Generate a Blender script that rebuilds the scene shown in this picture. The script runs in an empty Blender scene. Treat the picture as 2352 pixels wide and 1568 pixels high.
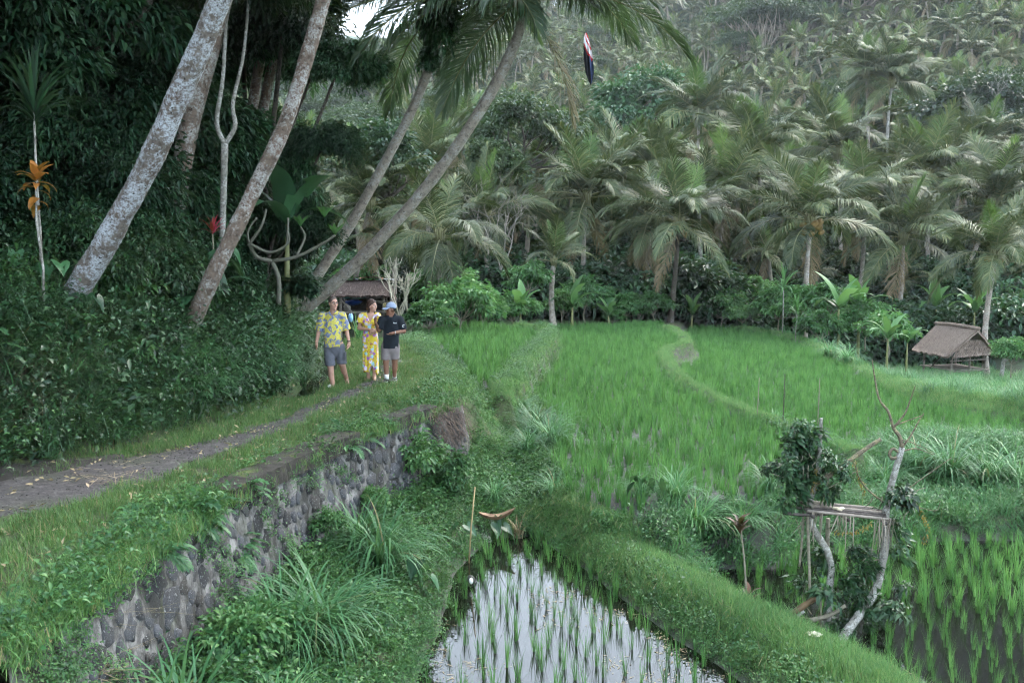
import bpy, math
import numpy as np
from mathutils import Vector, Matrix

SC = bpy.context.scene
COL = SC.collection
R = np.random.default_rng(11)
PI = math.pi

# ------------------------------------------------------------------ camera
EYE = 2.76                      # metres above the track
FPX, CX, CY, HOR = 2287.0, 1176.0, 784.0, 560.0      # picture measured on a 2352 x 1568 raster
PITCH = math.atan((CY - HOR) / FPX)
cam_d = bpy.data.cameras.new('camera')
cam = bpy.data.objects.new('camera', cam_d)
COL.objects.link(cam)
cam.location = (0, 0, EYE)
cam.rotation_euler = (PI / 2 - PITCH, 0, 0)
cam_d.sensor_width = 36
cam_d.lens = 36 * FPX / 2352
cam_d.clip_start, cam_d.clip_end = 0.1, 6000
SC.camera = cam

# ------------------------------------------------------------------ sky: bright overcast evening
SUN_EL, SUN_AZ = math.radians(46), math.radians(48)      # azimuth clockwise from +Y (to the right and a little ahead)
world = bpy.data.worlds.new('World')
SC.world = world
world.use_nodes = True
wn, wl = world.node_tree.nodes, world.node_tree.links
bg = wn['Background']
sky = wn.new('ShaderNodeTexSky')
sky.sky_type = 'NISHITA'
sky.sun_disc = False
sky.sun_elevation = SUN_EL
sky.sun_rotation = SUN_AZ
sky.dust_density = 4.0
sky.air_density = 1.5
cl = wn.new('ShaderNodeRGB')
cl.outputs[0].default_value = (9.9, 11.6, 13.5, 1)          # high even cloud veil
mx = wn.new('ShaderNodeMix')
mx.data_type = 'RGBA'
mx.inputs[0].default_value = 0.72
wl.new(sky.outputs[0], mx.inputs[6])
wl.new(cl.outputs[0], mx.inputs[7])
wl.new(mx.outputs[2], bg.inputs['Color'])
bg.inputs['Strength'].default_value = 0.1

sun_d = bpy.data.lights.new('sun', 'SUN')
sun_d.energy = 1.3
sun_d.angle = math.radians(28)
sun_d.color = (1.0, 0.95, 0.88)
sun = bpy.data.objects.new('sun', sun_d)
COL.objects.link(sun)
sd = Vector((math.sin(SUN_AZ) * math.cos(SUN_EL), math.cos(SUN_AZ) * math.cos(SUN_EL), math.sin(SUN_EL)))
sun.rotation_euler = (-sd).to_track_quat('-Z', 'Y').to_euler()

SC.view_settings.view_transform = 'Standard'
SC.view_settings.look = 'None'
SC.view_settings.exposure = 2.0
SC.view_settings.gamma = 1.0
SC.view_settings.use_curve_mapping = False
SC.render.engine = 'CYCLES'
SC.cycles.use_denoising = True
SC.cycles.use_adaptive_sampling = True
SC.cycles.adaptive_threshold = 0.04
SC.cycles.filter_width = 1.25
SC.cycles.sample_clamp_indirect = 4.0
SC.cycles.adaptive_min_samples = 12
SC.cycles.max_bounces = 5
SC.cycles.diffuse_bounces = 3
SC.cycles.glossy_bounces = 2
SC.cycles.transmission_bounces = 3
SC.cycles.volume_bounces = 0
SC.cycles.transparent_max_bounces = 4
SC.cycles.caustics_reflective = False
SC.cycles.caustics_refractive = False


# ------------------------------------------------------------------ picture to place
def ray(px, py):
    u, v = (px - CX) / FPX, -(py - CY) / FPX
    c, s = math.cos(PITCH), math.sin(PITCH)
    return np.array([u, c + v * s, -s + v * c])


def at(px, py, z=0.0):
    d = ray(px, py)
    t = (z - EYE) / d[2]
    return np.array([d[0] * t, d[1] * t, z])


def atd(px, py, y):
    d = ray(px, py)
    t = y / d[1]
    return np.array([d[0] * t, y, EYE + d[2] * t])


def atp(pts, z):
    return np.array([at(a, b, z)[:2] for a, b in pts])


# ------------------------------------------------------------------ mesh helpers
class MB:
    """collects triangles and quads for one mesh"""
    def __init__(s):
        s.v, s.f3, s.f4, s.m3, s.m4, s.n = [], [], [], [], [], 0

    def add(s, V, F, mi=0):
        V = np.asarray(V, float).reshape(-1, 3)
        F = np.asarray(F, int)
        if len(F):
            if F.shape[1] == 3:
                s.f3.append(F + s.n); s.m3.append(np.full(len(F), mi))
            else:
                s.f4.append(F + s.n); s.m4.append(np.full(len(F), mi))
        s.v.append(V)
        s.n += len(V)
        return s

    def mesh(s, name, mats, smooth=True):
        V = np.concatenate(s.v) if s.v else np.zeros((0, 3))
        me = bpy.data.meshes.new(name)
        f3 = np.concatenate(s.f3) if s.f3 else np.zeros((0, 3), int)
        f4 = np.concatenate(s.f4) if s.f4 else np.zeros((0, 4), int)
        n3, n4 = len(f3), len(f4)
        me.vertices.add(len(V))
        me.vertices.foreach_set('co', V.astype(np.float32).ravel())
        me.loops.add(n3 * 3 + n4 * 4)
        me.loops.foreach_set('vertex_index', np.concatenate([f3.ravel(), f4.ravel()]).astype(np.int32))
        me.polygons.add(n3 + n4)
        st = np.concatenate([np.arange(n3) * 3, n3 * 3 + np.arange(n4) * 4]).astype(np.int32)
        me.polygons.foreach_set('loop_start', st)
        if not isinstance(mats, (list, tuple)):
            mats = [mats]
        for m in mats:
            me.materials.append(m)
        if len(mats) > 1:
            mi = np.concatenate((s.m3 or [np.zeros(0)]) + (s.m4 or [np.zeros(0)])).astype(np.int32)
            me.polygons.foreach_set('material_index', mi)
        me.polygons.foreach_set('use_smooth', np.full(n3 + n4, bool(smooth)))
        me.update(calc_edges=True)
        return me


def link(name, data, parent=None, loc=None, rot=None, sc=None):
    o = bpy.data.objects.new(name, data)
    COL.objects.link(o)
    if parent is not None:
        o.parent = parent
    if loc is not None:
        o.location = loc
    if rot is not None:
        o.rotation_euler = rot
    if sc is not None:
        o.scale = (sc, sc, sc) if np.isscalar(sc) else sc
    return o


def tag(o, label, cat, group=None):
    o['label'] = label
    o['category'] = cat
    if group:
        o['group'] = group
    return o


def kind(o, k, label=None):
    o['kind'] = k
    if label:
        o['label'] = label
    return o


def empty(name, loc=(0, 0, 0), rz=0.0, sc=1.0):
    return link(name, None, loc=loc, rot=(0, 0, rz), sc=sc)


def tube(P, rad, n=10, cap=True):
    """swept tube along the points P with radii rad"""
    P = np.asarray(P, float)
    m = len(P)
    rad = np.broadcast_to(np.asarray(rad, float), (m,))
    T = np.gradient(P, axis=0)
    T /= np.linalg.norm(T, axis=1)[:, None] + 1e-9
    ref = np.array([0, 0, 1.0]) if abs(T[0, 2]) < 0.9 else np.array([1.0, 0, 0])
    u = np.cross(T[0], ref); u /= np.linalg.norm(u)
    U = [u]
    for i in range(1, m):
        u = U[-1] - T[i] * np.dot(U[-1], T[i])
        U.append(u / (np.linalg.norm(u) + 1e-9))
    U = np.array(U)
    W = np.cross(T, U)
    a = np.linspace(0, 2 * PI, n, endpoint=False)
    ring = U[:, None] * np.cos(a)[None, :, None] + W[:, None] * np.sin(a)[None, :, None]
    V = (P[:, None] + ring * rad[:, None, None]).reshape(-1, 3)
    i, j = np.meshgrid(np.arange(m - 1), np.arange(n), indexing='ij')
    k = (j + 1) % n
    F = np.stack([i * n + j, i * n + k, (i + 1) * n + k, (i + 1) * n + j], -1).reshape(-1, 4)
    if cap:
        V = np.concatenate([V, P[:1], P[-1:]])
        a0, a1 = m * n, m * n + 1
        jj = np.arange(n); kk = (jj + 1) % n
        # caps as degenerate-free quads are not possible: return triangles too
        T3 = np.concatenate([np.stack([np.full(n, a0), kk, jj], -1), np.stack([np.full(n, a1), (m - 1) * n + jj, (m - 1) * n + kk], -1)])
        return V, F, T3
    return V, F, None


def add_tube(mb, P, rad, n=8, mi=0, cap=True):
    V, F, T3 = tube(P, rad, n, cap)
    base = mb.n
    mb.add(V, F, mi)
    if T3 is not None:
        mb.f3.append(T3 + base); mb.m3.append(np.full(len(T3), mi))
    return mb


def spline(P, n):
    """Catmull-Rom through the points"""
    P = np.asarray(P, float)
    Q = np.vstack([2 * P[0] - P[1], P, 2 * P[-1] - P[-2]])
    t = np.linspace(0, len(P) - 1 - 1e-6, n)
    i = t.astype(int)
    f = (t - i)[:, None]
    a, b, c, d = Q[i], Q[i + 1], Q[i + 2], Q[i + 3]
    return 0.5 * (2 * b + (c - a) * f + (2 * a - 5 * b + 4 * c - d) * f ** 2 + (3 * b - a - 3 * c + d) * f ** 3)


BOXF = np.array([[0, 3, 2, 1], [4, 5, 6, 7], [0, 1, 5, 4], [1, 2, 6, 5], [2, 3, 7, 6], [3, 0, 4, 7]])


def add_box(mb, c, s, mi=0, M=None):
    x, y, z = np.asarray(s, float) / 2
    V = np.array([[-x, -y, -z], [x, -y, -z], [x, y, -z], [-x, y, -z], [-x, -y, z], [x, -y, z], [x, y, z], [-x, y, z]])
    if M is not None:
        V = V @ np.asarray(M).T
    mb.add(V + np.asarray(c, float), BOXF, mi)
    return mb


def rotz(a):
    return np.array([[math.cos(a), -math.sin(a), 0], [math.sin(a), math.cos(a), 0], [0, 0, 1]])


def sphere(c, r, nu=10, nv=7):
    """ellipsoid as quads and pole triangles"""
    th = np.linspace(0, PI, nv + 1)[1:-1]
    ph = np.linspace(0, 2 * PI, nu, endpoint=False)
    V = np.array([[math.sin(t) * math.cos(p), math.sin(t) * math.sin(p), math.cos(t)] for t in th for p in ph] + [[0, 0, 1], [0, 0, -1]])
    m = nv - 1
    i, j = np.meshgrid(np.arange(m - 1), np.arange(nu), indexing='ij')
    k = (j + 1) % nu
    F = np.stack([i * nu + j, (i + 1) * nu + j, (i + 1) * nu + k, i * nu + k], -1).reshape(-1, 4)
    jj = np.arange(nu); kk = (jj + 1) % nu
    T3 = np.concatenate([np.stack([np.full(nu, m * nu), jj, kk], -1), np.stack([np.full(nu, m * nu + 1), (m - 1) * nu + kk, (m - 1) * nu + jj], -1)])
    return V * np.asarray(r) + np.asarray(c), F, T3


def add_sphere(mb, c, r, nu=10, nv=7, mi=0, M=None):
    V, F, T3 = sphere((0, 0, 0), r, nu, nv)
    if M is not None:
        V = V @ np.asarray(M).T
    b = mb.n
    mb.add(V + np.asarray(c, float), F, mi)
    mb.f3.append(T3 + b); mb.m3.append(np.full(len(T3), mi))
    return mb


def blades(base, az, th0, bend, L, w, seg=3, power=1.6, twist=0.0):
    """grass-like tapered strips: th0 = lean from vertical, bend = extra lean over the length"""
    base = np.asarray(base, float)
    N = len(base)
    az, th0, bend, L, w = [np.broadcast_to(np.asarray(q, float), (N,)) for q in (az, th0, bend, L, w)]
    t = np.linspace(0, 1, seg + 1)
    th = th0[:, None] + bend[:, None] * t[None] ** 1.3
    mid = (th[:, 1:] + th[:, :-1]) / 2
    ds = (L / seg)[:, None]
    h = np.concatenate([np.zeros((N, 1)), np.cumsum(np.sin(mid) * ds, 1)], 1)
    v = np.concatenate([np.zeros((N, 1)), np.cumsum(np.cos(mid) * ds, 1)], 1)
    dx, dy = np.cos(az)[:, None], np.sin(az)[:, None]
    C = np.stack([base[:, :1] + dx * h, base[:, 1:2] + dy * h, base[:, 2:3] + v], -1)
    prof = np.clip(1 - t ** power, 0.03, 1) * np.clip(0.55 + t * 3, 0, 1)
    a2 = az[:, None] + PI / 2 + twist * t[None]
    S = np.stack([np.cos(a2), np.sin(a2), np.zeros_like(a2)], -1) * (w[:, None] * prof[None] / 2)[..., None]
    V = np.stack([C - S, C + S], 2).reshape(N, -1, 3)
    k = 2 * (seg + 1)
    q = np.array([[2 * i, 2 * i + 1, 2 * i + 3, 2 * i + 2] for i in range(seg)])
    F = (np.arange(N)[:, None, None] * k + q[None]).reshape(-1, 4)
    return V.reshape(-1, 3), F


def unit(a):
    return a / (np.linalg.norm(a, axis=-1, keepdims=True) + 1e-9)


def leaves(P, D, L, w, up=None, fold=0.25, droop=0.25):
    """folded leaf shapes: P base, D direction; six points, four triangles each"""
    P = np.asarray(P, float); D = unit(np.asarray(D, float))
    N = len(P)
    L = np.broadcast_to(np.asarray(L, float), (N,))[:, None]
    w = np.broadcast_to(np.asarray(w, float), (N,))[:, None]
    up = np.array([0, 0, 1.0]) if up is None else up
    S = np.cross(D, up + R.normal(0, 0.35, (N, 3)))
    S = unit(S)
    Nn = unit(np.cross(S, D))
    m = P + D * L * 0.48
    tip = P + D * L - np.array([0, 0, 1.0]) * L * droop
    l = m - S * w / 2 + Nn * w * fold
    r = m + S * w / 2 + Nn * w * fold
    V = np.stack([P, l, m, r, tip], 1).reshape(-1, 3)
    q = np.array([[0, 2, 1], [0, 3, 2], [1, 2, 4], [2, 3, 4]])
    F = (np.arange(N)[:, None, None] * 5 + q[None]).reshape(-1, 3)
    return V, F


def leaves_flat(P, D, L, w, droop=0.2):
    """cheap two-triangle leaves"""
    P = np.asarray(P, float); D = unit(np.asarray(D, float))
    N = len(P)
    L = np.broadcast_to(np.asarray(L, float), (N,))[:, None]
    w = np.broadcast_to(np.asarray(w, float), (N,))[:, None]
    S = unit(np.cross(D, np.array([0, 0, 1.0]) + R.normal(0, 0.45, (N, 3))))
    Nn = unit(np.cross(S, D))
    m = P + D * L * 0.5
    tip = P + D * L - np.array([0, 0, 1.0]) * L * droop
    V = np.stack([P, m - S * w / 2 + Nn * w * 0.15, tip, m + S * w / 2 + Nn * w * 0.15], 1).reshape(-1, 3)
    F = (np.arange(N)[:, None, None] * 4 + np.array([[0, 3, 2], [0, 2, 1]])[None]).reshape(-1, 3)
    return V, F


def sph_dir(n):
    v = R.normal(0, 1, (n, 3))
    return unit(v)


# ------------------------------------------------------------------ value noise in numpy (shapes only)
_perm = np.random.default_rng(5).random((64, 64, 64)).astype(np.float32)


def vnoise(p):
    p = np.asarray(p, float)
    i = np.floor(p).astype(int); f = p - i
    f = f * f * (3 - 2 * f)
    o = 0
    for dx in (0, 1):
        for dy in (0, 1):
            for dz in (0, 1):
                wgt = (f[..., 0] if dx else 1 - f[..., 0]) * (f[..., 1] if dy else 1 - f[..., 1]) * (f[..., 2] if dz else 1 - f[..., 2])
                o = o + wgt * _perm[(i[..., 0] + dx) % 64, (i[..., 1] + dy) % 64, (i[..., 2] + dz) % 64]
    return o * 2 - 1


def n2(x, y, s, k=0.0):
    return vnoise(np.stack([np.asarray(x) * s + 7.3, np.asarray(y) * s + 3.1, np.zeros_like(np.asarray(x, float)) + k], -1))


# ------------------------------------------------------------------ materials
class NT:
    def __init__(s, name):
        s.m = bpy.data.materials.new(name)
        s.m.use_nodes = True
        s.n, s.l = s.m.node_tree.nodes, s.m.node_tree.links
        s.b = s.n['Principled BSDF']
        s.out = s.n['Material Output']

    def node(s, t, **k):
        n = s.n.new(t)
        for a, b in k.items():
            if hasattr(n, a):
                setattr(n, a, b)
            else:
                n.inputs[a].default_value = b
        return n

    def coord(s, scale=(1, 1, 1), kindc='Object'):
        tc = s.n.new('ShaderNodeTexCoord')
        mp = s.n.new('ShaderNodeMapping')
        mp.inputs['Scale'].default_value = scale if not np.isscalar(scale) else (scale,) * 3
        s.l.new(tc.outputs[kindc], mp.inputs['Vector'])
        return mp.outputs[0]

    def noise(s, vec, scale, detail=4, rough=0.6, dist=0.0):
        n = s.n.new('ShaderNodeTexNoise')
        n.inputs['Scale'].default_value = scale
        n.inputs['Detail'].default_value = detail
        n.inputs['Roughness'].default_value = rough
        n.inputs['Distortion'].default_value = dist
        if vec is not None:
            s.l.new(vec, n.inputs['Vector'])
        return n.outputs['Fac']

    def ramp(s, fac, stops, interp='LINEAR'):
        n = s.n.new('ShaderNodeValToRGB')
        cr = n.color_ramp
        cr.interpolation = interp
        while len(cr.elements) < len(stops):
            cr.elements.new(0.5)
        for e, (p, c) in zip(cr.elements, stops):
            e.position = p
            e.color = (c, c, c, 1) if np.isscalar(c) else (*c, 1)
        s.l.new(fac, n.inputs[0])
        return n.outputs[0]

    def mix(s, fac, a, b, mode='MIX'):
        n = s.n.new('ShaderNodeMix')
        n.data_type = 'RGBA'
        n.blend_type = mode
        for v, i in ((fac, 0), (a, 6), (b, 7)):
            if hasattr(v, 'is_output'):
                s.l.new(v, n.inputs[i])
            elif i == 0:
                n.inputs[0].default_value = v
            else:
                n.inputs[i].default_value = (*v, 1)
        return n.outputs[2]

    def bump(s, h, strength=0.5, dist=0.02):
        n = s.n.new('ShaderNodeBump')
        n.inputs['Strength'].default_value = strength
        n.inputs['Distance'].default_value = dist
        s.l.new(h, n.inputs['Height'])
        s.l.new(n.outputs[0], s.b.inputs['Normal'])
        return n

    def set(s, color=None, rough=None, spec=None, metal=None):
        if color is not None:
            if hasattr(color, 'is_output'):
                s.l.new(color, s.b.inputs['Base Color'])
            else:
                s.b.inputs['Base Color'].default_value = (*color, 1)
        if rough is not None:
            if hasattr(rough, 'is_output'):
                s.l.new(rough, s.b.inputs['Roughness'])
            else:
                s.b.inputs['Roughness'].default_value = rough
        if spec is not None:
            s.b.inputs['Specular IOR Level'].default_value = spec
        if metal is not None:
            s.b.inputs['Metallic'].default_value = metal
        return s


def leaf_mat(name, cols, rough=0.45, trans=0.3, spec=0.32, obj_amt=0.35, dead=None, dead_at=0.96):
    """leaf colour varies from leaf to leaf and from plant to plant"""
    t = NT(name)
    geo = t.node('ShaderNodeNewGeometry')
    oi = t.node('ShaderNodeObjectInfo')
    st = [(i / max(1, len(cols) - 1), c) for i, c in enumerate(cols)]
    c1 = t.ramp(geo.outputs['Random Per Island'], st)
    if dead is not None:
        k = t.ramp(geo.outputs['Random Per Island'], [(dead_at, 0.0), (min(1, dead_at + 0.02), 1.0)])
        c1 = t.mix(k, c1, dead)
    hs = t.node('ShaderNodeHueSaturation')
    mr = t.node('ShaderNodeMapRange')
    t.l.new(oi.outputs['Random'], mr.inputs[0])
    mr.inputs[3].default_value = 1 - obj_amt
    mr.inputs[4].default_value = 1 + obj_amt
    mh = t.node('ShaderNodeMapRange')
    t.l.new(oi.outputs['Random'], mh.inputs[0])
    mh.inputs[3].default_value = 0.515
    mh.inputs[4].default_value = 0.485
    t.l.new(mr.outputs[0], hs.inputs['Value'])
    t.l.new(mh.outputs[0], hs.inputs['Hue'])
    t.l.new(c1, hs.inputs['Color'])
    t.set(hs.outputs[0], rough, spec)
    if trans:
        tr = t.node('ShaderNodeBsdfTranslucent')
        t.l.new(t.mix(0.5, hs.outputs[0], (0.10, 0.16, 0.02), 'ADD'), tr.inputs[0])
        ms = t.node('ShaderNodeMixShader')
        ms.inputs[0].default_value = trans
        t.l.new(t.b.outputs[0], ms.inputs[1])
        t.l.new(tr.outputs[0], ms.inputs[2])
        t.l.new(ms.outputs[0], t.out.inputs[0])
    return t.m


def plain(name, col, rough=0.8, spec=0.3, metal=0.0, var=0.25, scale=8.0, bump=0.0, bs=40.0):
    t = NT(name)
    v = t.coord()
    f = t.noise(v, scale, 5)
    c = np.array(col)
    t.set(t.ramp(f, [(0.3, tuple(c * (1 - var))), (0.7, tuple(np.minimum(1, c * (1 + var))))]), rough, spec, metal)
    if bump:
        t.bump(t.noise(v, bs, 5), bump, 0.01)
    return t.m


M = {}
# foliage; the shaded grass and palm carry shade in their colour
M['rice'] = leaf_mat('rice_leaf', [(0.045, 0.145, 0.042), (0.064, 0.188, 0.052), (0.098, 0.225, 0.064)], 0.55, 0.35, 0.3, obj_amt=0.42)
M['grass'] = leaf_mat('meadow_grass', [(0.05, 0.13, 0.035), (0.075, 0.17, 0.05), (0.12, 0.19, 0.06)], 0.5, 0.3, dead=(0.26, 0.22, 0.11), dead_at=0.93)
M['bund'] = leaf_mat('bund_grass', [(0.07, 0.18, 0.06), (0.10, 0.23, 0.07), (0.16, 0.26, 0.09)], 0.5, 0.3, dead=(0.28, 0.25, 0.13), dead_at=0.95)
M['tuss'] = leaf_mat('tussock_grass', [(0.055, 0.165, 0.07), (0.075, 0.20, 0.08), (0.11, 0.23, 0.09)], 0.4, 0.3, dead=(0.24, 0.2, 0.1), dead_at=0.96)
M['tussdk'] = leaf_mat('shaded_grass', [(0.025, 0.075, 0.035), (0.035, 0.095, 0.04), (0.055, 0.12, 0.045)], 0.45, 0.25, dead=(0.16, 0.13, 0.07), dead_at=0.95)  # darker copy of the tussock grass, bank shade put into the colour
M['weed'] = leaf_mat('weed_leaf', [(0.03, 0.095, 0.04), (0.045, 0.13, 0.045), (0.075, 0.17, 0.05)], 0.45, 0.3)
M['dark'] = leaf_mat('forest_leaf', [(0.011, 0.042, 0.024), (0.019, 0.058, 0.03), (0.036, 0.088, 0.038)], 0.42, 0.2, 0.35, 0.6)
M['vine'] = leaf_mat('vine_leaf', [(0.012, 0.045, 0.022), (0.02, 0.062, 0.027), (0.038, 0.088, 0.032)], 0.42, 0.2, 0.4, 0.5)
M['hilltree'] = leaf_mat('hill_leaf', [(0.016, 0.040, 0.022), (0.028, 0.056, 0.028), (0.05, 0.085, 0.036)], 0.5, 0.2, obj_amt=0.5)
M['cassava'] = leaf_mat('cassava_leaf', [(0.045, 0.14, 0.05), (0.065, 0.18, 0.06), (0.10, 0.22, 0.07)], 0.45, 0.3)
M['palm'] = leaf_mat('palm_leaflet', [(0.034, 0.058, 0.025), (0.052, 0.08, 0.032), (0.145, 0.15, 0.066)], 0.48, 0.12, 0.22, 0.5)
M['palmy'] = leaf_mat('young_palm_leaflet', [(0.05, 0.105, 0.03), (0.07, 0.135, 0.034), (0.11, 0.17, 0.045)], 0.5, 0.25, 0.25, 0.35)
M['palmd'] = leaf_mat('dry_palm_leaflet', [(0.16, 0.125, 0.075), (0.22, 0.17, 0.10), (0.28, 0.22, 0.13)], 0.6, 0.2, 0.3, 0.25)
M['palmk'] = leaf_mat('shaded_palm_leaflet', [(0.025, 0.055, 0.03), (0.035, 0.07, 0.034), (0.06, 0.09, 0.045)], 0.36, 0.25, 0.6, 0.2)  # darker copy of the palm leaflet with shade painted in
M['rachis'] = plain('palm_rib', (0.17, 0.17, 0.08), 0.5)
M['banana'] = leaf_mat('banana_leaf', [(0.04, 0.115, 0.04), (0.055, 0.145, 0.046), (0.075, 0.17, 0.055)], 0.4, 0.3, obj_amt=0.5)
M['fern'] = leaf_mat('fern_leaf', [(0.035, 0.115, 0.055), (0.05, 0.14, 0.06), (0.07, 0.16, 0.06)], 0.45, 0.3)
M['taro'] = leaf_mat('taro_leaf', [(0.022, 0.075, 0.04), (0.032, 0.095, 0.045), (0.045, 0.115, 0.05)], 0.35, 0.22, obj_amt=0.5)
M['red'] = leaf_mat('cordyline_leaf', [(0.12, 0.02, 0.03), (0.3, 0.03, 0.05), (0.40, 0.05, 0.06)], 0.4, 0.3)
M['croton'] = leaf_mat('croton_leaf', [(0.10, 0.05, 0.02), (0.24, 0.10, 0.02), (0.36, 0.19, 0.035)], 0.35, 0.25, obj_amt=0.6)
M['straw'] = leaf_mat('dry_stalk', [(0.20, 0.16, 0.10), (0.30, 0.24, 0.14), (0.38, 0.31, 0.20)], 0.7, 0.15, 0.2)
M['coco'] = plain('coconut_husk', (0.22, 0.14, 0.045), 0.5, var=0.5, scale=3)
M['wood'] = plain('grey_wood', (0.22, 0.19, 0.16), 0.8, var=0.35, scale=14, bump=0.3)
M['wooddk'] = plain('dark_wood', (0.06, 0.05, 0.045), 0.8, var=0.4, scale=14, bump=0.3)
M['twig'] = plain('twig_bark', (0.22, 0.20, 0.15), 0.8, var=0.35, scale=20)
M['twigdk'] = plain('dark_twig_bark', (0.07, 0.065, 0.05), 0.85, var=0.35, scale=20)
M['bamboo'] = plain('bamboo_cane', (0.34, 0.26, 0.13), 0.55, var=0.3, scale=9)


def bark(name, dark, mid, light, red=None, ring=55.0, lich=0.5, sc=1.0):
    """palm bark with rings, stains and lichen"""
    t = NT(name)
    v = t.coord()
    big = t.noise(v, 1.6 * sc, 5, 0.65)
    med = t.noise(v, 9 * sc, 6, 0.7)
    fin = t.noise(v, 42 * sc, 4, 0.6)
    c = t.ramp(med, [(0.32, dark), (0.5, mid), (0.7, tuple(min(1, q * 1.35) for q in mid))])
    if red is not None:
        c = t.mix(t.ramp(big, [(0.5, 0.0), (0.62, 0.65)]), c, red)
    l = t.ramp(t.mix(0.45, t.noise(v, 3.2 * sc, 6, 0.7), t.noise(v, 19 * sc, 6, 0.75)), [(lich - 0.035, 0.0), (lich + 0.05, 1.0)])
    l2 = t.ramp(fin, [(0.36, 0.15), (0.55, 1.0)])
    c = t.mix(t.mix(1.0, l, l2, 'MULTIPLY'), c, light)
    sp = t.ramp(t.noise(v, 26 * sc, 3), [(0.64, 0.0), (0.67, 1.0)])
    c = t.mix(sp, c, tuple(q * 0.3 for q in dark))
    t.set(c, 0.85, 0.25)
    h = t.mix(0.5, med, fin)
    t.bump(h, 0.55, 0.03)
    return t.m


M['bark1'] = bark('lichen_palm_bark', (0.06, 0.047, 0.037), (0.14, 0.118, 0.10), (0.46, 0.49, 0.53), (0.085, 0.045, 0.027), lich=0.495)
M['bark2'] = bark('reddish_palm_bark', (0.06, 0.043, 0.034), (0.15, 0.112, 0.088), (0.40, 0.40, 0.38), (0.13, 0.055, 0.032), lich=0.515)
M['bark3'] = bark('grey_palm_bark', (0.12, 0.10, 0.085), (0.29, 0.25, 0.21), (0.46, 0.45, 0.42), lich=0.53)
M['barkfar'] = plain('far_palm_bark', (0.26, 0.225, 0.18), 0.85, var=0.35, scale=3)
M['barkwh'] = bark('pale_tree_bark', (0.07, 0.065, 0.055), (0.20, 0.19, 0.165), (0.46, 0.46, 0.43), lich=0.52, sc=1.6)
M['barkdk'] = bark('dark_tree_bark', (0.03, 0.027, 0.022), (0.07, 0.06, 0.048), (0.20, 0.20, 0.18), lich=0.58)


# ------------------------------------------------------------------ scattering of stuff (real geometry, instanced)
def scatter(name, pts, scale, rot, idx, protos, label, kindname='stuff'):
    n = len(pts)
    me = bpy.data.meshes.new(name)
    me.vertices.add(n)
    me.vertices.foreach_set('co', np.asarray(pts, np.float32).ravel())
    a = me.attributes.new('sc', 'FLOAT_VECTOR', 'POINT')
    s = np.asarray(scale, np.float32)
    if s.ndim == 1:
        s = np.repeat(s[:, None], 3, 1)
    a.data.foreach_set('vector', s.astype(np.float32).ravel())
    a = me.attributes.new('ro', 'FLOAT_VECTOR', 'POINT')
    r = np.asarray(rot, np.float32)
    if r.ndim == 1:
        r = np.stack([np.zeros(n), np.zeros(n), r], -1)
    a.data.foreach_set('vector', r.astype(np.float32).ravel())
    a = me.attributes.new('ix', 'INT', 'POINT')
    a.data.foreach_set('value', np.asarray(idx, np.int32))
    o = link(name, me)
    c = bpy.data.collections.new(name + '_sources')
    for i, p in enumerate(protos):
        po = bpy.data.objects.new('%s_%03d' % (name, i), p)
        c.objects.link(po)
    g = bpy.data.node_groups.new(name, 'GeometryNodeTree')
    g.interface.new_socket('Geometry', in_out='INPUT', socket_type='NodeSocketGeometry')
    g.interface.new_socket('Geometry', in_out='OUTPUT', socket_type='NodeSocketGeometry')
    N, Lk = g.nodes, g.links
    gi, go = N.new('NodeGroupInput'), N.new('NodeGroupOutput')
    ci = N.new('GeometryNodeCollectionInfo')
    ci.inputs['Collection'].default_value = c
    ci.inputs['Separate Children'].default_value = True
    ci.inputs['Reset Children'].default_value = True
    ip = N.new('GeometryNodeInstanceOnPoints')
    ip.inputs['Pick Instance'].default_value = True

    def attr(nm, dt):
        q = N.new('GeometryNodeInputNamedAttribute')
        q.data_type = dt
        q.inputs['Name'].default_value = nm
        return q.outputs['Attribute']
    Lk.new(gi.outputs[0], ip.inputs['Points'])
    Lk.new(ci.outputs[0], ip.inputs['Instance'])
    Lk.new(attr('ix', 'INT'), ip.inputs['Instance Index'])
    er = N.new('FunctionNodeEulerToRotation')
    Lk.new(attr('ro', 'FLOAT_VECTOR'), er.inputs[0])
    Lk.new(er.outputs[0], ip.inputs['Rotation'])
    Lk.new(attr('sc', 'FLOAT_VECTOR'), ip.inputs['Scale'])
    Lk.new(ip.outputs[0], go.inputs[0])
    md = o.modifiers.new('scatter', 'NODES')
    md.node_group = g
    kind(o, kindname, label)
    return o

# ================================================================== the land
def poly_mask(X, Y, P):
    m = np.zeros(X.shape, bool)
    n = len(P)
    for i in range(n):
        x0, y0 = P[i]; x1, y1 = P[(i + 1) % n]
        if y0 == y1:
            continue
        c = ((Y >= min(y0, y1)) & (Y < max(y0, y1)))
        xi = x0 + (Y - y0) / (y1 - y0) * (x1 - x0)
        m ^= c & (X < xi)
    return m


def line_dist(X, Y, P):
    d = np.full(X.shape, 1e9)
    for (x0, y0), (x1, y1) in zip(P[:-1], P[1:]):
        dx, dy = x1 - x0, y1 - y0
        t = np.clip(((X - x0) * dx + (Y - y0) * dy) / (dx * dx + dy * dy), 0, 1)
        d = np.minimum(d, np.hypot(X - x0 - t * dx, Y - y0 - t * dy))
    return d


ZL, ZM, ZR, ZP, ZQ = -0.64, -1.24, -1.74, -1.94, -2.14      # three terraces, the pond, the lower right paddy

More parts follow.
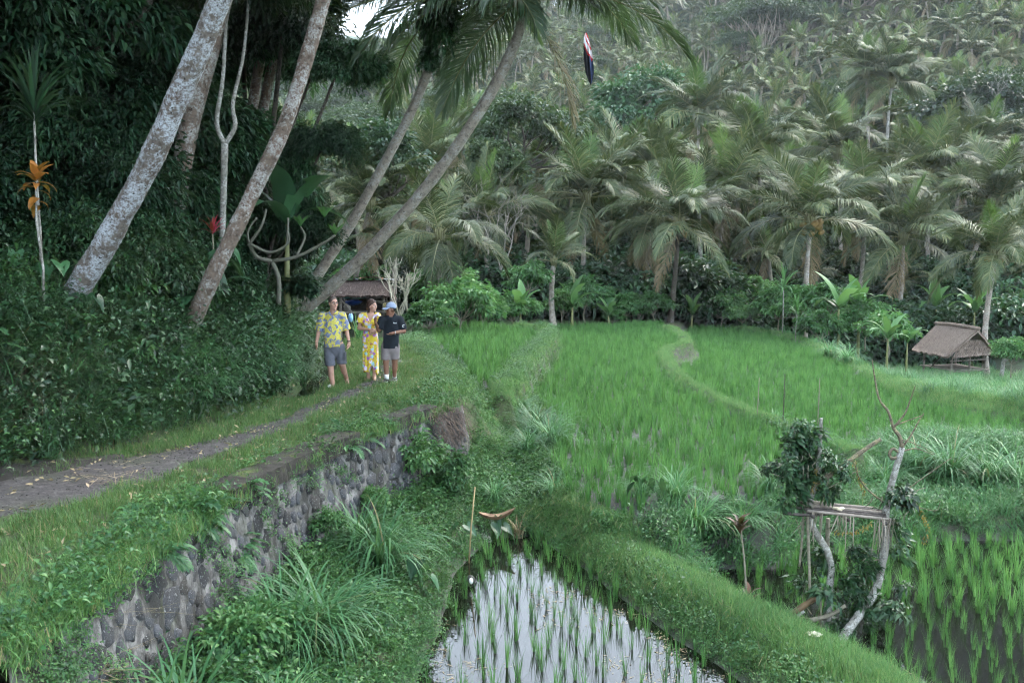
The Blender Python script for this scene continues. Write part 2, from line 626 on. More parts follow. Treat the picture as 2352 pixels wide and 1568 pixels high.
BF = np.array([(3, -12.5), (8, -9.3), (11.9, -6.15), (13.15, -5.5), (15.6, -4.8), (18, -4.35), (20.7, -4.45), (23, -4.95), (26, -5.6), (32, -6.4), (40, -8.5), (70, -14)])
TR = np.array([(3, -3.6), (7.1, -3.62), (8.5, -3.58), (9.86, -3.46), (11.07, -3.3), (12.5, -2.98), (13.9, -2.58), (15.2, -2.1), (16.4, -1.55), (17.6, -1.12), (19.7, -1.0), (23.4, -1.5), (27.4, -2.47), (34, -3.4), (40, -4.2), (70, -8)])
def XL(y): return np.interp(y, BF[:, 0], BF[:, 1])
def XR(y): return np.interp(y, TR[:, 0], TR[:, 1])


bund1 = spline(np.vstack([atp([(1195, 749), (1245, 755), (1262, 768), (1240, 792), (1205, 828), (1175, 872), (1150, 905)], -0.45)]), 40)
bund2 = spline(atp([(1530, 750), (1560, 762), (1574, 785), (1528, 803), (1530, 828), (1570, 868), (1640, 908), (1730, 948), (1850, 993), (1960, 1035)], -1.0), 60)
bund3 = spline(atp([(1700, 752), (1790, 765), (1880, 793), (1960, 830), (2050, 880), (2120, 905), (2250, 935), (2420, 965)], -1.5), 50)
pbund = spline(atp([(1245, 1165), (1300, 1205), (1400, 1285), (1560, 1372), (1700, 1445), (1830, 1520), (1960, 1600), (2100, 1700)], -1.6) + np.array([(0.05, 0.1), (0.2, 0.15), (0.42, 0.2), (0.42, 0.2), (0.42, 0.2), (0.42, 0.2), (0.42, 0.2), (0.42, 0.2)]), 50)

PLP = np.vstack([atp([(945, 765), (1010, 800), (1060, 850), (1090, 885)], ZL), bund1[::-1][3:], [[-1.5, 41.5]]])
PMP = np.vstack([bund1[:-8] + np.array([0.42, 0]), atp([(1225, 905), (1290, 1000), (1265, 1060), (1262, 1130), (1330, 1165), (1450, 1190), (1600, 1195), (1700, 1185), (1790, 1120), (1900, 1065)], ZM), bund2[::-1], [[7.5, 49.5], [2.0, 47]]])
PRP = np.vstack([bund2 + np.array([0.4, 0.1]), atp([(1985, 1050), (2100, 1052), (2352, 1056), (2500, 1056)], ZR), bund3[::-1], [[9.5, 53.5]]])
PPO = atp([(1150, 1228), (1095, 1240), (1058, 1275), (1030, 1330), (1008, 1400), (962, 1540), (930, 1640), (890, 1800), (1930, 1800), (1790, 1620), (1680, 1540), (1530, 1440), (1380, 1330), (1275, 1240), (1240, 1226)], ZP)
PLR = atp([(1560, 1300), (1640, 1292), (1750, 1296), (1900, 1262), (2100, 1238), (2352, 1236), (2700, 1236), (2900, 1800), (2350, 1800), (2060, 1640), (1900, 1540), (1790, 1470), (1690, 1395), (1570, 1325)], ZQ)
CH = spline(np.array([(-4.05, 18.2), (-4.05, 20), (-4.25, 22), (-4.6, 25), (-5.1, 28), (-5.6, 31)]), 24)     # channel at the bank's foot


def hill_z(x, y):
    x, y = np.asarray(x, float), np.asarray(y, float)
    t = np.maximum(y - 57 - 3 * np.sin(x * 0.07), 0)
    t2 = np.minimum(t, 235)
    z = 0.2 * t2 + 0.00026 * t2 ** 2 + 0.10 * (t - t2)
    z = z * (1 + np.where(x < 0, 0.38, 0.18) * np.tanh(x / 60) + 0.0056 * np.maximum(x, 0)) + 5 * np.tanh(t / 60) * n2(x, y, 0.021, 2.0)
    return z


NX0, NX1, NY0, NY1, STEP = -17.0, 27.0, 3.4, 66.0, 0.16
gx, gy = np.arange(NX0, NX1 + 1e-6, STEP), np.arange(NY0, NY1 + 1e-6, STEP)
GX, GY = np.meshgrid(gx, gy)


def raw_land(X, Y):
    xl, xr = XL(Y), XR(Y)
    yedge = np.interp(X, [-3, -1.6, -0.8, 0.5, 1.0, 1.7, 3.3, 4.3, 7, 10.6, 20, 30], [17, 17.2, 18.4, 18.0, 15.6, 14.6, 14.4, 15.4, 18.6, 18.4, 18, 18])
    low = np.clip(-1.05 - 0.36 * (X - xr), -1.72, -1.05)
    slope = np.clip(-(X - xr) * 1.5 + 0.1, -1.25, 0.0)
    z = np.where(Y < yedge, low, slope)
    far_right = np.clip((X - 10.5) / 4, 0, 1) * np.clip((Y - 24) / 4, 0, 1)
    z = z - far_right * np.clip((Y - 24) * 0.085 + (X - 11) * 0.03, 0, 2.45)
    dip = np.clip((Y - 28.5) * 0.11, 0, 1.4)
    z = np.where(X <= xr, -dip, z)
    d = xl - X
    bank = 1.75 * (1 - (1 - np.clip(d / 1.25, 0, 1)) ** 2) * np.interp(Y, [0, 22, 30, 45], [1, 0.95, 0.6, 0.3]) + 0.16 * np.maximum(d - 1.2, 0)
    z = np.where(d > 0, bank - dip, z)
    ch = line_dist(X, Y, CH)
    z = np.where(ch < 0.30, -0.42, z)
    for P, h in ((PLP, ZL), (PMP, ZM), (PRP, ZR), (PPO, ZP - 0.16), (PLR, ZQ - 0.14)):
        z = np.where(poly_mask(X, Y, P), h, z)
    return z + hill_z(X, Y)


GZ = raw_land(GX, GY)


def blur(A, sig):
    r = int(3 * sig + 1)
    k = np.exp(-0.5 * (np.arange(-r, r + 1) / sig) ** 2); k /= k.sum()
    for ax in (0, 1):
        P = np.pad(A, [(r, r) if a == ax else (0, 0) for a in (0, 1)], mode='edge')
        A = sum(k[i] * (P[i:i + A.shape[0]] if ax == 0 else P[:, i:i + A.shape[1]]) for i in range(2 * r + 1))
    return A


PAD = np.zeros(GX.shape)                                       # wet paddy soil
for P in (PLP, PMP, PRP, PPO, PLR):
    PAD = np.maximum(PAD, poly_mask(GX, GY, P))
GZ = blur(GZ, 1.5)
rough = (n2(GX, GY, 0.9) * 0.07 + n2(GX, GY, 2.7, 5) * 0.035) * (1 - blur(PAD, 1.5))
on_terrace = ((GX > XL(GY)) & (GX < XR(GY))).astype(float)
GZ = GZ + rough * (1 - 0.6 * blur(on_terrace, 2))
for L_, top, wd in ((bund1, -0.36, 0.26), (bund2, -0.96, 0.22), (pbund, -1.62, 0.36), (bund3, -1.5, 0.42)):
    d = line_dist(GX, GY, L_) + n2(GX, GY, 1.5, 9) * 0.06
    zt = top - 0.5 * (np.maximum(d - 0.12, 0) / wd) ** 2 + n2(GX, GY, 0.8, 4) * 0.04
    GZ = np.where(d < wd * 1.2, np.maximum(GZ, zt), GZ)
# the grassy hump over the corner of the wall
hump = np.exp(-(((GX + 1.35) / 0.75) ** 2 + ((GY - 17.6) / 1.3) ** 2))
GZ = GZ + 0.22 * hump
GZ = GZ + 0.18 * np.exp(-(((GX + 1.9) / 0.9) ** 2 + ((GY - 16.2) / 0.9) ** 2)) * (GX < XR(GY) + 0.1)


def G(x, y):
    """ground height"""
    x, y = np.asarray(x, float), np.asarray(y, float)
    u, v = np.clip((x - NX0) / STEP, 0, len(gx) - 1.001), np.clip((y - NY0) / STEP, 0, len(gy) - 1.001)
    i, j = u.astype(int), v.astype(int)
    f, g = u - i, v - j
    z = GZ[j, i] * (1 - f) * (1 - g) + GZ[j, i + 1] * f * (1 - g) + GZ[j + 1, i] * (1 - f) * g + GZ[j + 1, i + 1] * f * g
    inside = (x > NX0) & (x < NX1) & (y > NY0) & (y < NY1)
    return np.where(inside, z, far_z(x, y))


def far_z(x, y):
    x, y = np.asarray(x, float), np.asarray(y, float)
    e = np.clip(-(x + 12) / 20, 0, 1) * 3.0 * np.clip((75 - y) / 20, 0, 1)
    low = np.interp(x, [-20, 0, 12, 30], [1.5, -1.2, -3.0, -3.4])
    return low * np.clip((90 - y) / 40, 0.35, 1) + e + hill_z(x, y)


def grid_mesh(name, X, Y, Z, mat, attrs=None):
    ny, nx = X.shape
    V = np.stack([X, Y, Z], -1).reshape(-1, 3)
    i, j = np.meshgrid(np.arange(ny - 1), np.arange(nx - 1), indexing='ij')
    a = i * nx + j
    F = np.stack([a, a + 1, a + nx + 1, a + nx], -1).reshape(-1, 4)
    me = MB().add(V, F).mesh(name, mat)
    for k, A in (attrs or {}).items():
        at_ = me.attributes.new(k, 'FLOAT', 'POINT')
        at_.data.foreach_set('value', A.astype(np.float32).ravel())
    return me


def ground_mat():
    t = NT('soil_and_moss')
    v = t.coord(kindc='Object')
    a = t.n.new('ShaderNodeAttribute'); a.attribute_name = 'mud'
    big = t.noise(v, 0.7, 5)
    fin = t.noise(v, 14, 6, 0.7)
    soil = t.ramp(fin, [(0.3, (0.028, 0.026, 0.018)), (0.55, (0.055, 0.06, 0.032)), (0.75, (0.085, 0.08, 0.05))])
    moss = t.ramp(fin, [(0.3, (0.025, 0.055, 0.018)), (0.7, (0.06, 0.11, 0.035))])
    c = t.mix(t.ramp(big, [(0.42, 0.0), (0.6, 0.9)]), soil, moss)
    mud = t.ramp(t.noise(v, 6, 6, 0.7), [(0.3, (0.035, 0.034, 0.036)), (0.55, (0.065, 0.062, 0.06)), (0.8, (0.10, 0.095, 0.088))])
    c = t.mix(a.outputs['Fac'], c, mud)
    t.set(c, t.mix(a.outputs['Fac'], (0.95,) * 3, t.ramp(big, [(0.4, 0.25), (0.6, 0.8)])), 0.3)
    t.bump(fin, 0.8, 0.04)
    return t.m


M['ground'] = ground_mat()
ground = link('ground', grid_mesh('ground', GX, GY, GZ, M['ground'], {'mud': blur(PAD, 1.0)}))
kind(ground, 'structure', 'dark soil of terraces, banks and bunds')

# the far land and the wooded hill
hx, hy = np.meshgrid(np.arange(-260, 341, 5.0), np.concatenate([np.arange(-40, 60, 5.0), np.arange(60, 520, 5.0)]))
HZ = far_z(hx, hy)
inn = (hx > NX0 + 4) & (hx < NX1 - 4) & (hy > NY0 - 30) & (hy < NY1 - 3)
HZ = np.where(inn, HZ - 6, HZ)
M['hillsoil'] = plain('hill_soil', (0.035, 0.05, 0.028), 0.95, var=0.4, scale=0.4)
hill = link('hillside_terrain', grid_mesh('hillside', hx, hy, HZ, M['hillsoil']))
kind(hill, 'structure', 'sloping ground of the wooded hillside')
# farther ridge, blue with distance
mxx, myy = np.meshgrid(np.linspace(-700, 500, 90), np.linspace(520, 1000, 30))
ridge = 150 + 34 * n2(mxx, myy * 0, 0.006, 1) + 14 * n2(mxx, myy * 0, 0.03, 2) + 0.10 * (mxx + 250)
mz = ridge * np.clip((myy - 500) / 400, 0, 1) ** 0.8 + 5 * n2(mxx, myy, 0.05, 3) + 3 * n2(mxx, myy, 0.17, 3)
mz[0] = -20
M['ridge'] = plain('ridge_forest', (0.04, 0.07, 0.04), 0.95, var=0.5, scale=0.05)
kind(link('mountain_ridge', grid_mesh('ridge', mxx, myy, mz, M['ridge'])), 'structure', 'blue forested ridge in the distance')


# ------------------------------------------------------------------ the track
pl = np.array([(3, -9.5), (8, -7.6), (11.7, -5.9), (12.9, -4.84), (14.0, -4.12), (17.06, -3.38), (20.0, -2.82), (23, -3.0), (26.3, -3.3), (30, -4.0)])
pr = np.array([(3, -6.5), (8, -5.6), (9.8, -5.03), (10.7, -4.66), (11.8, -4.12), (12.9, -3.66), (16.2, -3.10), (19.85, -2.50), (23, -2.6), (26.3, -2.95), (30, -3.7)])
ys = np.arange(4.2, 29, 0.12)
xa, xb = np.interp(ys, pl[:, 0], pl[:, 1]), np.interp(ys, pr[:, 0], pr[:, 1])
us = np.linspace(0, 1, 15)
PX = xa[:, None] + (xb - xa)[:, None] * us[None]
PY = np.repeat(ys[:, None], 15, 1)
PX = PX + (us[None] - 0.5) * 0.5 * n2(PX, PY, 1.2, 6)
PZ = G(PX, PY) + 0.012 - 0.05 * (np.abs(us[None] - 0.5) > 0.49)


def path_mat():
    t = NT('packed_earth')
    v = t.coord()
    f = t.noise(v, 9, 8, 0.75)
    b = t.noise(v, 1.4, 4)
    c = t.ramp(f, [(0.3, (0.03, 0.028, 0.03)), (0.5, (0.06, 0.055, 0.056)), (0.68, (0.105, 0.097, 0.095)), (0.8, (0.19, 0.175, 0.17))])
    c = t.mix(t.ramp(b, [(0.48, 0.0), (0.7, 0.55)]), c, (0.05, 0.06, 0.03))
    vo = t.node('ShaderNodeTexVoronoi'); vo.inputs['Scale'].default_value = 26
    t.l.new(v, vo.inputs['Vector'])
    peb = t.ramp(vo.outputs['Distance'], [(0.0, 1.0), (0.35, 0.2), (0.6, 0.0)])
    c = t.mix(t.mix(1.0, peb, t.ramp(t.noise(v, 5, 3), [(0.5, 0.0), (0.65, 0.8)]), 'MULTIPLY'), c, (0.26, 0.25, 0.25))
    t.set(c, 0.9, 0.3)
    t.bump(t.mix(0.4, f, peb), 0.9, 0.03)
    return t.m


M['path'] = path_mat()
kind(link('path', grid_mesh('path', PX, PY, PZ, M['path'])), 'structure', 'narrow grey earth track with pebbles')


# ------------------------------------------------------------------ water
def water_mat(name, col):
    t = NT(name)
    t.set(col, 0.015, 0.5)
    t.b.inputs['IOR'].default_value = 1.55
    v = t.coord()
    t.bump(t.noise(v, 3.5, 3), 0.06, 0.01)
    return t.m


M['water'] = water_mat('still_water', (0.007, 0.007, 0.006))


def sheet(name, P, z, mat, label):
    c = P.mean(0)
    me = bpy.data.meshes.new(name)
    Q = P + unit(P - c) * 0.35
    me.from_pydata([(a, b, z) for a, b in Q], [], [list(range(len(Q)))])
    me.materials.append(mat)
    return kind(link(name, me), 'structure', label)


sheet('pond_water', PPO, ZP, M['water'], 'still water of the small flooded paddy reflecting pale sky')
sheet('paddy_water', PLR, ZQ, M['water'], 'dark water of the flooded paddy by the offering stand')
nrm = np.gradient(CH, axis=0); nrm = unit(np.stack([nrm[:, 1], -nrm[:, 0]], -1))
cw = np.stack([CH - nrm * 0.36, CH + nrm * 0.36], 1)
cm = MB().add(np.concatenate([cw.reshape(-1, 2), np.full((len(CH) * 2, 1), -0.16)], 1), [[2 * i, 2 * i + 1, 2 * i + 3, 2 * i + 2] for i in range(len(CH) - 1)])
kind(link('channel_water', cm.mesh('channel', M['water'])), 'structure', 'narrow irrigation channel at the foot of the bank')


# ------------------------------------------------------------------ rice
def rice_mesh(i, hgt, n):
    az = R.uniform(0, 2 * PI, n)
    r = np.abs(R.normal(0, 0.022, n))
    b = np.stack([np.cos(az) * r, np.sin(az) * r, np.full(n, -0.05)], -1)
    V, F = blades(b, az + R.normal(0, 0.5, n), np.abs(R.normal(0.05, 0.06, n)), np.abs(R.normal(0.22, 0.22, n)), hgt * R.uniform(0.55, 1.1, n), R.uniform(0.007, 0.012, n), 3, 2.2)
    return MB().add(V, F).mesh('rice_%d' % i, M['rice'])


rice_tall = [rice_mesh(i, 0.52, 17) for i in range(7)]
rice_dense = [rice_mesh(10 + i, 0.40, 24) for i in range(6)]


def rows(P, sp, ang, jit):
    c = P.mean(0); r = np.abs(P - c).max() * 1.5
    a = np.arange(-r, r, sp)
    U, V = np.meshgrid(a, a)
    x = c[0] + U * math.cos(ang) - V * math.sin(ang) + R.normal(0, jit, U.shape)
    y = c[1] + U * math.sin(ang) + V * math.cos(ang) + R.normal(0, jit, U.shape)
    k = poly_mask(x, y, P)
    return np.stack([x[k], y[k]], -1)


def inframe(x, y, z, mg=60):
    d = y * math.cos(PITCH) - (z - EYE) * math.sin(PITCH)
    px = CX + FPX * x / np.maximum(d, 0.1)
    py = CY - FPX * (y * math.sin(PITCH) + (z - EYE) * math.cos(PITCH)) / np.maximum(d, 0.1)
    return (d > 1) & (px > -mg) & (px < 2352 + mg) & (py > -mg) & (py < 1568 + mg)


def shrink(P, d):
    c = P.mean(0)
    return P - unit(P - c) * d


pond_pts = rows(shrink(PPO, 0.12), 0.305, 0.25, 0.035)
lr_pts = rows(shrink(PLR, 0.1), 0.222, -0.35, 0.035)
wet = np.concatenate([np.c_[pond_pts, np.full(len(pond_pts), ZP)], np.c_[lr_pts, np.full(len(lr_pts), ZQ)]])
wet = wet[inframe(wet[:, 0], wet[:, 1], wet[:, 2] + 0.2, 40)]
wet = wet[R.random(len(wet)) > np.where(wet[:, 2] > -2, 0.06, 0.12)]
dist = np.hypot(wet[:, 0], wet[:, 1])
order = np.argsort(dist)
near, rest = wet[order[:300]], wet[order[300:]]
for p in near:
    inpond = p[2] > -2.0
    o = link('rice_plant', rice_tall[R.integers(7)], loc=(p[0], p[1], p[2] - 0.02), rot=(R.normal(0, 0.05), R.normal(0, 0.05), R.uniform(0, 6.28)), sc=R.uniform(0.6, 1.02) * (1.0 if inpond else 0.78))
    if inpond:
        tag(o, 'slender green rice plant standing in the pale reflecting pond', 'rice plant', 'rice plants in the pond')
    else:
        tag(o, 'slender green rice plant standing in the dark lower paddy water', 'rice plant', 'rice plants in the dark lower paddy')
pts = [rest]
for P, z in ((PLP, ZL), (PMP, ZM), (PRP, ZR)):
    q = rows(shrink(P, 0.03), 0.205, 0.3 if z == ZM else 0.12, 0.028)
    dd = np.hypot(q[:, 0], q[:, 1])
    thin = R.random(len(q)) < np.interp(dd, [14, 18, 24], [0.85, 0.97, 1.0]) - 0.35 * np.clip(n2(q[:, 0], q[:, 1], 0.7, 8) - 0.25, 0, 1) * (dd < 24)
    q = q[thin]
    gq = G(q[:, 0], q[:, 1])
    q = q[(gq > z - 0.1) & (gq < z + 0.12)]
    pts.append(np.c_[q, np.full(len(q), z)])
pts = np.concatenate(pts)
pts = pts[inframe(pts[:, 0], pts[:, 1], pts[:, 2], 80)]
n = len(pts)
hs = R.uniform(0.65, 1.22, n) * (1 + 0.12 * n2(pts[:, 0], pts[:, 1], 0.35))
scatter('rice', pts, np.stack([hs * 1.3, hs * 1.3, hs], -1), np.stack([R.normal(0, 0.07, n), R.normal(0, 0.07, n), R.uniform(0, 6.28, n)], -1), R.integers(0, 6, n), rice_dense, 'even green rice filling the upper terraces')
print('rice', n, len(wet))


# ------------------------------------------------------------------ grass and weeds on banks, bunds and verges
def grass_clump(i, mat, hgt, n, rad, bend=0.7, w=0.006):
    b = np.c_[R.normal(0, rad, (n, 2)), np.full(n, -0.02)]
    V, F = blades(b, R.uniform(0, 2 * PI, n), np.abs(R.normal(0.2, 0.2, n)), np.abs(R.normal(bend, 0.4, n)), hgt * R.uniform(0.4, 1.2, n), w * R.uniform(0.7, 1.4, n), 3)
    return MB().add(V, F).mesh('grass_%d' % i, M[mat])


def weed_clump(i, mat, hgt, n, rad, lsz):
    P = np.c_[R.normal(0, rad, (n, 2)), np.abs(R.normal(hgt * 0.55, hgt * 0.3, n))]
    D = np.c_[R.normal(0, 1, (n, 2)), R.normal(0.25, 0.35, n)]
    V, F = leaves(P, D, lsz * R.uniform(0.6, 1.3, n), lsz * 0.5 * R.uniform(0.7, 1.2, n))
    mb = MB().add(V, F)
    k = n // 6
    b = np.c_[R.normal(0, rad * 0.7, (k, 2)), np.full(k, -0.03)]
    V, F = blades(b, R.uniform(0, 6.28, k), R.uniform(0, 0.3, k), 0.3, hgt * R.uniform(0.7, 1.3, k), 0.008, 2)
    mb.add(V, F)
    return mb.mesh('weed_%d' % i, M[mat])


lawn = [grass_clump(i, 'grass', 0.13, 46, 0.075) for i in range(5)]
bundg = [grass_clump(20 + i, 'bund', 0.15, 46, 0.08) for i in range(5)]
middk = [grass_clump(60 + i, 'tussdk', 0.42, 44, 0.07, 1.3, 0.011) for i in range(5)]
midg = [grass_clump(40 + i, 'tuss', 0.42, 40, 0.07, 1.3, 0.012) for i in range(5)]
weeds = [weed_clump(i, 'weed', 0.14, 60, 0.12, 0.055) for i in range(6)]
weedbig = [weed_clump(20 + i, 'weed', 0.26, 90, 0.17, 0.065) for i in range(5)]
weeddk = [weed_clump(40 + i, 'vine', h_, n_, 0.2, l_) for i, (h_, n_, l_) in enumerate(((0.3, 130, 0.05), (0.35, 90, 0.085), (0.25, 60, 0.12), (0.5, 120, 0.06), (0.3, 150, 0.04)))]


def spread(n, x0, x1, y0, y1):
    return R.uniform(x0, x1, n), R.uniform(y0, y1, n)


def cover(name, x, y, protos, s0, s1, label, dz=0.0):
    z = G(x, y) + dz
    k = inframe(x, y, z, 120)
    x, y, z = x[k], y[k], z[k]
    n = len(x)
    print(name, n)
    e = 0.1
    sx, sy = (G(x + e, y) - G(x - e, y)) / (2 * e), (G(x, y + e) - G(x, y - e)) / (2 * e)
    tx, ty = np.clip(np.arctan(sy) * 0.6, -0.7, 0.7), np.clip(-np.arctan(sx) * 0.6, -0.7, 0.7)
    return scatter(name, np.stack([x, y, z], -1), R.uniform(s0, s1, n), np.stack([tx + R.normal(0, 0.1, n), ty + R.normal(0, 0.1, n), R.uniform(0, 6.28, n)], -1), R.integers(0, len(protos), n), protos, label)


def in_any(x, y, polys):
    m = np.zeros(x.shape, bool)
    for P in polys:
        m |= poly_mask(x, y, P)
    return m


WETS = (PLP, PMP, PRP, PPO, PLR)


def dry(x, y):
    m = np.ones(np.shape(x), bool)
    g = G(x, y)
    for P, z in ((PLP, ZL), (PMP, ZM), (PRP, ZR), (PPO, ZP), (PLR, ZQ)):
        m &= ~(poly_mask(x, y, P) & (g < z + 0.035) & (g > (z - 0.07 if z > -1.8 else -9)))
    return m


# verges of the track: short turf
x, y = spread(16000, -7.5, 0.2, 5, 34)
inpath = (x > np.interp(y, pl[:, 0], pl[:, 1]) + 0.06 * R.normal(size=len(x))) & (x < np.interp(y, pr[:, 0], pr[:, 1]) + 0.06 * R.normal(size=len(x)))
bald = n2(x, y, 0.8, 12) > 0.42
coping = (x > XR(y) - 0.08) & (((y > 10.9) & (y < 14.1)) | ((y > 15.4) & (y < 16.4)))
k = (x > XL(y) - 0.1) & (x < XR(y) + 0.05) & ~inpath & ~(bald & (y < 14)) & (line_dist(x, y, CH) > 0.3) & ~coping
cover('grass', x[k], y[k], lawn, 0.7, 1.25, 'short grass on both sides of the track')
# slope between the track's hump and the terraces
x, y = spread(9000, -3.5, 2.6, 15.8, 40)
k = (x > XR(y) - 0.5) & dry(x, y) & (x < 2.4)
cover('slope_grass', x[k], y[k], bundg + weeds[:2], 0.7, 1.3, 'soft pale grass and weeds on the slope beside the track')
# bunds
bx, by = [], []
for L_, wd, m in ((pbund, 0.38, 4000), (bund3, 0.45, 2600)):
    i = R.integers(0, len(L_), m)
    p = L_[i] + R.uniform(-wd, wd, (m, 2)) + R.uniform(-0.1, 0.1, (m, 2))
    bx.append(p[:, 0]); by.append(p[:, 1])
x, y = np.concatenate(bx), np.concatenate(by)
k = dry(x, y)
cover('bund_grass', x[k], y[k], bundg, 0.75, 1.3, 'dense light grass on the curving bunds')
bx, by = [], []
for L_, wd, m in ((bund1, 0.30, 3000), (bund2, 0.36, 5000)):
    i = R.integers(0, len(L_), m)
    p = L_[i] + R.uniform(-wd, wd, (m, 2)) + R.uniform(-0.1, 0.1, (m, 2))
    bx.append(p[:, 0]); by.append(p[:, 1])
x, y = np.concatenate(bx), np.concatenate(by)
k = dry(x, y)
cover('far_bund_grass', x[k], y[k], bundg, 0.45, 0.85, 'cropped pale grass on the two far bunds')
# meadow beyond the right terrace
x, y = spread(11000, 9, 26, 20, 56)
k = ~in_any(x, y, WETS) & ((x > np.interp(y, bund3[::-1, 1], bund3[::-1, 0]) - 0.3))
cover('meadow', x[k], y[k], bundg + midg[:1], 0.8, 1.6, 'bright meadow grass sloping to the thatched shelter')
# weeds between wall and pond
x, y = spread(9000, -3.6, 1.2, 6.5, 18.4)
k = (x > XR(y) + 0.42) & dry(x, y) & (line_dist(x, y, pbund) > 0.3) & (x < 0.9)
dpo = line_dist(x, y, np.vstack([PPO, PPO[:1]]))
k1 = k & (dpo < 0.5)
cover('pond_edge_weeds', x[k1], y[k1], weeds + weeds + lawn[:2], 0.45, 0.95, 'low weeds fringing the pond')
k = k & (dpo >= 0.5) & (R.random(len(x)) < 0.6)
cover('weeds', x[k], y[k], weeds + weeds + bundg[:1] + weedbig[:1], 0.7, 1.25, 'leafy weeds between the stone wall and the pond')
x, y = spread(9000, 0.3, 4.2, 8.5, 16.6)
k = dry(x, y) & (line_dist(x, y, np.vstack([PPO, PPO[:1]])) < 0.5)
cover('bund_foot_weeds', x[k], y[k], weeds[:3] + bundg + lawn, 0.5, 0.95, 'weeds along the foot of the near bund')
# bank between the middle terrace and the lower water
x, y = spread(9000, 0.8, 14, 12.5, 21.5)
k = dry(x, y) & (y > np.interp(x, [0.8, 2.2, 4, 7, 14], [14.6, 13.6, 14.0, 15.0, 15.2])) & (line_dist(x, y, bund2) > 0.2) & (line_dist(x, y, pbund) > 0.5)
cover('bank_weeds', x[k], y[k], midg + midg + weedbig[:3] + bundg[:2] + weeds[:2], 0.6, 1.15, 'rank weeds on the bank above the lower paddy')
# steep forest bank left of the track
x, y = spread(40000, -13, -3.6, 9, 34)
k = (x < XL(y) + 0.12) & (x > XL(y) - 3.2) & (line_dist(x, y, CH) > 0.42) & ~((y < 14.2) & (x < -6.2) & (XL(y) - x > 0.45) & (n2(x, y, 1.1, 77) > -0.35))
x, y = x[k], y[k]
d = XL(y) - x
k = n2(x, y, 0.9, 41) + R.normal(0, 0.25, len(x)) > -0.85
x, y = x[k], y[k]
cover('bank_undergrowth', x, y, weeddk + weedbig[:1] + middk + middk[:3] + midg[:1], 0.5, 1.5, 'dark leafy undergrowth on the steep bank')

# ================================================================== palms
def frond_geo(mb, Lf, n, a0, a1, lmax, w, hang=0.5, mi_leaf=0, mi_rib=1, az=0.0, org=(0, 0, 0), twist=0.0, ribr=0.018, s0=0.14, jit=1.0):
    """one feather leaf growing along +X: a0 / a1 = elevation at base and tip"""
    m = 13
    s = np.linspace(0, 1, m)
    a = a0 + (a1 - a0) * s ** 1.25
    ds = Lf / (m - 1)
    am = (a[1:] + a[:-1]) / 2
    X = np.concatenate([[0], np.cumsum(np.cos(am) * ds)])
    Z = np.concatenate([[0], np.cumsum(np.sin(am) * ds)])
    side = np.sin(s * 2.2 + R.uniform(0, 6)) * 0.03 * Lf * s
    C = np.stack([X, side, Z], -1)
    Rm = rotz(az)
    st = np.repeat(np.linspace(s0, 0.995, n), 2)
    sg = np.tile([1.0, -1.0], n)
    st = np.clip(st + R.normal(0, 0.35 / n, len(st)), 0.05, 1)
    B = np.stack([np.interp(st, s, C[:, q]) for q in range(3)], -1)
    at_ = np.interp(st, s, a)
    T = np.stack([np.cos(at_), np.zeros_like(at_), np.sin(at_)], -1)
    Nn = np.stack([-np.sin(at_), np.zeros_like(at_), np.cos(at_)], -1)
    Sd = np.zeros_like(T); Sd[:, 1] = sg
    tw = twist * st
    Sd2 = Sd * np.cos(tw)[:, None] + Nn * (np.sin(tw) * sg)[:, None]
    phi = np.radians(np.interp(st, [0, 0.5, 1], [68, 48, 18])) + R.normal(0, 0.07 * jit, len(st))
    D = Sd2 * np.sin(phi)[:, None] + T * np.cos(phi)[:, None] + Nn * (0.22 + R.normal(0, 0.07 * jit, len(st)))[:, None]
    D = unit(D)
    ll = lmax * np.interp(st, [0.1, 0.25, 0.5, 0.8, 1.0], [0.55, 0.95, 1.0, 0.72, 0.35]) * R.uniform(0.88, 1.08, len(st))
    g = hang * (1 + R.normal(0, 0.2 * jit, len(st)))
    dn = np.array([0, 0, -1.0])
    p1 = B + D * (ll * 0.5)[:, None] + dn * (ll * 0.10 * g)[:, None]
    D2 = unit(D + dn * g[:, None] * 1.1)
    p2 = p1 + D2 * (ll * 0.5)[:, None]
    wd = unit(np.cross(D, np.cross(D, T) + 0.4 * Nn)) * (w / 2)
    wv = unit(T - D * np.sum(T * D, 1)[:, None]) * (w / 2)
    V = np.stack([B - wv * 0.6, B + wv * 0.6, p1 - wv, p1 + wv, p2 - wv * 0.15, p2 + wv * 0.15], 1).reshape(-1, 3)
    q = np.array([[0, 1, 3, 2], [2, 3, 5, 4]])
    F = (np.arange(len(st))[:, None, None] * 6 + q[None]).reshape(-1, 4)
    o = np.asarray(org, float)
    mb.add(V @ Rm.T + o, F, mi_leaf)
    V, F, _ = tube(C, ribr * Lf / 3 * (1 - 0.85 * s), 4, False)
    mb.add(V @ Rm.T + o, F, mi_rib)


AGES = [(84, 62, .25), (76, 40, .35), (66, 8, .45), (54, -18, .6), (40, -42, .75), (24, -58, .9), (6, -66, 1.0), (-18, -74, 1.1), (-48, -84, 1.2)]


def frond_set(n, w, mat, nm):
    out = []
    for k, (a0, a1, hg) in enumerate(AGES):
        row = []
        for v in range(2):
            mb = MB()
            frond_geo(mb, 1.0, n, math.radians(a0 + R.uniform(-5, 5)), math.radians(a1 + R.uniform(-10, 10)), 0.30, w, hg, twist=R.uniform(-0.7, 0.7), ribr=0.03)
            row.append(mb.mesh('%s_%d_%d' % (nm, k, v), [M[mat] if k > 0 or mat != 'palm' else M['palmy'], M['rachis']]))
        out.append(row)
    return out


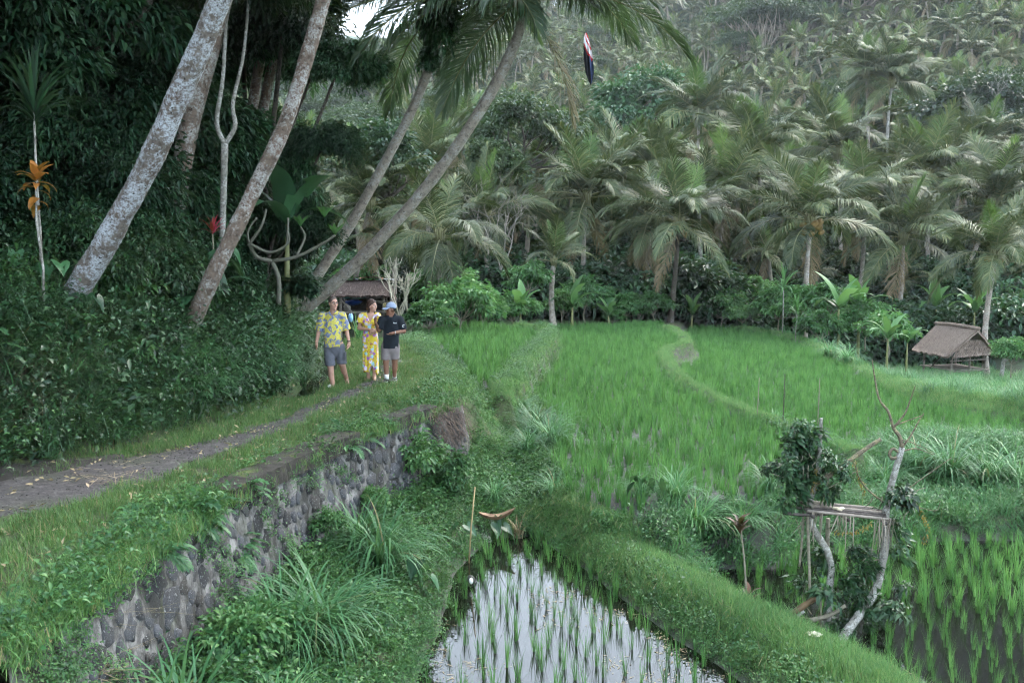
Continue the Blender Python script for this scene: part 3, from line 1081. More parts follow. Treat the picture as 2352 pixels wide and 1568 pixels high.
FR_NEAR = frond_set(78, 0.0098, 'palm', 'frond')
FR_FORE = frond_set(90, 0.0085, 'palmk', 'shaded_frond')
FR_DRY = []
for v in range(3):
    mb = MB()
    frond_geo(mb, 1.0, 55, math.radians(-55 - 8 * v), math.radians(-86), 0.28, 0.011, 1.3, ribr=0.03, jit=2.0)
    FR_DRY.append(mb.mesh('dry_frond_%d' % v, [M['palmd'], M['rachis']]))


def coconut_mesh():
    mb = MB()
    add_sphere(mb, (0, 0, 0), (0.11, 0.11, 0.14), 8, 6)
    return mb.mesh('coconut', M['coco'])


COCO = coconut_mesh()


def heart_mesh():
    """fibrous leaf bases at the top of the trunk"""
    mb = MB()
    for i in range(14):
        a = i * 2.4
        r = 0.5
        P = np.array([[math.cos(a) * 0.10, math.sin(a) * 0.10, -0.35], [math.cos(a) * 0.17, math.sin(a) * 0.17, -0.05], [math.cos(a) * 0.26, math.sin(a) * 0.26, 0.35]])
        add_tube(mb, P, [0.09, 0.07, 0.02], 5, 0)
    add_tube(mb, [[0, 0, -0.3], [0, 0, 0.2], [0.02, 0, 1.0]], [0.16, 0.13, 0.01], 6, 0)
    return mb.mesh('palm_heart', M['rachis'])


HEART = heart_mesh()


def trunk_mesh(P, r0, r1, mat, n=10, rings=0.0, m=24, flare=1.5, nm='trunk'):
    P = spline(P, m)
    s = np.linspace(0, 1, m)
    rad = r0 + (r1 - r0) * s
    rad = rad * (1 + (flare - 1) * np.exp(-s * 14))
    if rings:
        rad = rad * (1 + rings * np.where(np.arange(m) % 2 == 0, 1, -1) * R.uniform(0.4, 1.3, m))
    V, F, T3 = tube(P, rad, n)
    V[:-2] += (vnoise(V[:-2] * 3.1)[:, None] * 0.10 * unit(V[:-2] - np.repeat(P, n, 0))) * np.repeat(rad, n)[:, None]
    mb = MB().add(V, F)
    mb.f3.append(T3); mb.m3.append(np.zeros(len(T3)))
    return mb.mesh(nm, mat)


def palm(base, top, fl, label, r0=0.17, r1=0.11, frs=FR_NEAR, mat='bark3', nf=22, dry=2, coco=0, group=None, bendside=0.25, tm=None, name='coconut_palm', ages=None, low=0.0):
    base, top = np.asarray(base, float), np.asarray(top, float)
    root = empty(name, tuple(base))
    if tm is None:
        d = top - base
        h = np.linalg.norm(d)
        lat = np.array([R.normal(0, 1), R.normal(0, 1), 0]) * bendside * h * 0.12
        pts = [np.zeros(3) - d / h * 0.3, d * 0.33 + lat, d * 0.68 + lat * 0.8, d]
        tm = trunk_mesh(pts, r0, r1, M[mat], 9, 0.02, 30)
    link('trunk', tm, root)
    cr = link('crown', HEART, root, loc=tuple(top - base), sc=fl / 3.4, rot=(R.normal(0, 0.08), R.normal(0, 0.08), R.uniform(0, 6)))
    a = R.uniform(0, 6.28)
    s = 3.4                                    # crown is scaled, so fronds are unit fronds times 3.4
    for i in range(nf):
        u = (i + 0.5) / nf
        k = int(np.clip(u * (len(AGES) - 0.4) + R.normal(0, 0.35), 0, len(AGES) - 1))
        k = max(0, k - 1) if k >= 7 and R.random() < 0.35 else k
        if ages is not None:
            k = ages[i % len(ages)]
        link('frond', frs[k][R.integers(2)], cr, rot=(R.normal(0, 0.12), R.normal(0, 0.05), a), loc=(0, 0, 0.12 - 0.25 * u), sc=s * (0.8 if k == 0 else 1.0) * R.uniform(0.88, 1.08))
        a += 2.39996 + R.normal(0, 0.15)
    for i in range(dry):
        o = link('frond', FR_DRY[R.integers(3)], cr, rot=(0, 0, R.uniform(0, 6.28)), loc=(0, 0, -0.2), sc=s * R.uniform(0.7, 0.95))
        o['label'] = 'dead brown frond hanging down'
    for i in range(coco):
        b = R.uniform(0, 6.28)
        link('coconut', COCO, cr, loc=(math.cos(b) * R.uniform(0.15, 0.42), math.sin(b) * R.uniform(0.15, 0.42), R.uniform(-0.55, -0.05)), rot=(R.uniform(0, 1), R.uniform(0, 1), 0), sc=R.uniform(0.9, 1.35))
    tag(root, label, 'palm tree', group)
    return root


# ------------------------------------------------------------------ simpler palms for the hillside
def far_crown(i, n, w, nf, mat):
    mb = MB()
    a = R.uniform(0, 6.28)
    for j in range(nf):
        u = (j + 0.5) / nf
        a0, a1, hg = AGES[int(np.clip(0.6 + u * 7.2 + R.normal(0, 0.6), 0, 8))]
        frond_geo(mb, R.uniform(2.7, 3.5), n, math.radians(a0 + R.uniform(-6, 6)), math.radians(a1 + R.uniform(-12, 12)), 0.95, w, hg, az=a, twist=R.uniform(-0.8, 0.8), ribr=0.06, mi_leaf=2 if u < 0.07 else (3 if u > 0.95 else 0))
        a += 2.39996 + R.normal(0, 0.2)
    return mb.mesh('hill_crown_%d' % i, [M[mat], M['rachis'], M['palmy'], M['palmd']])


CROWN_A = [far_crown(i, 40, 0.05, 22, 'palm') for i in range(5)]
CROWN_B = [far_crown(10 + i, 22, 0.09, 20, 'palm') for i in range(4)]
TRUNK_F = []
for i in range(4):
    TRUNK_F.append(trunk_mesh([(0, 0, -1.5), (R.normal(0, .15), R.normal(0, .15), 2.5), (R.normal(0, .2), R.normal(0, .2), 5), (0, 0, 7.5)], 0.17, 0.11, M['barkfar'], 6, 0.0, 9, 1.2, 'far_trunk'))


# ------------------------------------------------------------------ broadleaf crowns
def crown_geo(mb, N, rad, ncl, clr, ll, lw, flat=0.6, centre=(0, 0, 0), mi=0, cheap=True, shell=0.55, out=0.6, droop=0.25):
    c = sph_dir(ncl)
    c[:, 2] = np.abs(c[:, 2]) * 1.1 - 0.35
    c = c * R.uniform(shell, 1.0, (ncl, 1)) * np.asarray(rad)
    k = R.integers(0, ncl, N)
    cs = clr * R.uniform(0.55, 1.3, ncl)
    q = sph_dir(N) * (R.random((N, 1)) ** 0.45) * np.array([1, 1, flat])
    P = c[k] + q * cs[k][:, None]
    D = q * np.array([1, 1, 0.6]) * out + unit(c[k]) * 0.35 + R.normal(0, 0.35, (N, 3))
    D[:, 2] -= 0.12
    f = leaves_flat if cheap else leaves
    V, F = f(P, D, ll * R.uniform(0.7, 1.25, N), lw * R.uniform(0.7, 1.2, N), droop=droop)
    mb.add(V + np.asarray(centre, float), F, mi)
    return c


def limbs(mb, c, base, fork, r, mi=1, mx=14, n=5):
    base, fork = np.asarray(base, float), np.asarray(fork, float)
    mid = (base + fork) / 2 + np.array([R.normal(0, .06), R.normal(0, .06), 0]) * np.linalg.norm(fork - base)
    add_tube(mb, spline([base, mid, fork], 8), np.linspace(r, r * 0.62, 8), 7, mi)
    for p in c[R.permutation(len(c))[:mx]]:
        m = fork * 0.45 + p * 0.55 + R.normal(0, 0.12, 3) * np.linalg.norm(p - fork) - np.array([0, 0, 0.08]) * np.linalg.norm(p - fork)
        add_tube(mb, spline([fork + R.normal(0, r * 0.25, 3), m, p], 6), np.linspace(r * 0.42, r * 0.06, 6), n, mi, False)


def tree_kind(nm, N, rad, ncl, clr, ll, lw, h, r, leafm, barkm, flat=0.6, cheap=True, shell=0.55, forkf=0.55, droop=0.25):
    """(trunk mesh, crown mesh) with the origin at the foot; crown centre at height h"""
    a, b = MB(), MB()
    c = crown_geo(a, N, rad, ncl, clr, ll, lw, flat, (0, 0, h), cheap=cheap, shell=shell, droop=droop)
    limbs(b, c + np.array([0, 0, h]), (0, 0, -0.8), (R.normal(0, .04) * h, R.normal(0, .04) * h, h * forkf), r, 0)
    return b.mesh(nm + '_trunk', M[barkm]), a.mesh(nm + '_crown', M[leafm])


HILL_T = [tree_kind('hill_tree_%d' % i, 5200, (R.uniform(3, 4), R.uniform(3, 4), R.uniform(2.4, 3.2)), 34, 1.15, 0.34, 0.19, R.uniform(5, 6.5), 0.22, 'hilltree', 'barkdk') for i in range(4)]
UMB_T = [tree_kind('umbrella_tree_%d' % i, 6000, (6.2, 6.2, 2.6), 40, 1.7, 0.36, 0.2, 9.5, 0.3, 'hilltree', 'barkfar', 0.24, shell=0.3, forkf=0.5) for i in range(3)]
SHRUB_M = []
for i in range(5):
    mb = MB()
    crown_geo(mb, 1500, (1.2, 1.2, 1.0), 14, 0.62, 0.26, 0.15, 0.7, (0, 0, 0.7))
    SHRUB_M.append(mb.mesh('hill_shrub_%d' % i, M['hilltree']))


def tree(name, meshes, loc, rz, sc, label, cat='tree', group=None):
    root = empty(name, loc, rz, sc)
    link('trunk', meshes[0], root)
    link('crown', meshes[1], root)
    tag(root, label, cat, group)
    return root


# ------------------------------------------------------------------ first rows of palms, each read off the photograph
def base_at(px, y, dy=0.0):
    x = (px - CX) / FPX * y
    return np.array([x, y, float(G(x, y))])


GF = 'palms along the far edge of the paddies'
#        trunk px, distance, crown px, py, frond px, label, options
ROW = [
    (1540, 50.0, 1560, 512, 165, 'tall palm with dark trunk at the end of the curving bund', dict(mat='barkdk', coco=5, dry=1)),
    (1335, 56.0, 1345, 455, 172, 'bushy palm with arching yellow-tipped fronds behind the middle paddy', dict(dry=2)),
    (1470, 53.0, 1490, 500, 130, 'palm hung with brown dead fronds beside the dark-trunked palm', dict(dry=5, nf=18)),
    (1612, 59.0, 1605, 470, 120, 'slim pale palm just behind the dark-trunked palm', dict(mat='barkwh', dry=1, nf=18)),
    (1642, 62.0, 1672, 440, 160, 'palm with pale trunk leaning towards the orange-fruited palm', dict(dry=3)),
    (1858, 50.0, 1862, 508, 172, 'wide palm with a cluster of orange coconuts', dict(coco=16, dry=1)),
    (1942, 60.0, 1985, 470, 150, 'palm with yellowing fronds behind the orange-fruited palm', dict(dry=3)),
    (2048, 57.0, 2075, 545, 150, 'palm with drooping fronds and slanting brown trunk', dict(dry=1)),
    (2135, 66.0, 2130, 405, 150, 'tall full palm with small green coconuts above the thatched shelter', dict(coco=7, dry=2)),
    (2276, 47.0, 2288, 585, 150, 'palm with yellow coconuts directly beside the thatched shelter', dict(coco=10, dry=0)),
    (2195, 64.0, 2290, 470, 165, 'leaning palm behind the shelter with stiff upright fronds', dict(dry=1)),
    (1275, 46.0, 1272, 602, 100, 'young low palm with bright upright fronds behind the bund', dict(ages=[0, 1, 2, 2, 3, 3, 4, 4, 5, 5], nf=13, dry=0)),
    (985, 41.0, 1010, 545, 165, 'low palm with broad drooping fronds behind the bare bush', dict(ages=[1, 3, 4, 4, 5, 5, 6, 6, 7], nf=17, dry=1)),
    (1150, 52.0, 1120, 500, 150, 'spreading palm left of the bushy yellow-tipped palm', dict(dry=2)),
    (960, 56.0, 985, 395, 150, 'palm with upright green fronds between the two leaning trunks', dict(ages=[0, 1, 1, 2, 3, 4, 5], nf=18)),
    (800, 50.0, 850, 470, 150, 'pale-fronded palm glimpsed behind the leaning trunks', dict(dry=2)),
    (905, 47.0, 905, 580, 110, 'small palm with fresh fronds above the thatched hut', dict(ages=[0, 1, 2, 3, 4, 5], nf=12, dry=0)),
    (1420, 70.0, 1430, 400, 140, 'palm directly beneath the round dark tree', dict(dry=3)),
    (1760, 68.0, 1745, 355, 150, 'grey-green palm above the wide orange-fruited palm', dict(dry=2)),
    (1930, 70.0, 1925, 350, 145, 'palm with pale fronds high behind the yellowing palm', dict(dry=1)),
    (1590, 74.0, 1605, 265, 130, 'palm with stiff raised fronds right of the round dark tree', dict(dry=2)),
    (2040, 88.0, 2048, 190, 105, 'palm on a long bare white trunk high on the hill', dict(mat='barkwh', dry=1)),
    (1990, 90.0, 1990, 175, 105, 'palm with hanging fronds touching the white-trunked palm', dict(dry=3)),
    (2250, 80.0, 2250, 330, 110, 'palm below the dark mango tree at the edge of view', dict(dry=1)),
    (1500, 62.0, 1495, 395, 110, 'small feathery palm between the dark tree and the paddy palms', dict(dry=1, ages=[1, 2, 3, 4, 5])),
    (1080, 70.0, 1060, 330, 130, 'pale palm seen between the two leaning trunks', dict(dry=2)),
    (1240, 66.0, 1230, 395, 130, 'grey palm right of the steep leaning trunk', dict(dry=2)),
]
for bpx, y, cpx, cpy, fpx, lab, kw in ROW:
    b = base_at(bpx, y)
    t = atd(cpx, cpy, y + R.normal(0, 0.5))
    kw.setdefault('ages', [0, 1, 2, 2, 3, 3, 4, 3, 4, 4, 5, 5, 4, 5, 6, 6, 5, 7])
    kw.setdefault('nf', 24)
    palm(b, t, 1.12 * fpx / FPX * y, lab, 0.15, 0.105, group=GF, **kw)

# ------------------------------------------------------------------ the rest of the hillside
hp = []
yy = 61.0
cells = {}
occupied = [(base_at(r[0], r[1])[0], r[1], 4.2) for r in ROW if r[1] > 55]


def free(x, y, d):
    return all((x - a) ** 2 + (y - b) ** 2 > (max(d, c) * 0.8) ** 2 for a, b, c in occupied)


cand = []
for _ in range(18000):
    y = 60 + 255 * R.random() ** 0.75
    x = y * R.uniform(-0.30, 0.58)
    cand.append((x, y))
cand.sort(key=lambda q: q[1])
GRIDC = {}
for x, y in cand:
    d = np.interp(y, [60, 120, 300], [3.0, 3.8, 5.6]) * (0.85 + 0.3 * (n2(np.array(x), np.array(y), 0.05) > 0))
    gc = (int(x // 8), int(y // 8))
    ok = True
    for i in (-1, 0, 1):
        for j in (-1, 0, 1):
            for (a, b) in GRIDC.get((gc[0] + i, gc[1] + j), ()):
                if (x - a) ** 2 + (y - b) ** 2 < d * d:
                    ok = False
    if not ok or (y < 95 and not free(x, y, d)):
        continue
    GRIDC.setdefault(gc, []).append((x, y))
    hp.append((x, y))
hp = np.array(hp)
wood = n2(hp[:, 0], hp[:, 1], 0.03, 20)
ratio = hp[:, 0] / hp[:, 1]
upright = (hp[:, 1] > 150) & (ratio > 0.22)
is_tree = (wood > 0.30) | (R.random(len(hp)) < 0.08) | (upright & (R.random(len(hp)) < 0.85)) | ((ratio < -0.06) & (hp[:, 1] > 170) & (R.random(len(hp)) < 0.6))
hz_ = G(hp[:, 0], hp[:, 1])
n_p = n_t = 0
rest_p, rest_t = [], []
for (x, y), tr_, z, ra in zip(hp, is_tree, hz_, ratio):
    umb = y > 140 and ra > 0.2
    if tr_:
        if n_t < 150:
            if umb:
                tree('umbrella_tree', UMB_T[R.integers(3)], (x, y, z), R.uniform(0, 6.28), R.uniform(0.8, 1.25), 'flat-topped spreading tree high on the hazy hillside', 'tree', 'spreading trees on the upper hillside')
            else:
                tree('broadleaf_tree', HILL_T[R.integers(4)], (x, y, z), R.uniform(0, 6.28), R.uniform(0.7, 1.15), 'rounded leafy tree among the hillside palms', 'tree', 'leafy trees among the hillside palms')
            n_t += 1
        else:
            rest_t.append((x, y, z))
    else:
        if n_p < 270:
            root = empty('coconut_palm', (x, y, z), R.uniform(0, 6.28), 1.0)
            h = R.uniform(0.35, 0.75) if y < 120 else R.uniform(0.45, 1.1)
            tk = link('trunk', TRUNK_F[R.integers(4)], root, sc=(1, 1, h), rot=(R.normal(0, 0.05), R.normal(0, 0.05), 0))
            link('crown', (CROWN_A if y < 170 else CROWN_B)[R.integers(4)], root, loc=(math.sin(tk.rotation_euler[1]) * 7.4 * h, -math.sin(tk.rotation_euler[0]) * 7.4 * h, 7.4 * h), rot=(R.normal(0, 0.12), R.normal(0, 0.12), R.uniform(0, 6.28)), sc=R.uniform(0.62, 0.98))
            tag(root, 'coconut palm in the dense grove covering the hillside', 'palm tree', 'palms of the hillside grove')
            n_p += 1
        else:
            rest_p.append((x, y, z))
print('hill', n_p, n_t, len(rest_p), len(rest_t))
rp = np.array(rest_p); rt = np.array(rest_t)
n1, n2_ = len(rp), len(rt)
if n1:
    h = R.uniform(0.55, 1.1, n1)
    cp = rp.copy(); cp[:, 2] += 7.4 * h
    P = np.concatenate([rp, cp])
    S = np.concatenate([np.stack([np.ones(n1), np.ones(n1), h], -1), np.repeat(R.uniform(0.75, 1.05, n1)[:, None], 3, 1)])
    I = np.concatenate([4 + R.integers(0, 4, n1), R.integers(0, 4, n1)])
    scatter('distant_palms', P, S, np.stack([R.normal(0, .06, 2 * n1), R.normal(0, .06, 2 * n1), R.uniform(0, 6.28, 2 * n1)], -1), I, CROWN_B + TRUNK_F, 'mass of far palms fading into haze high on the hill')
if n2_:
    P = np.concatenate([rt, rt])
    k = np.where((rt[:, 1] > 140) & (rt[:, 0] / rt[:, 1] > 0.2), 4 + R.integers(0, 3, n2_), R.integers(0, 4, n2_))
    rz_ = np.tile(R.uniform(0, 6.28, n2_), 2); s_ = np.tile(R.uniform(0.8, 1.3, n2_), 2)
    al = HILL_T + UMB_T
    scatter('distant_trees', P, s_, rz_, np.concatenate([k, k + len(al)]), [q[1] for q in al] + [q[0] for q in al], 'mass of far trees fading into haze high on the hill')
# low growth on the hill floor
y = 56 + 260 * R.random(5200) ** 0.8
x = y * R.uniform(-0.34, 0.6, 5200)
k = (y > 60)
x, y = x[k], y[k]
scatter('hill_undergrowth', np.stack([x, y, G(x, y) - 0.3], -1), R.uniform(0.8, 1.9, len(x)), R.uniform(0, 6.28, len(x)), R.integers(0, 5, len(x)), SHRUB_M, 'dark low growth beneath the hillside palms')

# ================================================================== plants built leaf by leaf
def strip_leaf(L, W, seg=7, bend=0.9, fold=0.25, nm='leaf', mat=None, tear=0.0, th0=0.35, shape='banana'):
    """broad leaf with a midrib, growing up and arching over along +X"""
    t = np.linspace(0, 1, seg + 1)
    th = th0 + bend * t ** 1.5
    dx = np.concatenate([[0], np.cumsum(np.sin((th[1:] + th[:-1]) / 2))]) * L / seg
    dz = np.concatenate([[0], np.cumsum(np.cos((th[1:] + th[:-1]) / 2))]) * L / seg
    if shape == 'banana':
        w = W / 2 * np.sin(np.clip(t * 1.02 + 0.06, 0, 1) * PI) ** 0.45
        w[0] = W * 0.03; w[-1] = W * 0.02
    else:
        w = W / 2 * np.interp(t, [0, 0.15, 0.4, 0.75, 1], [0.15, 0.8, 1, 0.6, 0.02])
    V, F = [], []
    for i in range(seg + 1):
        nz = np.array([-math.cos(th[i]), 0, math.sin(th[i])])
        c = np.array([dx[i], 0, dz[i]])
        for s in (-1, -0.5, 0, 0.5, 1):
            j = R.normal(0, 0.04) * w[i]
            V.append(c + np.array([0, s * w[i] + j * (abs(s) == 1), 0]) + nz * (abs(s) * fold * w[i]) * 1.0)
    for i in range(seg):
        for k in range(4):
            if tear and abs(k - 1.5) > 1 and R.random() < tear:
                continue
            a = i * 5 + k
            F.append([a, a + 1, a + 6, a + 5])
    return MB().add(V, F).mesh(nm, mat)


def heart_leaf(L, nm, mat):
    """taro blade hanging from its stalk, tip down along +X"""
    o = np.array([(0, 0), (-0.22, 0.16), (-0.30, 0.36), (-0.1, 0.47), (0.2, 0.42), (0.5, 0.27), (0.8, 0.1), (1.0, 0)])
    P = [(x, y) for x, y in o] + [(x, -y) for x, y in o[-2:0:-1]]
    V = [(x * L, y * L, abs(y) * L * 0.25 - max(0, x) ** 2 * L * 0.25) for x, y in P] + [(0.3 * L, 0, 0)]
    n = len(P)
    F = [[i, (i + 1) % n, n] for i in range(n)]
    return MB().add(V, F).mesh(nm, mat)


BAN = [strip_leaf(1.5, 0.42, 8, 0.8 + 0.35 * i, 0.18, 'banana_leaf_%d' % i, M['banana'], 0.12 * i, 0.15 + 0.22 * i) for i in range(4)]
BANK = [strip_leaf(1.3, 0.4, 8, 0.9 + 0.3 * i, 0.18, 'shade_banana_leaf_%d' % i, M['taro'], 0.1 * i, 0.3 + 0.2 * i) for i in range(4)]  # banana copy in the darker taro colour, shade put into the leaf
TAR = [heart_leaf(0.42, 'taro_leaf_%d' % i, M['taro']) for i in range(2)]
SWORD = [strip_leaf(0.75, 0.05, 5, 0.35 + 0.5 * i, 0.3, 'sword_leaf_%d' % i, M['dark'], 0, 0.1 + 0.3 * i, 'sword') for i in range(4)]
SWORDB = [strip_leaf(0.75, 0.055, 5, 0.4 + 0.5 * i, 0.3, 'pale_sword_leaf_%d' % i, M['cassava'], 0, 0.1 + 0.3 * i, 'sword') for i in range(4)]
SWORDR = [strip_leaf(0.42, 0.075, 5, 0.5 + 0.4 * i, 0.3, 'red_sword_leaf_%d' % i, M['red'], 0, 0.2 + 0.3 * i, 'sword') for i in range(3)]
CRO = [strip_leaf(0.3, 0.13, 6, 0.7 + 0.5 * i, 0.2, 'croton_leaf_%d' % i, M['croton'], 0, 0.55 + 0.4 * i, 'sword') for i in range(3)]
STEMB = MB(); add_tube(STEMB, [(0, 0, -0.2), (0.02, 0, 0.5), (0, 0.02, 1.0)], [0.075, 0.06, 0.03], 8)
STEMB = STEMB.mesh('banana_stem', plain('banana_stem', (0.16, 0.17, 0.07), 0.6))
STALK = MB(); add_tube(STALK, [(0, 0, -0.1), (0.02, 0.01, 0.5), (0, 0, 1.0)], [0.02, 0.016, 0.012], 6)
STALK = STALK.mesh('stalk', M['twig'])
STALKW = MB(); add_tube(STALKW, [(0, 0, -0.1), (0.04, 0.01, 0.4), (-0.02, 0, 0.7), (0, 0, 1.0)], [0.02, 0.018, 0.015, 0.012], 6)
STALKW = STALKW.mesh('pale_stalk', M['barkwh'])


def rosette(name, loc, stem, sh, lv, n, sc, label, cat, group=None, up=0.0, rz=None):
    """a stem with leaves round its top; each leaf is a part"""
    root = empty(name, loc, R.uniform(0, 6.28) if rz is None else rz)
    if stem is not None:
        link('stem', stem, root, sc=(sc * 1.0, sc, sh))
    a = R.uniform(0, 6.28)
    for i in range(n):
        k = min(len(lv) - 1, int((i / n) * len(lv)))
        link('leaf', lv[k], root, loc=(0, 0, sh * (1.0 - up * i / n)), rot=(R.normal(0, 0.08), R.normal(0, 0.1), a), sc=sc * R.uniform(0.8, 1.15))
        a += 2.4 + R.normal(0, 0.2)
    return tag(root, label, cat, group)


def taro(name, loc, n, sc, label, group=None):
    root = empty(name, loc)
    for i in range(n):
        a = R.uniform(0, 6.28); h = sc * R.uniform(0.4, 0.9); r = sc * R.uniform(0.15, 0.5)
        mb = MB(); add_tube(mb, spline([(0, 0, 0), (r * 0.4 * math.cos(a), r * 0.4 * math.sin(a), h * 0.7), (r * math.cos(a), r * math.sin(a), h)], 5), 0.01 * sc, 4)
        st = link('stalk', mb.mesh('taro_stalk', M['fern']), root)
        link('leaf', TAR[i % 2], root, loc=(r * math.cos(a), r * math.sin(a), h), rot=(R.normal(0, 0.25), R.uniform(0.4, 1.1), a), sc=sc * R.uniform(0.8, 1.2))
    return tag(root, label, 'plant', group)


def ground_at(px, y):
    x = (px - CX) / FPX * y
    return (x, y, float(G(x, y)))


def height_of(py, y):
    return EYE + (HOR - py) / FPX * y


# ------------------------------------------------------------------ four leaning palms by the track
def fore_trunk(pts, r0, r1, mat, m=190, n=16, flare=1.5, rings=0.022):
    P = np.array([atd(a, b, y) for a, b, y in pts])
    return P, trunk_mesh(P - P[0], r0, r1, M[mat], n, rings, m, flare, 'leaning_trunk')


FP = [
    (dict(pts=[(105, 800, 14.9), (165, 690, 14.6), (240, 560, 14.3), (330, 400, 14.0), (405, 235, 13.7), (505, 0, 13.3), (610, -270, 12.9), (690, -520, 12.6), (770, -860, 12.2)], r0=0.185, r1=0.122, mat='bark1'), 'thick leaning palm trunk patched with white lichen', 4.2, 20),
    (dict(pts=[(395, 830, 16.3), (440, 745, 16.2), (500, 610, 16.0), (575, 455, 16.0), (660, 270, 15.9), (742, 0, 15.7), (800, -260, 15.5), (850, -520, 15.3), (880, -800, 15)], r0=0.138, r1=0.098, mat='bark2'), 'slender leaning palm trunk with reddish stained bark', 4.2, 20),
    (dict(pts=[(635, 775, 25.5), (690, 690, 25.2), (790, 540, 24.8), (880, 380, 24.4), (955, 235, 24.0), (1000, 110, 23.6), (1018, 20, 23.4)], r0=0.14, r1=0.095, mat='bark3'), 'leaning palm wrapped in dark climbing vine at its crown', 3.5, 12),
    (dict(pts=[(630, 760, 24.8), (680, 722, 24.5), (765, 655, 24.2), (900, 520, 23.7), (1010, 390, 23.2), (1115, 235, 22.7), (1185, 95, 22.2), (1212, -5, 22.0)], r0=0.165, r1=0.10, mat='bark3'), 'long palm trunk leaning low across the view with hanging fronds', 3.9, 18),
]
PALM_TOP = []
for kw, lab, fl, nf in FP:
    P, tm = fore_trunk(**kw)
    PALM_TOP.append(P[-1])
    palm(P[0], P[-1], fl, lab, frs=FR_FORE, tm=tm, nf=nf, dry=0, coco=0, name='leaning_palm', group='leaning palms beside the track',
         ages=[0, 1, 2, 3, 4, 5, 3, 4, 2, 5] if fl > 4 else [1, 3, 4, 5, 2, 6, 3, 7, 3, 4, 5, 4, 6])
# brown dead frond and bare ribs hanging from the low-leaning palm
rt = [o for o in COL.objects if o.name.startswith('leaning_palm')][-1]
crn = [c for c in rt.children if c.name.startswith('crown')][0]
for az, k_ in ((-0.15, 4), (0.35, 3), (-0.6, 5), (0.1, 6), (0.75, 5), (-0.35, 3), (2.7, 5), (3.5, 4), (3.0, 6)):
    o = link('frond', FR_FORE[k_][0], crn, loc=(0, 0, 0.05), sc=3.4 * R.uniform(0.92, 1.05))
    o.rotation_euler = (R.normal(0, 0.06), 0, az - crn.rotation_euler[2])
for (az, sc_) in ((-0.35, 2.3),):
    o = link('frond', FR_DRY[0], crn, loc=(0, 0, -0.2), sc=sc_)
    o.rotation_euler = (0, 0, az - crn.rotation_euler[2])
    o['label'] = 'dead brown frond hanging straight down'

# ------------------------------------------------------------------ forest on the bank
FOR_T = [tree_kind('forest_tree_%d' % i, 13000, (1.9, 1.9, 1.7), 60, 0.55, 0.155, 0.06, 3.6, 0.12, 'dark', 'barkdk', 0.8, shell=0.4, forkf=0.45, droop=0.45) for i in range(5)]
FOR_B = []
for i in range(5):
    mb = MB(); tb = MB()
    c = crown_geo(mb, 3600, (0.85, 0.85, 0.75), 30, 0.30, 0.115, 0.045, 0.8, (0, 0, 0.75), cheap=False, shell=0.3, droop=0.35)
    limbs(tb, c + np.array([0, 0, 0.75]), (0, 0, -0.3), (0, 0, 0.3), 0.03, 0, 10, 4)
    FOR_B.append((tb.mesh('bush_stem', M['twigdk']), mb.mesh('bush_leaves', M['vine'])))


def bush(meshes, loc, sc, label, group=None, name='shrub', cat='shrub'):
    root = empty(name, loc, R.uniform(0, 6.28), sc)
    link('stem', meshes[0], root)
    link('foliage', meshes[1], root)
    return tag(root, label, cat, group)


def place_forest(px, py, y, sc, label, grp, k=None):
    """crown centre seen at (px, py) from distance y; the foot stands on the ground below"""
    p = atd(px, py, y)
    g = float(G(p[0], p[1]))
    m = FOR_T[R.integers(5) if k is None else k]
    root = empty('forest_tree', (p[0], p[1], g), R.uniform(0, 6.28))
    h = max(p[2] - g, 0.5)
    fx = min(p[0], float(XL(y)) - 0.8)
    root.location.x = fx; g = float(G(fx, y)); root.location.z = g; h = p[2] - g; dx = p[0] - fx
    root.rotation_euler = (0, 0, 0)
    mb = MB(); add_tube(mb, spline([(0, 0, -0.5), (dx * 0.2, 0, h * 0.4), (dx * 0.7, 0, h * 0.75), (dx, 0, h)], 12), np.linspace(0.11, 0.05, 12) * sc, 7)
    link('trunk', mb.mesh('forest_trunk', M['barkdk']), root)
    c = link('crown', m[1], root, sc=sc, rot=(0, 0, R.uniform(0, 6.28)))
    c.location = (dx, 0, h - 3.6 * sc)
    return tag(root, label, 'tree', grp)


GD = 'dark trees of the bank forest'
for px, py, y, s, lab in [
    (780, 150, 21.5, 0.55, 'leafy tree whose dark drooping foliage juts out before the hill'),
    (745, 330, 20.8, 0.42, 'dark foliage hanging beside the reddish trunk at mid height'),
    (690, 520, 21.0, 0.42, 'dark leafy tree low behind the reddish trunk'),
    (775, -30, 22.5, 0.38, 'tree crown just left of the sky gap'),
    (650, 60, 22.0, 0.8, 'dense crown behind the upper reddish trunk'),
]:
    place_forest(px, py, y, s, lab, GD)
for px, py, y, s in [(560, 120, 24, 0.9), (590, 330, 25, 0.75), (480, 60, 27, 1.5), (430, 330, 21, 1.0), (350, 60, 24, 1.5), (300, 260, 20, 1.1), (200, 100, 22, 1.4), (120, 20, 19, 1.3), (60, 180, 22, 1.4),
                     (180, 300, 19, 0.9), (20, 320, 19, 1.0), (250, 420, 18.5, 0.9), (100, 480, 18.5, 0.9), (380, 480, 20, 0.8), (480, 430, 22.5, 0.9), (550, 520, 21.5, 0.6), (630, 450, 24, 0.6), (-40, 480, 17.5, 0.9), (-60, 120, 18, 1.3),
                     (600, 600, 21.5, 0.45), (300, 560, 18, 0.7), (400, 620, 18.5, 0.55), (200, 560, 18, 0.6), (20, 600, 17, 0.6), (500, 640, 19.5, 0.55)]:
    place_forest(px, py, y, s, 'dark leafy tree in the shaded forest above the bank', GD)
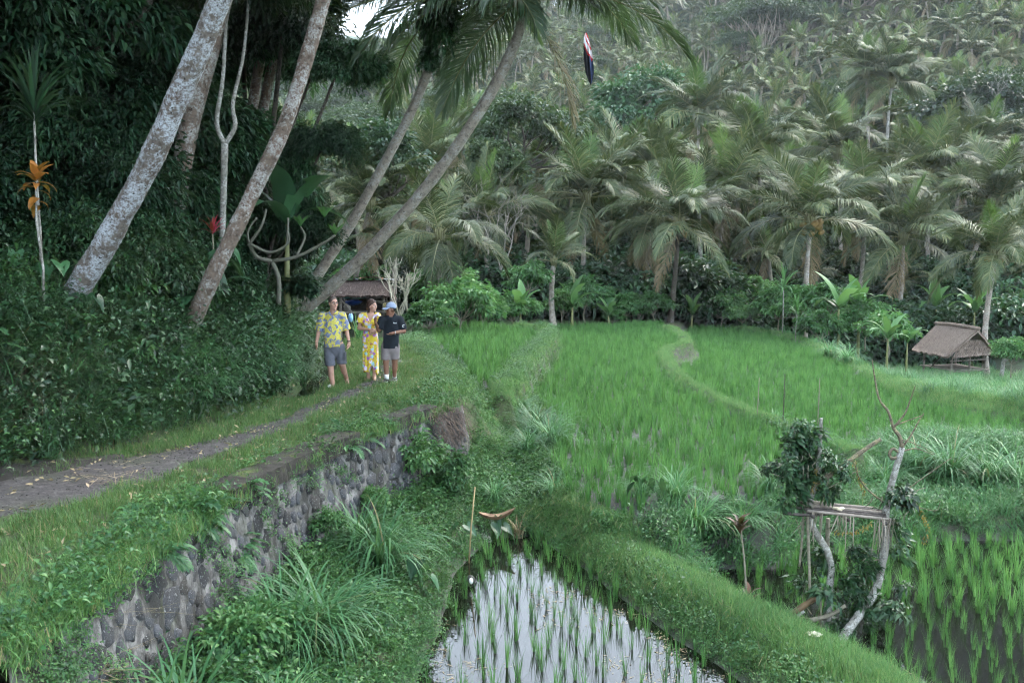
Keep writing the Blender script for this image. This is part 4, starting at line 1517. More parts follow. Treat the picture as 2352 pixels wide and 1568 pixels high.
for x, y, z, s in [(-9, 11, 9.5, 1.9), (-12, 15, 10, 2.2), (-8.5, 19, 11, 1.8), (-13, 21, 10.5, 2.3), (-11, 25, 11, 2.0), (-16, 17, 8, 2.4), (-17, 25, 9, 2.5), (-10, 28, 10, 1.7), (-14, 31, 10, 2.5), (-20, 12, 8, 2.6), (-22, 20, 9, 2.8), (-14, 36, 9, 2.0), (-19, 33, 9, 2.6), (-24, 29, 9, 3.0),
                   (-11, 6, 9, 2.0), (-16, 7, 9, 2.4), (-19, 44, 8, 2.2), (-22, 55, 7, 2.2), (-21, 50, 8, 2.6), (-19, 62, 7, 2.4), (-12, 2, 9, 2.2)]:  # rest of the wood overhead and to the left, added to darken the bank
    g = float(G(x, y))
    root = empty('forest_tree', (x, y, g), R.uniform(0, 6.28))
    m = FOR_T[R.integers(5)]
    link('trunk', m[0], root, sc=(s, s, (z - g) / 3.6)); c = link('crown', m[1], root, sc=s); c.location = (0, 0, z - g - 3.6 * s)
    tag(root, 'tall dark canopy tree shading the bank forest', 'tree', 'canopy trees over the bank')
# shrubs on and behind the bank
GB = 'shrubs on the shaded bank'
for i in range(70):
    y = R.uniform(13.0, 27)
    x = XL(y) - (R.uniform(0.3, 1.2) if y < 15.6 else R.uniform(0.6, 4.5))
    if not inframe(np.array(x), np.array(y), np.array(2.5), 200):
        continue
    bush(FOR_B[R.integers(5)], (x, y, float(G(x, y)) - 0.1), (R.uniform(0.3, 0.5) if y < 15.6 else R.uniform(0.55, 1.2)), 'dark green shrub crowding the shaded bank', GB)


def broken(name, pts, rad, mat, label, cat='tree', group=None, n=9, m=24):
    P = np.array([atd(*p) for p in pts])
    root = empty(name, tuple(P[0]))
    mb = MB(); Q = spline(P - P[0], m)
    add_tube(mb, Q, np.interp(np.linspace(0, 1, m), np.linspace(0, 1, len(rad)), rad) * (1 + R.normal(0, 0.03, m)), n)
    link('trunk', mb.mesh('trunk', mat), root)
    return root, P[0]


# mottled palm trunk, forked pale tree, pair of thin palm trunks behind
r_, p0 = broken('mottled_palm', [(390, 560, 19), (405, 490, 19), (425, 340, 18.8), (465, 170, 18.6), (500, 40, 18.5), (540, -220, 18.4), (560, -480, 18.4)], [0.17, 0.18, 0.19, 0.18], M['bark2'], '')
link('crown', CROWN_A[0], r_, loc=tuple(atd(560, -480, 18.4) - p0), sc=1.0)
tag(r_, 'mottled brown palm trunk behind the thick lichened trunk', 'palm tree')
r_, p0 = broken('forked_tree', [(508, 725, 18.6), (505, 640, 18.6), (512, 500, 18.6), (516, 330, 18.6)], [0.06, 0.055, 0.055, 0.065], M['barkwh'], '')
for pts in ([(516, 332, 18.6), (498, 280, 18.55), (512, 180, 18.5), (520, 30, 18.5), (525, -80, 18.5)], [(516, 332, 18.6), (540, 290, 18.65), (535, 235, 18.7), (560, 120, 18.9), (575, -60, 19)]):
    P = np.array([atd(*p) for p in pts]) - p0
    mb = MB(); add_tube(mb, spline(P, 18), np.linspace(0.05, 0.025, 18), 7)
    link('limb', mb.mesh('limb', M['barkwh']), r_)
link('crown', FOR_T[1][1], r_, loc=tuple(atd(540, -60, 18.8) - p0 - np.array([0, 0, 3.2])), sc=0.9)
tag(r_, 'thin pale tree with a fork at mid height', 'tree')
for pts, lab in (([(545, 430, 23), (565, 330, 23), (590, 180, 23), (602, 60, 23), (612, -360, 23)], 'thin brown palm trunk, straighter of the pair behind the forest'), ([(565, 440, 23.6), (590, 340, 23.6), (612, 210, 23.6), (640, 60, 23.6), (680, -360, 23.6)], 'thin brown palm trunk, more slanted of the pair behind the forest')):
    r_, p0 = broken('thin_palm', [(pts[0][0] - 20, 560, pts[0][2])] + pts, [0.13, 0.12, 0.11], M['bark2'], '')
    link('crown', CROWN_A[1], r_, loc=tuple(atd(pts[-1][0], pts[-1][1] - 20, pts[-1][2]) - p0), sc=1.0)
    tag(r_, lab, 'palm tree')

# dracaena with a big head of sword leaves
p = atd(78, 255, 14.6); g = float(G(p[0], p[1]))
rosette('spiky_dracaena', (p[0], p[1], g), STALKW, p[2] - g, [SWORD[0], SWORD[1], SWORD[1], SWORD[2], SWORD[2], SWORD[3]], 64, 1.25, 'spiky dracaena with a round head of dark sword leaves', 'plant', up=0.06)
# croton
p = atd(82, 400, 13.6); g = float(G(p[0], p[1]))
root = empty('croton', (p[0], p[1], g))
link('stem', STALKW, root, sc=(1, 1, p[2] - g))
for i in range(13):
    link('leaf', CRO[min(2, i // 4)], root, loc=(0, 0, p[2] - g - 0.015 * i), rot=(R.normal(0, .1), R.normal(0, .1), i * 2.4), sc=R.uniform(0.8, 1.15))
for i in range(5):
    link('leaf', CRO[2], root, loc=(0.02, 0, p[2] - g - 0.22 - 0.05 * i), rot=(R.normal(0, .2), 0.3, i * 2.0 + 0.6), sc=R.uniform(0.6, 0.95))
tag(root, 'croton with glowing orange and yellow leaves on a thin stem', 'plant')
# red cordylines in the shade
for px, py, y, lab in ((333, 555, 17.6, 'red-leaved cordyline beside the thick lichened trunk'), (488, 525, 18.2, 'dull red cordyline by the forked pale tree'), (418, 478, 19, 'bright pink-red cordyline tips against the mottled trunk'), (395, 520, 18.4, 'small red cordyline at the foot of the mottled trunk')):
    p = atd(px, py, y); g = float(G(p[0], p[1])); h = max(0.3, p[2] - g - 0.1)
    rosette('cordyline', (p[0], p[1], g), STALK, h, SWORDR, 11, 0.85, lab, 'plant')
# broad leaves low in the shade
for px, py, y, n, s, lab in ((430, 640, 16.6, 9, 0.95, 'broad-leaved philodendron between the two thick trunks'), (480, 575, 17.6, 8, 0.9, 'philodendron with drooping leaves under the forked tree'), (360, 600, 17.2, 7, 0.8, 'taro clump just right of the lichened trunk base'), (130, 590, 14.4, 6, 0.6, 'leafy plant beneath the croton'), (200, 690, 14.0, 5, 0.5, 'broad leaves hugging the lichened trunk base'), (40, 560, 15.0, 6, 0.65, 'broad dark leaves left of the croton stem')):
    p = atd(px, py, y); g = float(G(p[0], p[1]))
    taro('broad_leaf_plant', (p[0], p[1], max(g - 0.1, p[2] - 0.8 * s)), n, s, lab)
for px, py, y, s, lab in ((655, 420, 20.5, 1.2, 'banana plant hidden in shade beside the reddish trunk'), (590, 640, 20.0, 0.9, 'banana leaves low between the trunks'), (470, 690, 17.4, 0.8, 'young banana on the bank left of the reddish trunk')):
    p = atd(px, py, y); g = float(G(p[0], p[1]))
    rosette('banana_plant', (p[0], p[1], g), STEMB, max(0.4, p[2] - g - 0.7 * s), BANK, 7, s, lab, 'banana plant')


# frangipani: bare candelabra branches with leaf rosettes at some tips
def fork_tree(name, segs, rads, mat, label, cat, y0, n=7):
    P0 = atd(*segs[0][0])
    root = empty(name, tuple(P0))
    for i, (s, r) in enumerate(zip(segs, rads)):
        P = np.array([atd(*q) for q in s]) - P0
        mb = MB(); add_tube(mb, spline(P, 4 * len(s)), np.linspace(r[0], r[1], 4 * len(s)), n)
        link('trunk' if i == 0 else 'branch', mb.mesh('branch', mat), root)
    tag(root, label, cat)
    return root, P0


y = 19.4
fr, P0 = fork_tree('frangipani', [
    [(640, 700, y), (640, 640, y), (625, 600, y)], [(625, 600, y), (590, 590, y - .2), (572, 560, y - .3)], [(572, 560, y - .3), (600, 520, y - .3), (612, 480, y - .3)], [(572, 560, y - .3), (620, 580, y - .3), (660, 560, y - .3), (664, 535, y - .3)],
    [(625, 600, y), (680, 590, y), (740, 560, y), (770, 540, y)], [(680, 590, y), (700, 545, y + .1), (690, 520, y + .1)], [(572, 560, y - .3), (570, 530, y - .4), (590, 500, y - .4)], [(660, 560, y - .3), (662, 500, y - .3)]],
    [(0.05, 0.045), (0.042, 0.035), (0.03, 0.02), (0.033, 0.02), (0.04, 0.025), (0.028, 0.018), (0.025, 0.018), (0.025, 0.02)], plain('frangipani_bark', (0.11, 0.11, 0.085), 0.8), 'frangipani with bare curving grey-green branches', 'tree', y)
for q in ((770, 540, y), (745, 500, y), (690, 520, y + .1)):
    P = atd(*q) - P0
    a = 0
    for i in range(9):
        link('leaf', strip_leaf(0.34, 0.09, 5, 0.6, 0.2, 'frangipani_leaf', M['cassava'], 0, 0.6, 'sword') if i == 0 else last.data, fr, loc=tuple(P), rot=(0, 0, a))
        last = COL.objects[-1]
        a += 2.4

# ------------------------------------------------------------------ vine masses climbing the palms
VINE = []
for i in range(3):
    mb = MB(); crown_geo(mb, 3000, (0.42, 0.42, 1.3), 30, 0.27, 0.15, 0.065, 0.9, (0, 0, 0), cheap=False, shell=0.2, droop=0.5)
    VINE.append(mb.mesh('vine_mass_%d' % i, M['dark']))
for px, py, y, s, lab in ((1010, 60, 23.3, (1.0, 1.0, 1.0), 'dark vine swallowing the crown of the steeper leaning palm'), (985, 140, 23.5, (0.55, 0.55, 0.6), 'vine tail clinging beside the steeper leaning palm'), (690, 660, 20.6, (0.9, 0.9, 0.5), 'climber heaped at the foot of the two leaning palms'),
                          (690, 420, 20.6, (0.7, 0.7, 1.0), 'curtain of climber right of the reddish trunk'), (700, 560, 21, (0.6, 0.6, 0.7), 'climber over the frangipani')):
    p = atd(px, py, y)
    tag(link('climbing_vine', VINE[R.integers(3)], loc=tuple(p), rot=(0, 0, R.uniform(0, 6)), sc=s), lab, 'vine')

# ================================================================== far edge of the paddies: shrubs and bananas
CASS = []
for i in range(4):
    mb = MB(); tb = MB()
    c = crown_geo(mb, 1900, (0.95, 0.95, 0.8), 30, 0.33, 0.19, 0.07, 0.45, (0, 0, 0.95), cheap=True, shell=0.45, droop=0.3)
    limbs(tb, c + np.array([0, 0, 0.95]), (0, 0, -0.3), (0, 0, 0.35), 0.035, 0, 14, 4)
    CASS.append((tb.mesh('shrub_stem', M['twig']), mb.mesh('shrub_leaves', M['cassava'])))
GC = 'bushes along the far paddy edge'
for px, py, y, s, lab in [
    (1215, 628, 45.5, 0.95, 'bright green bush highest of those behind the first bund'), (1178, 700, 44, 0.9, 'bush in front of the bright high bush'), (1290, 690, 47, 0.8, 'bush under the young low palm'), (1345, 665, 49, 1.0, 'bush beside the bushy yellow-tipped palm'),
    (1440, 715, 50, 0.8, 'low bush left of the dark palm trunk'), (1500, 722, 50, 0.8, 'rounded bush touching the dark palm trunk'), (1405, 735, 48.5, 0.5, 'tiny bush at the paddy edge below the hanging dead fronds'),
    (1660, 705, 52, 1.05, 'full bush right of the second bund end'), (1735, 660, 54, 1.0, 'tall pale bush behind the full bush'), (1705, 730, 51, 0.7, 'low bush next to the full bush'), (1790, 690, 50, 1.1, 'feathery bush below the orange-fruited palm'), (1850, 690, 48, 1.1, 'broad bush in the middle of the thicket'),
    (1905, 680, 47, 1.05, 'bush left of the broad banana leaves'), (1885, 740, 44, 0.9, 'low bush leaning over the paddy corner'), (1990, 720, 45, 1.0, 'bush right of the broad banana leaves'), (2040, 745, 43, 0.9, 'dark bush left of the shelter'), (2325, 800, 42, 0.75, 'pale cassava bush right of the shelter'),
    (1060, 700, 38, 1.1, 'dark rounded bush right of the bare pale bush'), (1110, 700, 41, 0.9, 'bush in front of the broad drooping palm'), (985, 725, 36, 0.7, 'bush beside the bare pale bush'), (1020, 640, 42, 1.2, 'shaded bush under the broad drooping palm'), (870, 640, 50, 1.0, 'green bush behind the hut roof'), (820, 630, 50, 1.0, 'fern-like bush above the hut roof')]:
    p = atd(px, py, y); g = float(G(p[0], p[1]))
    bush(CASS[R.integers(4)], (p[0], p[1], max(g, p[2] - 1.3 * s)), s * 1.25, lab, GC, 'bush', 'bush')
GN = 'banana plants along the far paddy edge'
for px, py, y, s, lab in [(1040, 690, 39, 1.0, 'banana plant with one stiff upright leaf'), (1195, 700, 43.5, 0.95, 'banana plant below the bright high bush'), (1315, 690, 46, 1.1, 'banana plant with a bent leaf under the young palm'), (1398, 712, 48, 0.9, 'banana plant with stiff leaf left of the dark palm trunk'),
                          (1590, 712, 51, 0.9, 'banana plant with slanting leaf at the second bund'), (1928, 690, 44, 1.25, 'banana plant with two broad pale leaves'), (1975, 690, 45, 1.15, 'banana plant right of the broad pale leaves'), (2040, 765, 41, 0.8, 'banana plant beside the meadow edge'), (2085, 775, 42, 0.8, 'yellowing banana plant left of the shelter'),
                          (2240, 700, 52, 1.3, 'shaded banana behind the shelter roof'), (2150, 690, 54, 1.2, 'dark banana plant behind the shelter')]:
    p = atd(px, py, y); g = float(G(p[0], p[1]))
    rosette('banana_plant', (p[0], p[1], min(g, p[2] - 0.9)), STEMB, max(0.5, p[2] - min(g, p[2] - 0.9) - 0.3 * s), BAN, 7, s, lab, 'banana plant', GN)
for px, py, y, s, lab in ((1800, 655, 47, 1.6, 'spiky pandanus crowning the thicket'), (1830, 715, 44, 1.15, 'small pandanus on a bare pale stem')):
    p = atd(px, py, y); g = float(G(p[0], p[1]))
    rosette('pandanus', (p[0], p[1], g), STALKW, p[2] - g, SWORDB, 30, s, lab, 'plant', up=0.1)
# dark-leaved understory added to blacken the gap behind the first palms
n = 420
y = R.uniform(53, 66, n); x = y * R.uniform(-0.2, 0.56, n)
k = ~in_any(x, y, WETS)
DKS = []
for i in range(4):
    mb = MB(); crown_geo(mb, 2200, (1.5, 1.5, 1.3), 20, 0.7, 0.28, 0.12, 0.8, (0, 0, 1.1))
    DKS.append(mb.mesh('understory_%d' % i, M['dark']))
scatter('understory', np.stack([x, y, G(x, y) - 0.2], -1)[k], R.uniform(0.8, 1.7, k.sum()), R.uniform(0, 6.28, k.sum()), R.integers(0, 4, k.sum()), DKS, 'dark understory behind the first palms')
n = 170
y = R.uniform(33, 58, n); x = np.interp(y, [33, 40, 56], [-3.5, -3.8, -3]) - R.uniform(0, 9, n)
k = (y > 47.5) | (x < -9.6) | (x / y > -0.055)
x, y = x[k], y[k]; n = len(x)
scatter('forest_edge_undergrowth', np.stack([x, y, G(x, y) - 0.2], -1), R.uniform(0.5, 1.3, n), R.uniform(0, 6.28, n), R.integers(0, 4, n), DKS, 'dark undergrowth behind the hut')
# round dark tree and dark mango on the hill, pale trunkless bamboo grove
for px, py, y, s, lab in ((1470, 290, 84, 1.35, 'round dense dark tree standing out among the palms'), (2260, 300, 92, 1.6, 'large dark mango tree near the edge of view'), (2130, 270, 100, 1.3, 'dark feathery tree left of the mango'), (1940, 270, 100, 1.1, 'light green slender tree below the white-trunked palm'), (1200, 300, 62, 1.0, 'pale bamboo thicket right of the low-leaning trunk'), (870, 390, 50, 0.75, 'dense dark tree seen between the leaning trunks'), (1130, 420, 58, 0.7, 'half bare grey tree behind the drooping palm')):
    p = atd(px, py, y); g = float(G(p[0], p[1]))
    m = HILL_T[R.integers(4)]
    root = empty('broadleaf_tree', (p[0], p[1], p[2] - 5.4 * s), R.uniform(0, 6), s)
    link('trunk', m[0], root)
    mm = m[1]
    if 'dark' in lab:
        mm = m[1].copy(); mm.materials[0] = M['dark']
    link('crown', mm, root)
    tag(root, lab, 'tree')


# ------------------------------------------------------------------ bare branching bushes
def bare(name, base, top_w, h, mat, label, depth=4, n0=3, r=0.035, spread_=0.5, group=None, cat='bush'):
    root = empty(name, tuple(base))
    mb = MB()

    def grow(p, d, L, r, k):
        q = p + d * L
        m = (p + q) / 2 + R.normal(0, 0.07 * L, 3)
        add_tube(mb, spline([p, m, q], 5), np.linspace(r, r * 0.65, 5), 5 if k > 2 else 4, 0, k == 0)
        if k == 0:
            return
        for _ in range(R.integers(2, 4)):
            nd = unit(d + R.normal(0, spread_, 3) + np.array([0, 0, 0.12]))
            grow(q, nd, L * R.uniform(0.6, 0.85), r * 0.62, k - 1)
    for i in range(n0):
        a = i / n0 * 6.28 + R.uniform(0, 1)
        grow(np.zeros(3), unit(np.array([math.cos(a) * top_w, math.sin(a) * top_w * 0.6, 1.0])), h * 0.36, r, depth)
    link('branches', mb.mesh('branches', mat), root)
    return tag(root, label, cat, group)


bare('bare_bush', ground_at(926, 36), 0.2, 2.6, plain('pale_bare_bark', (0.40, 0.38, 0.30), 0.8), 'bare pale bush with upswept branches right of the hut', 4, 3, 0.05, 0.38)
bare('bare_bush', atd(1150, 620, 50), 0.5, 4.2, plain('grey_dead_twig', (0.24, 0.22, 0.19), 0.9), 'tangle of dead grey twigs behind the drooping palm', 4, 4, 0.04, 0.6)
bare('bare_tree', atd(2300, 250, 88) - np.array([0, 0, 1.5]), 0.15, 5.0, M['barkwh'], 'leafless white snag above the mango tree', 3, 2, 0.07, 0.4, cat='tree')

# ================================================================== tussocks, ferns and creepers near the camera
def tussock_mesh(i, n, hgt, w, bend, sp=0.06, mat='tuss'):
    az = R.uniform(0, 6.28, n)
    b = np.c_[R.normal(0, sp, (n, 2)), np.full(n, -0.05)]
    V, F = blades(b, az, np.abs(R.normal(0.15, 0.15, n)), np.abs(R.normal(bend, 0.45, n)), hgt * R.uniform(0.45, 1.15, n), w * R.uniform(0.6, 1.2, n), 7, 2.5)
    return MB().add(V, F).mesh('tussock_%d' % i, M[mat])


TUS = [tussock_mesh(i, 190, 1.5, 0.027, 2.1) for i in range(4)] + [tussock_mesh(9, 24, 1.25, 0.05, 1.1, 0.08)]
for px, py, y, s, k, lab in [
    (730, 1400, 10.4, 1.0, 0, 'large arching grass tussock below the middle of the stone wall'), (640, 1420, 10.0, 0.8, 1, 'grass tussock left of the large one, close to the wall'), (870, 1290, 12.6, 0.95, 2, 'tall grass tussock beneath the mossy wall top'), (820, 1290, 12.9, 0.75, 3, 'smaller tussock tucked behind the tall one'),
    (400, 1640, 8.0, 0.85, 4, 'broad-bladed grass at the bottom edge of view'), (330, 1660, 7.6, 0.75, 4, 'broad-bladed grass nearest the bottom edge'), (620, 1660, 8.3, 0.6, 0, 'drooping grass clump at the bottom edge'),
    (1135, 1200, 16.2, 0.5, 1, 'small tussock above the pond corner'), (1230, 1010, 20.5, 0.85, 2, 'silvery grass tussock on the slope beside the middle paddy'), (1265, 1050, 19.4, 0.8, 3, 'lower silvery tussock leaning over the middle paddy'), (1190, 950, 22.0, 0.7, 0, 'upper silvery tussock on the slope'), (1215, 1080, 18.6, 0.6, 1, 'tussock at the foot of the slope'),
    (1610, 1280, 14.9, 0.75, 2, 'arching tussock on the bank left of the small croton'), (1560, 1230, 15.2, 0.6, 0, 'tussock at the near edge of the middle paddy'), (1480, 1215, 15.2, 0.45, 1, 'low tussock by the taro leaves'), (1720, 1260, 15.0, 0.6, 3, 'tussock behind the offering stand'),
    (2200, 1170, 18.2, 1.05, 2, 'big silvery reed tussock at the edge of the right paddy'), (2290, 1175, 17.8, 1.0, 0, 'reed tussock beside the big silvery one'), (2120, 1180, 18.4, 0.85, 1, 'reed tussock right of the offering stand'), (2360, 1180, 17.8, 0.9, 3, 'reed tussock cut by the frame edge'), (2050, 1190, 17.8, 0.7, 3, 'short reed tussock behind the stand'), (1780, 1210, 15.8, 0.6, 1, 'tussock behind the left post of the stand'),
    (1910, 815, 38, 0.9, 2, 'pale grass tussock at the paddy corner below the thicket'), (1950, 830, 36, 0.8, 0, 'grass tussock next to the corner one'), (630, 880, 18.6, 0.6, 0, 'grass tussock overhanging the track left of the man'), (560, 900, 17.6, 0.6, 1, 'grass tussock on the bank midway'), (690, 850, 20.3, 0.6, 2, 'grass tussock by the channel'),
    (1275, 1160, 16.3, 0.5, 2, 'tussock at the corner of the middle paddy')]:
    x, yy_, g = ground_at(px, y)
    tag(link('grass_tussock', TUS[k], loc=(x, yy_, g), rot=(0, 0, R.uniform(0, 6)), sc=s), lab, 'grass', 'tall grass tussocks')

WB0 = []
for i in range(3):
    mb = MB(); tb = MB()
    c = crown_geo(mb, 420, (0.6, 0.6, 0.5), 16, 0.3, 0.2, 0.085, 0.8, (0, 0, 0.5), cheap=False, shell=0.3, droop=0.4)
    limbs(tb, c + np.array([0, 0, 0.5]), (0, 0, -0.2), (0, 0, 0.2), 0.02, 0, 8, 4)
    WB0.append((tb.mesh('pale_shrub_stem', M['twigdk']), mb.mesh('pale_shrub_leaves', M['weed'])))
FERN = []
for i in range(3):
    mb = MB()
    frond_geo(mb, 0.5, 26, math.radians(60 - 20 * i), math.radians(-20 - 15 * i), 0.14, 0.017, 0.4, ribr=0.02, s0=0.08)
    FERN.append(mb.mesh('fern_frond_%d' % i, [M['fern'], M['rachis']]))


def fern(loc, n, sc, label, a0=None, group='ferns on the wall'):
    root = empty('fern', loc)
    for i in range(n):
        link('frond', FERN[R.integers(3)], root, rot=(R.normal(0, .1), 0, R.uniform(0, 6.28) if a0 is None else a0 + R.normal(0, 0.7)), sc=sc * R.uniform(0.7, 1.2))
    return tag(root, label, 'fern', group)


for i in range(16):
    y = R.uniform(12.2, 24); x = XL(y) - R.uniform(0.1, 1.3)
    fern((x, y, float(G(x, y)) + 0.1), 9, R.uniform(0.8, 1.3), 'feathery fern on the shaded bank', None, 'ferns on the shaded bank')
for i in range(18):
    y = R.uniform(13.5, 24); x = XL(y) - R.uniform(0.2, 2.2)
    bush(WB0[i % 3], (x, y, float(G(x, y)) - 0.05), R.uniform(0.5, 1.0), 'paler broad-leaved shrub on the shaded bank', 'paler shrubs on the shaded bank')
for i in range(34):
    y = R.uniform(14.5, 21.0); x = XL(y) - R.uniform(-0.08, 0.45)
    tag(link('grass_tussock', TUS[i % 4], loc=(x, y, float(G(x, y)) + 0.08), rot=(0, 0, R.uniform(0, 6)), sc=R.uniform(0.45, 0.8)), 'bright arching grass tussock leaning over the track from the bank', 'grass', 'bright grass tussocks on the bank')
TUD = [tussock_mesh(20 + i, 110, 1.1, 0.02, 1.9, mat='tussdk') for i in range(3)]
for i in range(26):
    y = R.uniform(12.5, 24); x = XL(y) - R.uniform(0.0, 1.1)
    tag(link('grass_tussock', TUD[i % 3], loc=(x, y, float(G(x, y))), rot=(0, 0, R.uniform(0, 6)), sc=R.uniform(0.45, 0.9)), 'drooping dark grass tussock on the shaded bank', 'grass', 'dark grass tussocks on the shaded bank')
for px, y, dx, n, s, lab in [(430, 10.9, 0.05, 9, 1.0, 'fern drooping over the wall top beside the coping'), (470, 11.2, 0.1, 7, 0.9, 'fern next to the coping end'), (385, 10.2, 0.1, 9, 1.1, 'large fern hanging down the wall'), (405, 10.0, 0.15, 7, 0.9, 'fern low on the wall face'), (270, 9.6, -0.3, 7, 1.1, 'feathery fern on the verge'), (330, 9.0, 0.1, 6, 0.8, 'fern near the heap of dry stalks'), (150, 7.7, 0.0, 7, 0.9, 'fern at the lower corner'), (760, 13.9, 0.2, 7, 0.8, 'fern sprouting from the wall joint'), (800, 14.3, 0.25, 5, 0.7, 'small fern under the mossy wall top')]:
    x = XR(y) + dx
    if px in (270, 330, 150):
        x = (px - CX) / FPX * y
    fern((x, y, float(G(x, y)) if dx <= 0.06 else -0.12), n, s, lab, 0.0)
# leafy bushes against the wall
WB = []
for i in range(3):
    mb = MB(); tb = MB()
    c = crown_geo(mb, 1700, (0.42, 0.42, 0.36), 26, 0.15, 0.075, 0.04, 0.8, (0, 0, 0.3), cheap=False, shell=0.4)
    limbs(tb, c + np.array([0, 0, 0.3]), (0, 0, -0.1), (0, 0, 0.1), 0.012, 0, 8, 4)
    WB.append((tb.mesh('wall_bush_stem', M['twig']), mb.mesh('wall_bush_leaves', M['weed'])))
for px, y, z, s, lab in [(575, 9.7, -1.45, 1.1, 'leafy bush at the foot of the stone wall'), (520, 9.2, -1.35, 1.1, 'leafy bush low beside the broad-bladed grass'), (740, 12.6, -1.0, 0.6, 'small bush at the middle of the wall foot'), (850, 14.0, -1.05, 0.6, 'small bush below the mossy wall top'), (960, 15.6, -1.0, 1.3, 'dense bush below the wall corner'), (1030, 15.9, -1.2, 1.0, 'bush right of the wall corner'), (480, 8.6, -1.5, 1.0, 'weedy bush at the lower wall end'), (660, 10.9, -1.35, 0.7, 'small bush behind the large tussock'), (1420, 14.6, -1.75, 0.9, 'dark bush under the taro leaves on the bank'), (1520, 14.3, -1.8, 0.8, 'bush overhanging the lower paddy'), (1680, 14.9, -1.8, 0.8, 'bush on the bank right of the small croton')]:
    x = (px - CX) / FPX * y
    bush(WB[R.integers(3)], (x, y, z), s, lab, 'bushes around the wall and bank')
for px, y, n, s, lab in [(1480, 14.8, 5, 0.55, 'taro with heart-shaped leaves on the bank above the dark paddy'), (1130, 15.4, 4, 0.45, 'heart-leaved weed by the bamboo stick'), (1060, 14.6, 4, 0.5, 'heart-leaved weed left of the pond'), (960, 12.6, 4, 0.5, 'heart-leaved plant at the pond margin'), (560, 9.6, 4, 0.5, 'pale broad leaves among the wall bush'), (1075, 17.0, 4, 0.4, 'pale broad-leaved weed on the slope')]:
    taro('taro', ground_at(px, y), n, s, lab)

# ================================================================== the stone wall
def stone_mat():
    t = NT('basalt_stone')
    v = t.coord(kindc='Object')
    oi = t.node('ShaderNodeObjectInfo')
    f = t.noise(v, 2.2, 6, 0.7)
    c = t.ramp(oi.outputs['Random'], [(0.0, (0.02, 0.02, 0.021)), (0.35, (0.042, 0.044, 0.05)), (0.7, (0.075, 0.08, 0.093)), (1.0, (0.04, 0.036, 0.032))])
    c = t.mix(t.ramp(f, [(0.4, 0.0), (0.65, 0.7)]), c, (0.03, 0.03, 0.028))
    c = t.mix(t.ramp(t.noise(v, 4, 5, 0.7), [(0.58, 0.0), (0.66, 0.8)]), c, (0.26, 0.27, 0.27))
    t.set(c, 0.85, 0.3)
    t.bump(t.noise(v, 6, 5), 0.4, 0.1)
    return t.m


def mortar_mat():
    t = NT('lime_mortar')
    v = t.coord()
    f = t.noise(v, 5, 7, 0.75)
    c = t.ramp(f, [(0.3, (0.04, 0.038, 0.036)), (0.46, (0.11, 0.107, 0.105)), (0.6, (0.23, 0.227, 0.222)), (0.8, (0.30, 0.30, 0.295))])
    st = t.noise(t.coord((1.5, 1.5, 0.25)), 2.5, 5, 0.7)
    c = t.mix(t.ramp(st, [(0.42, 0.9), (0.58, 0.0)]), c, (0.03, 0.03, 0.027))
    c = t.mix(t.ramp(t.noise(v, 1.3, 4), [(0.55, 0.0), (0.68, 0.6)]), c, (0.035, 0.05, 0.02))
    t.set(c, 0.95, 0.2)
    t.bump(f, 0.8, 0.04)
    return t.m


def moss_mat():
    t = NT('mossy_concrete')
    v = t.coord()
    f = t.noise(v, 7, 7, 0.7)
    c = t.ramp(f, [(0.3, (0.016, 0.015, 0.013)), (0.55, (0.034, 0.031, 0.027)), (0.78, (0.065, 0.06, 0.052))])
    m = t.noise(v, 2.3, 6, 0.72)
    c = t.mix(t.ramp(m, [(0.55, 0.0), (0.64, 0.9)]), c, t.ramp(f, [(0.3, (0.045, 0.065, 0.018)), (0.7, (0.10, 0.135, 0.03))]))
    t.set(c, 0.9, 0.3)
    t.bump(f, 0.6, 0.02)
    return t.m


M['stone'], M['mortar'], M['moss'] = stone_mat(), mortar_mat(), moss_mat()
wy = np.linspace(6.4, 17.7, 120)
wx = XR(wy)
k5 = np.ones(9) / 9
wxs = np.convolve(np.pad(wx, 4, 'edge'), k5, 'valid')
tang = unit(np.stack([np.gradient(wxs), np.gradient(wy)], -1))
wn_ = np.stack([tang[:, 1], -tang[:, 0]], -1)               # towards the pond
WTOP, WBOT = 0.0, -1.75


def wall_pt(i, h):
    """point on the wall face: i float index along, h 0 top .. 1 foot"""
    x = np.interp(i, np.arange(120), wxs); y = np.interp(i, np.arange(120), wy)
    nx = np.interp(i, np.arange(120), wn_[:, 0]); ny = np.interp(i, np.arange(120), wn_[:, 1])
    off = 0.24 + 0.28 * h
    return np.stack([x + nx * off, y + ny * off, WTOP + (WBOT - WTOP) * h + 0 * x], -1), np.stack([nx, ny], -1)


I_, H_ = np.meshgrid(np.arange(0, 119.01, 0.5), np.linspace(0, 1, 26), indexing='ij')
WP, WN = wall_pt(I_.ravel(), H_.ravel())
bumpn = vnoise(WP * 4.0) * 0.025 + vnoise(WP * 11.0) * 0.012
WP[:, :2] += WN * bumpn[:, None]
ni, nh = I_.shape
a = (np.arange(ni - 1)[:, None] * nh + np.arange(nh - 1)[None]).ravel()
mb = MB().add(WP, np.stack([a, a + 1, a + nh + 1, a + nh], -1))
